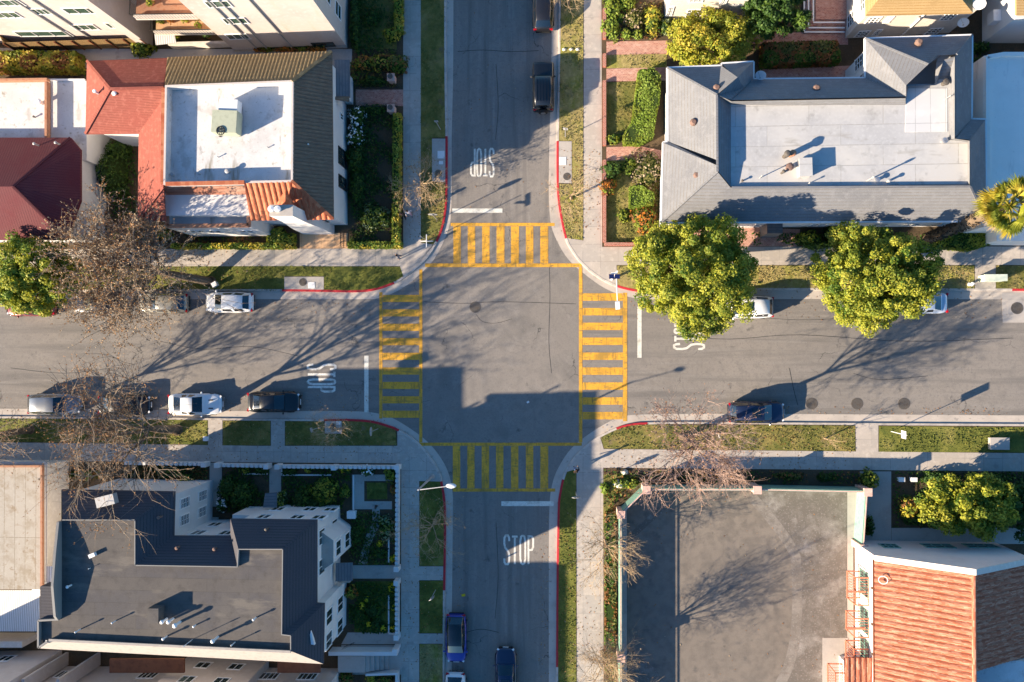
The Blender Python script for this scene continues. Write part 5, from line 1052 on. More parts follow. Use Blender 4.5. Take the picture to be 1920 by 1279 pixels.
# ================================================================ people
def person(label, px, face_deg, top, legs, hair=True, stride=.22, z=.13, sc=1.0, skirt=False):
    c = P(px[0], px[1], z)
    V = []; E = []; Rr = []
    def add(p, r, par=None):
        V.append(tuple(x*sc for x in p)); Rr.append(r*sc)
        if par is not None: E.append((par, len(V)-1))
        return len(V)-1
    pel = add((0, 0, .95), .14); 
    sp = add((.01, 0, 1.12), .135, pel); chst = add((.0, 0, 1.33), .15, sp); nk = add((0, 0, 1.50), .06, chst); hd = add((.02, 0, 1.60), .085, nk); hd2 = add((.03, 0, 1.69), .092, hd); add((.02, 0, 1.75), .06, hd2)
    for s in (-1, 1):
        hp = add((0, s*.10, .90), .10, pel); kn = add((s*stride*.55, s*.10, .50), .065, hp); an = add((s*stride-.06, s*.10, .09), .045, kn); add((s*stride+.11, s*.11, .04), .04, an)
        sh = add((0, s*.19, 1.42), .062, chst); el = add((-s*stride*.4-.02, s*.25, 1.16), .045, sh); wr = add((-s*stride*.6+.08, s*.25, .93), .03, el); pm = add((-s*stride*.6+.11, s*.25, .86), .034, wr)
        for k in range(4):
            f1 = add((-s*stride*.6+.10+.02*k, s*.25, .80), .010, pm); add((-s*stride*.6+.11+.02*k, s*(.24), .76-.008*(k % 3)), .008, f1)
        th = add((-s*stride*.6+.16, s*.235, .84), .011, pm); add((-s*stride*.6+.175, s*.23, .80), .009, th)
    me = bpy.data.meshes.new('person'); me.from_pydata(V, E, []); o = bpy.data.objects.new('person', me); COL.objects.link(o)
    sk_ = o.modifiers.new('Skin', 'SKIN'); 
    for i, r in enumerate(Rr): me.skin_vertices[0].data[i].radius = (r, r)
    me.skin_vertices[0].data[0].use_root = True
    o.modifiers.new('Sub', 'SUBSURF').levels = 1
    dg = bpy.context.evaluated_depsgraph_get(); me2 = bpy.data.meshes.new_from_object(o.evaluated_get(dg)); o.modifiers.clear(); o.data = me2
    for x in (top, legs, 'skin', 'plastic', 'hair'): me2.materials.append(MATS[x])
    for p in me2.polygons:
        q = p.center/sc; p.use_smooth = True
        p.material_index = 2 if q.z > 1.51 or (abs(q.y) > .2 and q.z < .95) else 0 if q.z > .95 else 3 if q.z < .10 else 1
    o.location = c; o.rotation_euler = (0, 0, math.radians(face_deg)); LOC[o.name] = Vector(c)
    h = MB(); h.ell((-.005*sc, 0, 1.70*sc), .105*sc, .10*sc, .115*sc, 0, 12, 8, bot=-.05*sc); ho = h.build('hair', 'hair', None, smooth=True); ho.parent = o
    f = MB()
    for s in (-1, 1): f.ell((.105*sc, s*.034*sc, 1.655*sc), .012*sc, .014*sc, .010*sc, 0, 6, 4, bot=-1)
    fo = f.build('eyes', 'car_black', None); fo.parent = o
    f = MB(); f.ell((.118*sc, 0, 1.625*sc), .018*sc, .014*sc, .026*sc, 0, 6, 4, bot=-1); fo = f.build('nose', 'skin', None, smooth=True); fo.parent = o
    return tag(o, label, 'person')
person('person in dark clothes walking on the shaded upper pavement by the hedge', (759, 406), -92, 'cloth_black', 'cloth_black')
person('person in pale pink top walking next to the one in dark clothes', (770, 402), -80, 'cloth_white', 'cloth_pink')
person('person in grey and blue standing on the sunny corner pavement by the ramp', (751, 483), -160, 'cloth_grey', 'cloth_denim', stride=.1)
person('person in dark clothes on the lower right corner beside the grass tip', (1081, 879), 120, 'cloth_black', 'cloth_blue')
# ================================================================ street furniture
def manhole(px, r, label, z=.0):
    t = thing('manhole_cover', label, 'manhole cover', P(px[0], px[1], z)); c = P(px[0], px[1], z); b = MB()
    b.lathe(c, [(r+.05, .003), (r+.05, .014), (r, .016), (r-.005, .005)], 28); b.build('ring', 'iron', t); b = MB(); b.lathe(c, [(r-.012, .004), (r-.012, .012), (0, .012)], 28)
    for k in range(6): b.lathe(c, [(r*(.14*k+.1), .012), (r*(.14*k+.1), .016), (r*(.14*k+.16), .016), (r*(.14*k+.16), .012)], 24)
    b.build('lid', 'iron', t)
manhole((891, 576), .44, 'dark manhole cover in the sunny half of the crossing'); manhole((1522, 757), .44, 'manhole cover nearest the dark blue car, first of the row of three'); manhole((1607, 757), .44, 'middle manhole cover of the row of three'); manhole((1695, 757), .44, 'manhole cover at the right of the row of three, crossed by a shadow')
manhole((1907, 578), .45, 'brown manhole cover in the concrete pad at the right border', .02); manhole((568, 529), .30, 'small round cover in the concrete pad on the lush lawn', .139); manhole((1063, 331), .28, 'small round cover on the upper right verge pad', .139); manhole((822, 325), .27, 'small round cover on the upper left verge pad', .139); manhole((624, 800), .26, 'small round cover by the little bare tree', .139)
def vault(px, w, h, label, z=.139):
    b = MB(); q = P(px[0], px[1], z); b.box((q.x, q.y, z+.012), (w, h, .03)); tag(b.build('utility_cover', 'white_metal'), label, 'utility cover')
vault((584, 535), .6, .55, 'pale square utility cover right of the round cover on the lush lawn pad'); vault((827, 290), .62, .66, 'larger pale utility cover on the upper left verge pad'); vault((827, 305), .36, .3, 'smaller pale utility cover on the upper left verge pad'); vault((1055, 302), .6, .7, 'white stained utility cover on the upper right verge pad'); vault((635, 793), .4, .3, 'pale utility cover at the kerb beside the little bare tree')
def sign_post(name, label, base, h, face, plates, cat='sign', post='grey_metal'):
    """plates: (shape, size, material, top z, text)"""
    t = thing(name, label, cat, P(base[0], base[1], .13)); c = P(base[0], base[1], .13); b = MB(); b.tube(c-Vector((0, 0, .1)), at(c, h), .032, n=8); b.build('post', post, t)
    fd = Vector((math.cos(math.radians(face)), math.sin(math.radians(face)), 0)); sd = Vector((-fd.y, fd.x, 0)); up = Vector((0, 0, 1))
    for shape, sz, mt, zt, txt in plates:
        o = at(c, zt-sz[1]/2)+fd*.05
        if shape == 'oct': q = [o+sd*(sz[0]/2*1.08*math.cos(PI/8+k*PI/4))+up*(sz[1]/2*1.08*math.sin(PI/8+k*PI/4)) for k in range(8)]
        elif shape == 'round': q = [o+sd*(sz[0]/2*math.cos(k*PI/9))+up*(sz[1]/2*math.sin(k*PI/9)) for k in range(18)]
        else: q = [o-sd*sz[0]/2-up*sz[1]/2, o+sd*sz[0]/2-up*sz[1]/2, o+sd*sz[0]/2+up*sz[1]/2, o-sd*sz[0]/2+up*sz[1]/2]
        b = MB(); b.prism([v-fd*.015 for v in q], [v+fd*.015 for v in q], 1, 0, True); pl = b.build('plate', [mt, 'grey_metal'], t)
        if shape == 'oct':
            b = MB(); x = -.29
            for chr_ in 'STOP':
                for stl in LET[chr_]:
                    pts = [(x+p[0]*.11, (p[1]-.5)*.24) for p in stl]
                    for k in range(len(pts)-1): b.beam(o+fd*.018+sd*pts[k][0]+up*pts[k][1], o+fd*.018+sd*pts[k+1][0]+up*pts[k+1][1], .02, .004, up=fd)
                x += .155
            b.build('lettering', 'white_metal', pl)
    return t
sign_post('street_sign', 'thin white signpost on the shaded upper left verge', (826, 243), 2.7, 90, [('rect', (.32, .46), 'white_metal', 2.7, None)])
sign_post('stop_sign', 'stop sign on the upper left verge facing the upper street', (820, 412), 2.9, 90, [('oct', (.76, .76), 'sign_red', 2.9, 1)])
sign_post('street_sign', 'pink and white parking sign on the upper right verge', (1060, 257), 2.8, 80, [('rect', (.4, .6), 'white_metal', 2.8, None)])
sign_post('street_sign', 'slim signpost by the lower left pavement crossing', (601, 801), 2.8, 200, [('rect', (.4, .55), 'white_metal', 2.75, None)])
sign_post('stop_sign', 'stop sign on the shaded lower left verge near the red kerb', (709, 804), 2.9, 180, [('oct', (.76, .76), 'sign_red', 2.9, 1)])
sign_post('street_sign', 'white parking sign with long shadow right of the pavement link', (1671, 809), 3.2, 180, [('rect', (.62, .9), 'white_metal', 3.2, None)], post='white_metal')
sign_post('street_sign', 'small white sign near the pinkish bare tree', (1341, 812), 2.3, 200, [('rect', (.4, .6), 'white_metal', 2.3, None)])
sign_post('stop_sign', 'stop sign on the lower right grass strip facing the bottom street', (1080, 922), 2.9, -90, [('oct', (.76, .76), 'sign_red', 2.9, 1)])
sign_post('street_sign', 'round pinkish sign on the shaded lower left strip', (817, 1106), 2.8, -60, [('round', (.5, .5), 'pink_stone', 2.8, None), ('rect', (.4, .3), 'white_metal', 2.25, None)])
sign_post('stop_sign', 'stop sign under the left street tree by the solar lamp', (1196, 520), 2.9, 0, [('oct', (.76, .76), 'sign_red', 2.9, 1)])
t = sign_post('street_name_sign', 'crossed street name blades at the upper left corner', (800, 452), 3.3, 0, []); c = P(800, 452, 3.2)
for rz in (0, PI/2): b = MB(); b.box((c.x, c.y, 3.2+(.1 if rz else -.1)), (1.05, .05, .18), rz); b.build('blade', 'white_metal', t)
# lamps
t = thing('street_lamp', 'long armed street lamp by the lower left pavement', 'street lamp', P(811, 893)); c = P(811, 893)
b = MB(); b.tube(c, at(c, 6.9), .11, .07, n=10); b.lathe(c, [(.22, .1), (.22, .3), (.13, .45)], 10); b.build('pole', 'grey_metal', t)
e = P(846, 911, 7.4); b = MB(); b.tube(at(c, 6.8), e, .045, .03, n=8); b.build('arm', 'grey_metal', t)
b = MB(); d = (e-at(c, 6.8)).normalized(); b.ell(e, .42, .2, .12, 0, 12, 8, bot=-1); lm = b.build('lamp_head', 'white_metal', t, smooth=True); b = MB(); b.ell(e-Vector((0, 0, .06)), .26, .15, .1, 0, 10, 6, bot=-1); b.build('lens', 'lamp_glass', lm)
t = thing('street_lamp', 'solar street lamp leaning its arm over the right crossing', 'street lamp', P(1147, 524)); c = P(1147, 524)
b = MB(); b.tube(c, at(c, 7.2), .1, .07, n=10); b.build('pole', 'white_metal', t)
e = P(1158, 573, 6.6); b = MB(); b.tube(at(c, 6.4), e, .05, .04, n=8); b.build('arm', 'white_metal', t)
b = MB(); b.box((e.x, e.y, e.z), (.34, .62, .16), .08); lm = b.build('lamp_head', 'white_metal', t); b = MB(); b.box((e.x, e.y, e.z-.1), (.22, .4, .05), .08); b.build('lens', 'lamp_glass', lm)
for s in (-1, 1):
    b = MB(); q = P(1152+s*5.2, 518.5, 7.1); b.box((q.x, q.y, 7.1), (.40, .36, .05)); b.build('solar_panel', ['solar'], t)
b = MB(); q = P(1152, 512, 7.2); b.box((q.x, q.y, 7.0), (.5, .12, .1)); b.build('bracket', 'white_metal', t)
# boxes
def cabinet(label, px, w, d, h, m, z=.13, rz=0):
    t = thing('utility_cabinet', label, 'utility cabinet', P(px[0], px[1], z)); c = P(px[0], px[1], z); b = MB(); b.box((c.x, c.y, z+h/2), (w, d, h), rz); b.build('body', m, t); b = MB(); b.box((c.x, c.y, z+h+.025), (w+.06, d+.06, .05), rz); b.build('lid', m, t)
    b = MB(); b.box((c.x, c.y-d/2-.012, z+h*.5), (w*.8, .02, h*.75), rz); b.build('door', m, t)
cabinet('long pale green utility cabinet beside the pavement link at the right', (1854, 523), 1.75, .5, 1.1, 'pale_green'); cabinet('grey concrete box set in the lawn at the right border', (1870, 831), 1.5, .95, .35, 'concrete_plain'); cabinet('small white box at the foot of the big leaning trunk', (406, 534), .4, .35, .5, 'white_metal', rz=.5)
cabinet('first pale box in the dark bed near the green fence corner', (1687, 898), .45, .3, .4, 'white_metal'); cabinet('second pale box in the dark bed near the green fence corner, farther right', (1710, 898), .45, .3, .4, 'white_metal'); cabinet('small white box on the lawn corner by the pavement link', (388, 822), .35, .35, .3, 'white_metal'); cabinet('white box on the path in the corner garden', (662, 963), .7, .6, .6, 'white_metal')
def hydrant(label, px, m):
    t = thing('fire_hydrant', label, 'fire hydrant', P(px[0], px[1], .13)); c = P(px[0], px[1], .13); b = MB(); b.lathe(c, [(.16, 0), (.16, .06), (.11, .08), (.11, .55), (.15, .57), (.15, .62), (.11, .7), (0, .78)], 12); b.tube(c+Vector((-.22, 0, .45)), c+Vector((.22, 0, .45)), .06, n=8); b.tube(c+Vector((0, -.2, .45)), c+Vector((0, 0, .45)), .07, n=8); b.build('barrel', m, t); b = MB(); b.lathe(c+Vector((0, 0, .78)), [(.04, -.03), (.04, .05), (0, .05)], 6); b.build('cap', m, t)
hydrant('white fire hydrant left of the pale green cabinet', (1817, 533), 'white_metal')
def rock(label, px, r, m='pink_stone', h=.5):
    b = MB(); rr = random.Random(int(px[0])); q = P(px[0], px[1], .1); b.ell(q, r, r*.7, h*r*1.6, 0, 10, 7, wob=.16, rr=rr); tag(b.build('rock', m, smooth=True), label, 'rock')
rock('pale boulder in the grass wedge by the yard fence corner', (1161, 907), .55, 'stucco'); rock('squared pale stone beside the yard fence plants', (1171, 885), .35, 'stucco')
for i, x in enumerate((1058, 1071, 1083)): rock(('leftmost', 'middle', 'rightmost')[i]+' of three pale stones on the upper right verge', (x, 93), .2, 'stucco')
b = MB(); q = P(869, 1116, .012); b.box((q.x, q.y, .03), (.32, .2, .04), .2); tag(b.build('litter', 'petal_yellow'), 'scrap of pale yellow litter on the bottom street', 'litter')
b = MB(); q = P(990, 754, .012); b.box((q.x, q.y, .02), (.22, .16, .03), .5); tag(b.build('litter', 'white_metal'), 'tiny white scrap on the shaded crossing', 'litter')
# ================================================================ vegetation
PAL = {'ficus': ['leaf_light', 'leaf_mid', 'leaf_deep'], 'lime': ['leaf_lime', 'leaf_lime', 'leaf_mid'], 'dark': ['leaf_dark', 'leaf_deep', 'leaf_dark'], 'gold': ['leaf_light', 'leaf_mid', 'leaf_yellow'], 'rust': ['leaf_orange', 'leaf_rust', 'leaf_mid'],
       'olive': ['leaf_olive', 'leaf_rust', 'leaf_deep'], 'sage': ['leaf_sage', 'leaf_mid', 'leaf_dark'], 'mix': ['leaf_mid', 'leaf_yellow', 'leaf_rust'], 'mid': ['leaf_mid', 'leaf_deep', 'leaf_light'], 'flower': ['leaf_dark', 'petal_white', 'leaf_deep'], 'yflower': ['petal_yellow', 'leaf_dark', 'petal_yellow'], 'dry': ['leaf_olive', 'tan_leaf', 'leaf_olive'], 'hedge': ['leaf_yellow', 'leaf_lime', 'leaf_mid'], 'ltree': ['leaf_light', 'leaf_lime', 'leaf_deep']}
def rdir(rr):
    z = rr.uniform(-1, 1); t = rr.uniform(0, 2*PI); s = math.sqrt(1-z*z); return Vector((s*math.cos(t), s*math.sin(t), z))
def clump(mb, c, r, n, sz, mi, rr, flat=.75):
    for _ in range(n):
        d = rdir(rr); d.z = d.z*flat+.12
        p = c+d*(r*rr.uniform(.55, 1.05)); nn = (d+rdir(rr)*.75+Vector((0, 0, .35))).normalized()
        m = mi if rr.random() < .72 else rr.choice((0, 1, 2))
        mb.leaf(p, nn, sz*rr.uniform(.7, 1.3), 1.5, m, rr)
def big_tree(name, label, base, ctr, R, z0, z1, pal, seed, n=150, leaves=75, lsz=.26, group=None, trunk=.3):
    rr = random.Random(seed); b0 = P(base[0], base[1], .1); zc = (z0+z1)/2
    cc = P(ctr[0], ctr[1], zc); rx, ry = R; rz = (z1-z0)/2
    t = thing(name, label, 'tree', b0, group=group)
    cl = []
    for k in range(n):
        d = rdir(rr); d.z = d.z*.8+.25; d.normalize(); f = rr.uniform(.12, 1.0)**.45
        a = math.atan2(d.y, d.x); lob = 1.02+.07*math.sin(2*a+seed)+.07*math.sin(3*a+seed*1.7)+.06*math.sin(7*a+seed*2.3)
        cl.append(cc+Vector((d.x*rx*f*lob, d.y*ry*f*lob, d.z*rz*f)))
    m = MB(); fork = b0+Vector((0, 0, z0*.75)); m.tube(b0, fork, trunk, trunk*.75, n=10)
    for k in range(0, n, 5):
        q = cl[k]; mid = fork+(q-fork)*.5+Vector((rr.uniform(-.4, .4), rr.uniform(-.4, .4), .3)); m.tube(fork, mid, trunk*.3, trunk*.16, n=6, cap=False); m.tube(mid, q, trunk*.16, .03, n=5, cap=False)
    m.build('trunk', 'bark', t, smooth=True)
    m = MB()
    for q in cl:
        hgt = (q.z-zc)/rz; mi = rr.choices((0, 1, 2), (6, 3, 1.0))[0]
        clump(m, q, rr.uniform(.35, .85)*(rx/5.2)**.5, int(leaves*rr.uniform(.7, 1.3)), lsz, mi, rr)
    m.build('crown', PAL[pal], t)
    return t
big_tree('street_tree', 'full yellow green street tree left of the solar lamp corner, largest on the right side', (1283, 526), (1304, 514), (4.75, 4.6), 2.8, 10.4, 'ficus', 3, n=340, leaves=270, lsz=.12)
big_tree('street_tree', 'rounded yellow green street tree over the pale blue car', (1597, 523), (1641, 519), (4.3, 4.15), 2.6, 9.3, 'ficus', 8, n=300, leaves=270, lsz=.12)
big_tree('street_tree', 'bushy bright green tree over the red car at the left border', (142, 538), (66, 514), (3.7, 3.1), 2.4, 7.8, 'ltree', 5, n=210, leaves=190, lsz=.14)
big_tree('garden_tree', 'gold tipped green tree in front of the white two storey house', (1318, 84), (1336, 74), (3.8, 2.1), 1.0, 4.2, 'gold', 12, n=150, leaves=160, lsz=.13)
big_tree('garden_tree', 'dark green tree at the top edge beside the brick patio', (1450, 36), (1456, 26), (2.6, 2.2), 1.6, 4.6, 'dark', 14, n=90, leaves=160, lsz=.14)
big_tree('garden_tree', 'wide light green tree in the bed north of the tile roofed hall', (1795, 930), (1818, 950), (3.7, 2.5), .8, 4.4, 'ficus', 21, n=150, leaves=170, lsz=.14)
big_tree('garden_tree', 'dark leafy tree at the right border beside the wide light tree', (1888, 935), (1920, 950), (2.2, 2.2), .6, 3.6, 'dark', 22, n=80, leaves=150, lsz=.14)
# hedges and shrubs -------------------------------------------------------
def hedge(name, label, px, h, pal, seed, dens=110, lsz=.12, group=None, cat='hedge', rough=.1):
    rr = random.Random(seed); base = PP(px, .1); t = thing(name, label, cat, sum(base, Vector())/len(base), group=group)
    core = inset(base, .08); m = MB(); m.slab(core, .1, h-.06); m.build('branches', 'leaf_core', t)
    m = MB(); n = len(base)
    xs = [v.x for v in base]; ys = [v.y for v in base]
    def inside(x, y):
        c = False
        for i in range(n):
            a, b = base[i], base[i-1]
            if (a.y > y) != (b.y > y) and x < (b.x-a.x)*(y-a.y)/(b.y-a.y)+a.x: c = not c
        return c
    ar = (max(xs)-min(xs))*(max(ys)-min(ys))
    def leafat(p, nn):
        w = math.sin(p.x*2.1+seed)+math.sin(p.y*2.7+seed*1.7)
        mi = 0 if w > .5 else 1 if w > -.6 else 2
        if rr.random() < .3: mi = rr.choice((0, 1, 2))
        m.leaf(p, (nn+rdir(rr)*.7).normalized(), lsz*rr.uniform(.7, 1.4), 1.5, mi, rr)
    for _ in range(int(ar*dens)):
        x, y = rr.uniform(min(xs), max(xs)), rr.uniform(min(ys), max(ys))
        if inside(x, y): leafat(Vector((x, y, h+rr.uniform(-rough, rough)+.08*math.sin(x*3)+.06*math.sin(y*2.3))), Vector((0, 0, 1)))
    for i in range(n):
        a, b = base[i], base[(i+1) % n]; d = (b-a); L0 = d.length; nn = Vector((d.y, -d.x, 0)).normalized()
        c = sum(base, Vector())/n
        if nn.dot((a+b)/2-c) < 0: nn = -nn
        for _ in range(int(L0*h*dens)): leafat(at(a+d*rr.random(), rr.uniform(.1, h))+nn*rr.uniform(-.06, .08), nn)
    m.build('foliage', PAL[pal], t); return t
def shrub(label, px, r, h, pal, seed=None, name='shrub', cat='shrub', group=None, lsz=.14, dens=1.0, flower=None):
    """px centre on the ground; r = (rx, ry) metres"""
    seed = seed or int(px[0]*7+px[1]); rr = random.Random(seed); r = r if isinstance(r, tuple) else (r, r); c = P(px[0], px[1], .1); t = thing(name, label, cat, c, group=group)
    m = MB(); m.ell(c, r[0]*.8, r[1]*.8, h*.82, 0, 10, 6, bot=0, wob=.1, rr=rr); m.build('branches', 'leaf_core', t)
    m = MB(); n = int(170*dens*(r[0]*r[1]+.35*h*(r[0]+r[1]))*(.14/lsz)**2)+30
    for _ in range(n):
        d = rdir(rr); d.z = abs(d.z); a = math.atan2(d.y, d.x); lob = 1+.12*math.sin(3*a+seed)+.1*math.sin(5*a+2*seed); f = rr.uniform(.82, 1.08)*lob
        p = c+Vector((d.x*r[0]*f, d.y*r[1]*f, d.z*h*rr.uniform(.85, 1.06)))
        w = math.sin(p.x*4+seed)+math.sin(p.y*4.6+seed)+math.sin(p.z*5); mi = 0 if w > .6 else 1 if w > -.6 else 2
        if rr.random() < .3: mi = rr.choice((0, 1, 2))
        m.leaf(p, (d+rdir(rr)*.7).normalized(), lsz*rr.uniform(.7, 1.4), 1.5, mi, rr)
    m.build('foliage', PAL[pal], t); return t
hedge('hedge', 'long narrow yellow green hedge beside the shaded upper pavement', [(742, 219), (754, 219), (752, 455), (740, 455)], 1.1, 'hedge', 31)
hedge('hedge', 'short yellow green hedge along the sunny pavement by the forecourt', [(656, 456), (755, 456), (755, 466), (656, 466)], .9, 'hedge', 32)
hedge('hedge', 'yellow green hedge at the top of the upper left garden', [(744, -120), (757, -120), (757, 66), (744, 66)], 1.1, 'hedge', 33)
hedge('hedge', 'clipped bright hedge under the terrace windows', [(330, 459), (556, 458), (556, 467), (330, 467)], .9, 'hedge', 34)
hedge('hedge', 'dark hedge behind the bright clipped hedge below the entrance', [(508, 441), (556, 441), (556, 457), (508, 457)], 1.0, 'mid', 35)
hedge('hedge', 'autumn coloured hedge with orange leaves in the left alley', [(-60, 108), (160, 108), (160, 140), (-60, 140)], 1.6, 'mix', 36, lsz=.2)
hedge('hedge', 'big wavy lime green hedge on the upper right lawn', [(1196, 140), (1222, 135), (1236, 150), (1232, 200), (1224, 240), (1222, 262), (1198, 275), (1168, 274), (1168, 258), (1184, 236), (1190, 190)], 1.2, 'lime', 37, dens=190, lsz=.10, rough=.06)
hedge('hedge', 'thick dark olive hedge north of the grey shingle roof', [(1424, 92), (1560, 88), (1566, 124), (1424, 130)], 1.5, 'olive', 38, lsz=.16)
hedge('hedge', 'small lime hedge right of the brick corner lawn', [(1180, 353), (1202, 352), (1224, 366), (1223, 388), (1180, 392)], .9, 'lime', 39, dens=190, lsz=.10)
hedge('hedge', 'dark strip hedge along the grey house beneath the right street tree', [(1748, 440), (1846, 440), (1846, 460), (1810, 472), (1748, 466)], 1.1, 'mid', 40)
hedge('hedge', 'rust coloured hedge along the foot of the shaded apartment wall', [(480, 92), (612, 88), (612, 96), (480, 98)], .8, 'rust', 41)
hedge('hedge', 'row of low shrubs under the yard fence on the sunny side', [(1135, 960), (1154, 960), (1154, 1230), (1135, 1230)], .6, 'olive', 42, dens=60, lsz=.16)
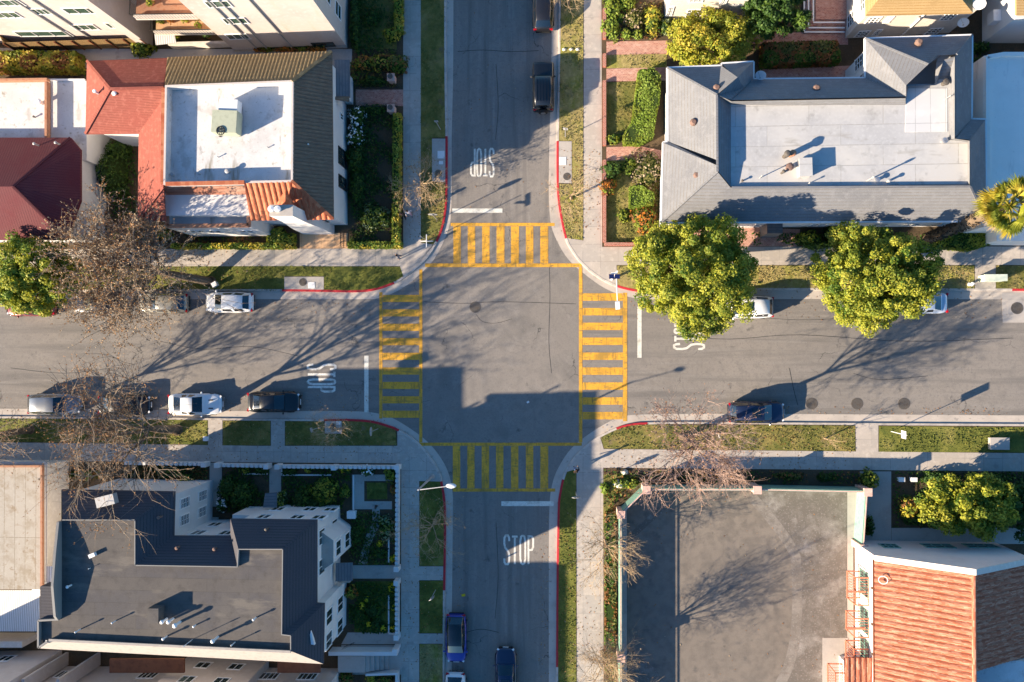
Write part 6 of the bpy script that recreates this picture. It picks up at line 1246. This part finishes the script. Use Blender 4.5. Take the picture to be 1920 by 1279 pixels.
for lab, px, r, h, pal in [
 ('rounded rose bush with pale blooms in the dark upper garden', (705, 408), (1.4, 1.2), 1.3, 'sage'),
 ('white flowering shrub by the white house street wall', (672, 222), (.8, 1.1), 1.3, 'flower'), ('white rose shrub further down the street wall of the white house', (668, 258), (.8, 1.0), 1.2, 'flower'), ('dark shrub below the white roses at the street wall', (668, 300), (.9, 1.3), 1.3, 'dark'), ('dark bush at the middle of the street wall bed', (672, 352), (.8, 1.6), 1.2, 'dark'),
 ('dark bush beside the black entry railing, north bed', (700, 154), (1.2, .45), .7, 'dark'), ('broad brown green bush overhanging the pavement by the upper garden', (746, 124), (1.1, .9), 1.3, 'olive'), ('green and gold bush in the upper garden border', (717, 120), (1.3, .8), 1.2, 'mix'), ('dark round bush on the upper lawn', (698, 37), (.8, .7), .8, 'dark'), ('loose shrub along the upper house wall', (668, 40), (.5, 3.0), 1.0, 'dark'), ('reddish bush by the porch roof', (684, 122), (1.0, .7), 1.1, 'rust'), ('yellow green bush beneath the long hedge end in the upper garden', (738, 68), (.9, .7), 1.0, 'gold'), ('dark bush below the southern railing', (700, 207), (1.5, .5), .8, 'dark'),
 ('dark courtyard tree filling the white house court', (222, 330), (1.3, 2.4), 2.6, 'dark'), ('dark shrub at the top of the white house court', (228, 285), (1.2, .9), 1.8, 'dark'), ('shrub at the left corner of the terrace wall', (312, 440), (.8, .5), 1.0, 'mid'), ('green vine bush against the bright entrance', (527, 437), (.7, .4), 1.5, 'mid'),
 ('leafy bush in the alley by the balcony wing', (270, 96), (1.1, .7), 1.4, 'mid'),
 ('clipped light green mound at the top of the topiary garden', (1150, 12), (.9, 1.2), 1.0, 'lime'), ('clipped oval topiary at the top right of the topiary garden', (1176, 5), (.9, .8), .9, 'lime'), ('tall clipped block of the topiary garden left side', (1147, 55), (.7, 1.2), 1.0, 'lime'), ('small round topiary ball left of its twin at the brick path', (1174, 66), .45, .7, 'lime'), ('small round topiary ball right of its twin at the brick path', (1195, 66), .48, .7, 'lime'), ('little topiary ball in the middle of the topiary garden', (1164, 34), .35, .5, 'lime'), ('gold clipped column at the right of the topiary garden', (1222, 42), (.75, 1.3), 1.6, 'gold'), ('dry brown shrub inside the topiary garden', (1190, 38), (1.0, 1.0), .9, 'dry'), ('small topiary on the brick wall line', (1131, 52), (.25, .5), .7, 'lime'), ('grey green bush beside the gold column', (1248, 52), (.7, .8), 1.0, 'sage'),
 ('dark green bush at the lower end of the wavy hedge', (1150, 262), (.7, .45), .7, 'mid'), ('dark green bush by the brick wall above the orange bush', (1148, 320), (.9, .8), 1.2, 'dark'), ('orange rust bush spilling over the brick wall', (1139, 352), (.75, .75), 1.1, 'rust'), ('light green bush in the middle of the corner garden', (1180, 312), (.7, .8), .9, 'lime'), ('dry straw coloured shrub by the grey house west wall', (1212, 320), (1.4, 1.8), 1.2, 'dry'), ('glowing orange bush beside the left street tree', (1205, 412), (1.05, 1.2), 1.3, 'rust'), ('low green tuft on the corner lawn', (1170, 405), (.6, .6), .4, 'mid'),
 ('green bush by the brick porch below the grey roof', (1512, 447), (1.1, .6), 1.2, 'mid'), ('round dark bush left of the right street tree', (1558, 440), (.9, .8), 1.4, 'dark'), ('dark bush under the left edge of the right street tree', (1530, 460), (1.4, .5), .9, 'dark'), ('shrub in the gap right of the grey house', (1833, 92), (.9, .5), 1.0, 'dark'), ('lower shrub in the gap right of the grey house', (1832, 120), (.6, .5), .9, 'dark'), ('dark growth at the right border top gap', (1856, 20), (.5, 1.5), .8, 'dark'),
 ('clipped olive ball on the garden corner by the white wing', (352, 901), (.85, .6), 1.0, 'mid'), ('dark bush inside the battlement wall, left garden', (322, 884), (1.6, .6), .9, 'dark'), ('dark bush by the first garden path', (430, 915), (.9, 1.2), 1.2, 'dark'), ('white flowering bush near the entry steps', (420, 944), (.6, .7), .9, 'flower'), ('dark bush left of the awning in the front garden', (455, 930), (1.3, 1.4), 1.4, 'dark'), ('upright sage bush right of the small blue awning', (530, 938), (.5, .9), 1.8, 'sage'), ('large green bush in the middle of the corner garden bed', (612, 918), (1.3, 1.2), 1.5, 'mid'), ('dark bush left of the large green bush', (572, 938), (1.3, 1.2), 1.2, 'dark'), ('dark bush below the large green bush', (600, 945), (1.0, .7), 1.1, 'dark'), ('oval bush at the right of the corner garden bed', (648, 921), (.5, .6), .8, 'mid'),
 ('bright yellow flowering clump by the battlement wall', (648, 880), (.55, .3), .6, 'yflower'), ('white flecked bush by the battlement wall', (690, 881), (.8, .5), .9, 'flower'), ('pale yellow bush at the left of the battlement bed', (580, 879), (.4, .35), .7, 'gold'), ('green bush in the corner of the battlement wall', (734, 888), (.6, .8), .9, 'mid'), ('small orange plant by the inner corner path', (738, 918), (.3, .4), .5, 'rust'), ('low plants at the left of the battlement bed', (548, 882), (.7, .4), .6, 'dark'), ('yellow plant at the left garden path edge', (463, 880), (.3, .4), .6, 'gold'), ('dark low bush beside the left garden path', (491, 881), (.6, .4), .6, 'dark'),
 ('sage agave like plant below the bay window', (650, 1015), (.5, .5), .5, 'sage'), ('yellow daisy clump in the upper strip bed', (713, 1019), .28, .4, 'yflower'), ('yellow daisy clump at the end of the upper strip bed', (737, 1047), .28, .4, 'yflower'), ('yellow daisy clump at the start of the lower strip bed', (735, 1101), (.28, .42), .4, 'yflower'), ('yellow daisy clump in the middle of the lower strip bed', (738, 1137), (.22, .35), .4, 'yflower'), ('yellow daisy clump at the end of the lower strip bed', (738, 1177), (.3, .28), .4, 'yflower'), ('yellow flowers on the lower garden lawn, upper clump', (688, 1121), .3, .4, 'yflower'), ('yellow flowers on the lower garden lawn, lower clump', (679, 1135), .34, .4, 'yflower'), ('yellow flowers near the lower garden path', (693, 1168), .3, .4, 'yflower'), ('pale yellow flowers at the lower garden corner', (719, 1177), .28, .4, 'yflower'),
 ('rust brown ball bush beside the blue awning stoop', (660, 1108), .65, 1.1, 'rust'), ('dark round bush in the lower garden', (708, 1168), .55, .6, 'dark'), ('dark shrub along the curved path', (712, 1035), (.9, .5), .6, 'dark'), ('grey green growth in the strip beside the curved path', (724, 990), (.7, 1.3), .6, 'sage'), ('dark garden growth left of the curved path', (668, 1000), (.8, 1.0), .5, 'dark'), ('broad dark plant at the bottom of the lower garden', (700, 1145), (1.0, .8), .5, 'dark'),
 ('rust bush at the bottom edge, leftmost', (650, 1265), (.7, .7), 1.1, 'olive'), ('green bush at the bottom edge beside the step landing', (700, 1268), (.7, .4), .9, 'mid'), ('olive bush at the bottom edge in the white planter', (726, 1270), (.7, .45), .9, 'olive'),
 ('climbing green plant on the grass wedge by the yard fence', (1180, 905), (1.5, .5), .7, 'mid'), ('pale green tuft at the pavement edge of the grass wedge', (1134, 915), (.4, .5), .5, 'lime'), ('green bush behind the yard fence corner post', (1626, 898), (.8, .8), 1.4, 'mid'), ('low dark shrub in the pinkish tree bed', (1300, 896), (1.2, .4), .5, 'dark'), ('low dark shrub right of the pinkish tree bed', (1480, 892), (1.2, .35), .5, 'olive'), ('small dark shrub along the green fence bed', (1550, 895), (1.0, .35), .5, 'dark'), ('rust and green flax plant beside the wide light tree', (1700, 950), (.9, .9), 1.3, 'mix'), ('dark spiky plant below the flax plant', (1715, 970), (1.4, .6), .9, 'dark'), ('tall dark plant at the east fence corner', (1628, 985), (.35, .9), 1.0, 'dark'), ('dark bush in the deep bed under the wide light tree', (1760, 895), (1.6, .6), .9, 'dark'), ('dark bush at the top of the deep bed, right part', (1850, 898), (2.0, .6), 1.0, 'dark'), ('olive ivy patch at the left concrete roof edge', (93, 965), (.35, 2.2), 1.4, 'olive'), ('ivy around the left garden passage', (160, 890), (1.6, .5), .8, 'olive')]:
    shrub(lab, px, r, h, pal)
# potted plants on the balconies
def pot(label, px, z, k=1.0, pal='mid'):
    t = thing('potted_plant', label, 'potted plant', P(px[0], px[1], z)); c = P(px[0], px[1], z); b = MB(); b.lathe(c, [(.0, 0), (.13*k, 0), (.19*k, .3*k), (.16*k, .3*k), (0, .26*k)], 10); b.build('pot', 'terracotta', t); b = MB(); rr = random.Random(int(px[0]*3+px[1]))
    for _ in range(60): d = rdir(rr); d.z = abs(d.z); b.leaf(c+Vector((0, 0, .3*k))+d*(.32*k*rr.uniform(.5, 1)), (d+rdir(rr)*.5).normalized(), .13, 1.8, rr.choice((0, 1, 2)), rr)
    b.build('foliage', PAL[pal], t)
for lab, px, z, pal in (('potted plant at the left of the lower balcony', (306, 42), 3.2, 'mid'), ('flowering pot in the middle of the lower balcony', (325, 40), 3.2, 'rust'), ('large pot at the right of the lower balcony', (352, 40), 3.2, 'gold'), ('potted plant near the lower balcony rail', (376, 50), 3.2, 'mid'), ('potted plant on the patio under the balconies, left', (335, 72), .1, 'mid'), ('potted plant on the patio under the balconies, right', (392, 70), .1, 'dark'), ('planter plant on the upper orange tiled balcony', (285, 8), 6.4, 'mid')): pot(lab, px, z, 1.3, pal)
# bare trees --------------------------------------------------------------
def bare_tree(name, label, base, h, spread, seed, trunk_r=.2, lean=(0, 0), bark='bark', twig='twig', leaf=None, nleaf=0, kids=(6, 5, 4, 3), fork=.35, group=None, up=.25, upright=.5, lsz=.1, tmin=.007):
    rr = random.Random(seed); b0 = P(base[0], base[1], .1); t = thing(name, label, 'tree', b0, group=group)
    tr = MB(); tw = MB(); tips = []
    def limb(p, d, L0, r0, lvl, mb):
        n = 4 if lvl < 3 else 3; pts = [p]; dd = d.copy()
        for k in range(n):
            dd = (dd+rdir(rr)*(.13 if lvl <= 1 else .24)+Vector((0, 0, .05*up))).normalized(); p = p+dd*(L0/n); pts.append(p)
        for k in range(n):
            ra = r0*(1-.75*k/n); rb = r0*(1-.75*(k+1)/n)
            mb.tube(pts[k], pts[k+1], max(ra, tmin), max(rb, tmin*.8), n=8 if lvl == 0 else 5 if lvl == 1 else 3, cap=False)
        if lvl >= len(kids):
            tips.append(pts); return
        for c in range(kids[lvl]):
            f = rr.uniform(fork if lvl == 0 else .25, 1.0); i = min(n-1, int(f*n)); q = pts[i]+(pts[i+1]-pts[i])*(f*n-i)
            a = (pts[i+1]-pts[i]).normalized(); s = a.cross(rdir(rr)).normalized(); ang = rr.uniform(.45, 1.05)
            nd = (a*math.cos(ang)+s*math.sin(ang)+Vector((0, 0, up*.3))).normalized()
            limb(q, nd, L0*rr.uniform(.5, .75), r0*(.5 if lvl == 0 else .55), lvl+1, tr if lvl == 0 else tw)
    d0 = Vector((lean[0], lean[1], h*fork*1.3)); top = b0+d0
    tr.tube(b0-Vector((0, 0, .2)), b0+d0*.5, trunk_r*1.15, trunk_r*.95, n=10, cap=False); tr.tube(b0+d0*.5, top, trunk_r*.95, trunk_r*.75, n=10, cap=False); tr.lathe(b0, [(trunk_r*1.6, -.05), (trunk_r*1.2, .25)], 10)
    limb(top-d0*.02, (Vector((0, 0, 1))+rdir(rr)*.12).normalized(), h*(1-fork)*1.0, trunk_r*.72, 1, tr)
    for c in range(kids[0]):
        a = 2*PI*(c+rr.uniform(-.3, .3))/kids[0]; nd = Vector((math.cos(a)*spread, math.sin(a)*spread, h*(1-fork*1.2)*rr.uniform(.5, 1.0)*upright*2)); L0 = nd.length*.9
        limb(top-d0*rr.uniform(0, .15), nd.normalized(), L0, trunk_r*.5, 1, tr)
    allv = [v for v in tw.v]; zt = sorted(v.z for v in allv)[int(len(allv)*.985)]; ax = lambda z: b0+d0*min(1.35, (z-b0.z)/d0.z)
    def rad(v): a_ = ax(v.z); return math.hypot(v.x-a_.x, v.y-a_.y)
    k3 = spread/sorted(rad(v) for v in allv)[int(len(allv)*.94)]; kz = (h-(top.z-b0.z)*.6)/(zt-b0.z-(top.z-b0.z)*.6); zf = b0.z+d0.z*.6
    def fit(v):
        if v.z <= zf: return v
        w = min(1, (v.z-zf)/1.0); k = 1+(k3-1)*w; a_ = ax(v.z); z2 = zf+(v.z-zf)*kz; a2 = ax(z2)
        return Vector((a2.x+(v.x-a_.x)*k, a2.y+(v.y-a_.y)*k, z2))
    tr.v = [fit(v) for v in tr.v]; tw.v = [fit(v) for v in tw.v]; tips = [[fit(v) for v in q] for q in tips]
    tro = tr.build('trunk', bark, t, smooth=True); tw.build('crown', twig, t)
    if leaf:
        m = MB()
        for _ in range(nleaf): 
            q = rr.choice(tips); k = rr.randrange(len(q)-1); p = q[k]+(q[k+1]-q[k])*rr.random(); m.leaf(p+rdir(rr)*.08, rdir(rr), lsz*rr.uniform(.7, 1.4), 1.4, 0 if rr.random() < .6 else 1, rr)
        m.build('leaves', [leaf, 'dead_leaf'], t)
    return t
bare_tree('bare_tree', 'huge brown twigged tree leaning left over the upper left street', (396, 528), 9.8, 6.2, 101, .34, lean=(-4.6, .8), leaf='tan_leaf', nleaf=15000, kids=(9, 8, 6, 5), fork=.38, lsz=.10, upright=.8)
bare_tree('bare_tree', 'big bare tree over the lower left row of cars with a forked trunk', (333, 806), 12.6, 6.0, 102, .36, lean=(-1.0, .6), leaf='dead_leaf', nleaf=3800, kids=(7, 6, 6, 4), fork=.30, lsz=.085, upright=.95)
bare_tree('bare_tree', 'bare tree at the far left border above the low concrete roof', (58, 806), 11.0, 5.6, 103, .28, lean=(-.3, 0), leaf='dead_leaf', nleaf=1600, kids=(6, 6, 5, 4), fork=.36, lsz=.085, upright=.9)
bare_tree('bare_tree', 'pinkish twigged tree by the lower right pavement and yard fence', (1279, 818), 10.2, 4.6, 104, .23, lean=(.3, -.3), bark='bark', twig='pink_twig', leaf='pink_leaf', nleaf=3800, kids=(7, 7, 6, 5), fork=.45, lsz=.07, upright=.9)
bare_tree('bare_tree', 'pale small tree by the two walkers and red kerb', (798, 352), 4.4, 2.5, 105, .10, bark='pale_bark', twig='pale_twig', leaf='tan_leaf', nleaf=500, kids=(6, 6, 5, 3), fork=.35, lsz=.07)
bare_tree('bare_tree', 'pale small tree on the upper right verge throwing a branch to the wall', (1071, 372), 4.0, 2.4, 106, .10, bark='pale_bark', twig='pale_twig', leaf='tan_leaf', nleaf=150, kids=(5, 5, 4, 3), fork=.35, lsz=.07)
bare_tree('bare_tree', 'small pale tree beside the little round cover on the lower left verge', (645, 801), 4.6, 2.1, 107, .09, bark='pale_bark', twig='pale_twig', leaf='tan_leaf', nleaf=150, kids=(5, 5, 4, 3), fork=.35, lsz=.06)
bare_tree('bare_tree', 'curling pale tree overhanging the lower left pavement and road', (817, 977), 5.2, 3.2, 108, .12, bark='pale_bark', twig='pale_twig', leaf='tan_leaf', nleaf=200, kids=(6, 5, 4, 3), fork=.3, lsz=.07)
bare_tree('bare_tree', 'fine twigged tree in the narrow bed at the yard fence, upper one', (1135, 1012), 5.4, 3.3, 109, .11, bark='pale_bark', twig='pale_twig', leaf='tan_leaf', nleaf=300, kids=(7, 6, 5, 3), fork=.32, lsz=.06)
bare_tree('bare_tree', 'fine twigged tree in the narrow bed at the yard fence, lower one', (1130, 1222), 7.6, 3.2, 110, .15, bark='pale_bark', twig='pale_twig', leaf='tan_leaf', nleaf=500, kids=(8, 7, 6, 4), fork=.3, lsz=.06, upright=.8)
bare_tree('bare_tree', 'tiny staked sapling on the lower right verge', (1546, 822), 2.6, .9, 111, .05, bark='pale_bark', twig='pale_twig', kids=(4, 4, 3, 2), fork=.4)
bare_tree('bare_tree', 'small bare tree cut by the top border over the upper right verge', (1066, 8), 5.0, 2.2, 112, .11, bark='pale_bark', twig='pale_twig', kids=(6, 5, 4, 3), fork=.32)
bare_tree('bare_tree', 'pinkish bare bush at the right border by the lower pavement', (1925, 860), 2.6, .9, 113, .06, bark='bark', twig='pink_twig', leaf='pink_leaf', nleaf=200, kids=(5, 5, 4, 3), fork=.3, lsz=.08)
# palm ---------------------------------------------------------------------
pt = thing('palm_tree', 'tall palm leaning over the white building at the right border', 'tree', P(1736, 449)); pb0 = P(1736, 449); ptop = P(1893, 386, 12.0)
m = MB(); nseg = 40; rr = random.Random(5); pts = []
for k in range(nseg+1):
    f = k/nseg; q = pb0+(ptop-pb0)*f; q.z = 12.0*f; pts.append(q)
for k in range(nseg): m.tube(pts[k], pts[k+1], .40*(1-.3*k/nseg)+.03*(k % 2), .36*(1-.3*k/nseg), n=12, cap=False)
for k in range(0, nseg-6):
    for j in range(9):
        a = rr.uniform(0, 2*PI); d = Vector((math.cos(a), math.sin(a), 0)); q = pts[k]+d*.36; m.beam(q, q+d*.16+Vector((0, 0, rr.uniform(.1, .3))), .12, .03)
m.build('trunk', 'bark', pt)
m = MB(); dead = MB(); spear = MB()
def fan(mb, a, elev, pet, bl, mi, nb=26):
    d = Vector((math.cos(a)*math.cos(elev), math.sin(a)*math.cos(elev), math.sin(elev))); hub = ptop+d*pet-Vector((0, 0, .12*pet*pet)); mb.tube(ptop, hub, .035, .025, n=4, m=mi, cap=False)
    d = (hub-ptop).normalized(); s = d.cross(Vector((0, 0, 1))).normalized(); u = s.cross(d)
    for k in range(nb):
        t = (k/(nb-1)-.5)*2.5; dd = (d*math.cos(t)+s*math.sin(t)+u*.15*math.cos(2*t)).normalized(); l = bl*(.72+.28*math.cos(t))*rr.uniform(.85, 1.08); w = dd.cross(u).normalized()*.028
        mid = hub+dd*l*.55; e = hub+dd*l-Vector((0, 0, .30*l))+rdir(rr)*.05; i = len(mb.v)
        mb.v += [hub-w*.3, hub+w*.3, mid+w, e, mid-w]; mb.f.append((i, i+1, i+2, i+3, i+4)); mb.m.append(mi)
for k in range(44): fan(m, k*2.4+rr.uniform(-.3, .3), rr.uniform(-.25, 1.25), rr.uniform(.8, 1.35), rr.uniform(.9, 1.25), rr.choice((0, 0, 1, 2)))
m.build('crown', ['leaf_yellow', 'leaf_light', 'leaf_mid'], pt)
for k in range(16): fan(dead, rr.uniform(0, 2*PI), rr.uniform(-.9, .1), rr.uniform(.8, 1.3), rr.uniform(.7, 1.1), 0, 16)
dead.build('dead_fronds', ['pale_twig'], pt)
# grass tufts (uncountable)
gt = MB(); rr = random.Random(55)
for base, m_ in GRASS:
    xs = [v.x for v in base]; ys = [v.y for v in base]; k = len(base); x0, x1 = max(min(xs), -52), min(max(xs), 42); y0, y1 = max(min(ys), -32), min(max(ys), 34)
    if x1 <= x0 or y1 <= y0: continue
    for _ in range(int((x1-x0)*(y1-y0)*60)):
        x, y = rr.uniform(x0, x1), rr.uniform(y0, y1); c = False
        if math.sin(x*1.3+y*.7)+math.sin(y*2.3-x*.4)+rr.uniform(-1.6, 1.6) < -.7: continue
        for i in range(k):
            a, b = base[i], base[i-1]
            if (a.y > y) != (b.y > y) and x < (b.x-a.x)*(y-a.y)/(b.y-a.y)+a.x: c = not c
        if c:
            w = math.sin(x*.9+2)+math.sin(y*1.1)+rr.uniform(-1.2, 1.2); h = .05+.04*rr.random()
            gt.leaf(Vector((x+rr.uniform(-.04, .04), y+rr.uniform(-.04, .04), .134+h*.6)), (rdir(rr)+Vector((0, 0, .5))).normalized(), rr.uniform(.05, .09), 2.0, (m_ if w < .9 else (m_+1) % 3), rr)
tag(gt.build('grass_tufts', ['grass', 'dry_grass', 'lush_grass']), kind='stuff')
# fallen leaves on verges, gutters, pavements and roofs (uncountable)
fl = MB(); rr = random.Random(99)
for (x0, y0, x1, y1, n_, z_) in ((0, 562, 700, 600, 300, .014), (0, 740, 700, 772, 350, .014), (0, 470, 500, 545, 700, .15), (0, 786, 740, 862, 900, .15), (1140, 762, 1900, 778, 260, .014), (1130, 800, 1600, 880, 700, .15), (1200, 500, 1820, 545, 500, .15), (1180, 546, 1900, 600, 300, .02), (760, 300, 836, 450, 300, .15), (1050, 280, 1125, 440, 260, .15), (756, 900, 832, 1260, 420, .15), (1046, 960, 1130, 1270, 420, .15), (848, 930, 870, 1270, 90, .012), (1010, 960, 1030, 1270, 120, .012), (850, 20, 1030, 400, 60, .012), (125, 980, 245, 1000, 60, 9.33), (1180, 930, 1580, 1270, 160, .16)):
    for _ in range(int(n_*.6)): fl.leaf(P(rr.uniform(x0, x1), y0+(y1-y0)*rr.random(), z_+rr.uniform(0, .012)), (Vector((0, 0, 1))+rdir(rr)*.35).normalized(), rr.uniform(.05, .11), 1.4, rr.choice((0, 0, 1, 2)), rr)
tag(fl.build('fallen_leaves', ['dead_leaf', 'tan_leaf', 'leaf_rust']), kind='stuff')
# loose ground cover in the shaded beds (uncountable)
gc = MB(); rr = random.Random(77)
def cover(px, n, pal0, h=.25, sz=.13):
    base = PP(px, .12); xs = [v.x for v in base]; ys = [v.y for v in base]; k = len(base)
    for _ in range(n):
        x, y = rr.uniform(min(xs), max(xs)), rr.uniform(min(ys), max(ys)); c = False
        for i in range(k):
            a, b = base[i], base[i-1]
            if (a.y > y) != (b.y > y) and x < (b.x-a.x)*(y-a.y)/(b.y-a.y)+a.x: c = not c
        if c and math.sin(x*1.7)+math.sin(y*2.1+x)+rr.uniform(-1, 1) > -.5: gc.leaf(Vector((x, y, .12+rr.uniform(.02, h))), (rdir(rr)+Vector((0, 0, 1))).normalized(), sz*rr.uniform(.6, 1.5), 1.5, rr.choice(pal0), rr)
cover([(656, 215), (740, 215), (740, 455), (656, 455)], 5000, (0, 0, 1, 2)); cover([(658, -60), (744, -60), (744, 165), (658, 165)], 3500, (0, 1, 2)); cover([(418, 874), (505, 874), (505, 960), (418, 960)], 2200, (0, 0, 1)); cover([(530, 876), (664, 876), (640, 960), (530, 955)], 2500, (0, 0, 1)); cover([(640, 960), (748, 955), (748, 1058), (640, 1058)], 2600, (0, 1, 2)); cover([(655, 1090), (746, 1090), (746, 1186), (655, 1186)], 2400, (0, 1)); cover([(1132, 880), (1620, 884), (1610, 906), (1205, 906), (1156, 950), (1132, 950)], 2600, (0, 1, 3)); cover([(1674, 884), (1930, 884), (1930, 990), (1674, 990)], 3000, (0, 0, 1)); cover([(1135, 950), (1156, 950), (1156, 1300), (1135, 1300)], 1200, (2, 3, 1)); cover([(240, 868), (390, 870), (390, 905), (240, 905)], 1800, (0, 3, 2)); cover([(84, 872), (118, 872), (112, 990), (84, 990)], 900, (0, 3)); cover([(190, 262), (256, 262), (256, 410), (190, 410)], 1600, (0, 0, 1)); cover([(200, 418), (560, 442), (560, 456), (200, 456)], 2200, (1, 2, 3)); cover([(1200, 300), (1240, 300), (1240, 450), (1200, 450)], 1000, (2, 3)); cover([(1137, 5), (1240, 5), (1240, 74), (1137, 74)], 900, (2, 3)); cover([(1410, 435), (1850, 440), (1850, 460), (1410, 460)], 1800, (0, 1))
tag(gc.build('ground_cover', ['leaf_dark', 'leaf_deep', 'leaf_olive', 'leaf_rust']), kind='stuff')
# ---------------------------------------------------------------- camera, sun, sky
cam = bpy.data.cameras.new('camera'); co_ = bpy.data.objects.new('camera', cam); COL.objects.link(co_)
cam.sensor_width = 36; cam.lens = 36*F/1920; cam.clip_end = 3000; cam.clip_start = .5
co_.location = CAMP; co_.rotation_euler = RM.to_euler(); SC.camera = co_
AZ, EL = math.radians(25.6), math.radians(19.6)
v = Vector((math.cos(AZ)*math.cos(EL), math.sin(AZ)*math.cos(EL), -math.sin(EL)))
sun = bpy.data.lights.new('sun', 'SUN'); sun.energy = 5.0; sun.angle = math.radians(.5); sun.color = (1, .83, .62)
so_ = bpy.data.objects.new('sun', sun); COL.objects.link(so_); so_.rotation_euler = v.to_track_quat('-Z', 'Y').to_euler(); so_.location = (-60, -30, 60)
wd = bpy.data.worlds.new('World'); SC.world = wd; wd.use_nodes = True
nt = wd.node_tree; bg = nt.nodes['Background']; sk = nt.nodes.new('ShaderNodeTexSky'); sk.sky_type = 'NISHITA'; sk.sun_disc = False
sk.sun_elevation = EL; sk.sun_rotation = math.atan2(-math.cos(AZ), -math.sin(AZ)); sk.air_density = 1.0; sk.dust_density = .6; sk.ozone_density = 3.0
hs = nt.nodes.new('ShaderNodeHueSaturation'); hs.inputs['Saturation'].default_value = 1.28; nt.links.new(sk.outputs[0], hs.inputs['Color']); nt.links.new(hs.outputs[0], bg.inputs[0]); bg.inputs[1].default_value = .08
SC.view_settings.view_transform = 'Standard'; SC.view_settings.look = 'None'; SC.view_settings.gamma = 1; SC.view_settings.use_curve_mapping = False
SC.view_settings.exposure = 1.6

GROUPS = {'manhole_cover': 'round covers in road and verge', 'stop_sign': 'stop signs around the crossing', 'street_sign': 'signposts on the verges', 'roof_vent': 'vents on the roofs', 'shrub': 'shrubs in the gardens', 'hedge': 'hedges along paths and walls', 'bare_tree': 'bare trees by the streets', 'street_tree': 'leafy street trees', 'garden_tree': 'leafy garden trees', 'potted_plant': 'potted plants on the balconies', 'utility_cover': 'utility covers in the verge pads', 'satellite_dish': 'satellite dishes on the roofs', 'street_lamp': 'street lamps at the crossing', 'rock': 'pale stones', 'person': 'people on the pavements', 'utility_cabinet': 'boxes and cabinets', 'planter': 'planter pillars by the entry path', 'railing': 'railings by the entry path', 'litter': 'litter on the road', 'apartment_building': 'apartment buildings'}
for o in list(SC.objects):
    if o.parent is None and 'label' in o and 'group' not in o:
        k_ = o.name.split('.')[0]
        if k_ in GROUPS: o['group'] = GROUPS[k_]
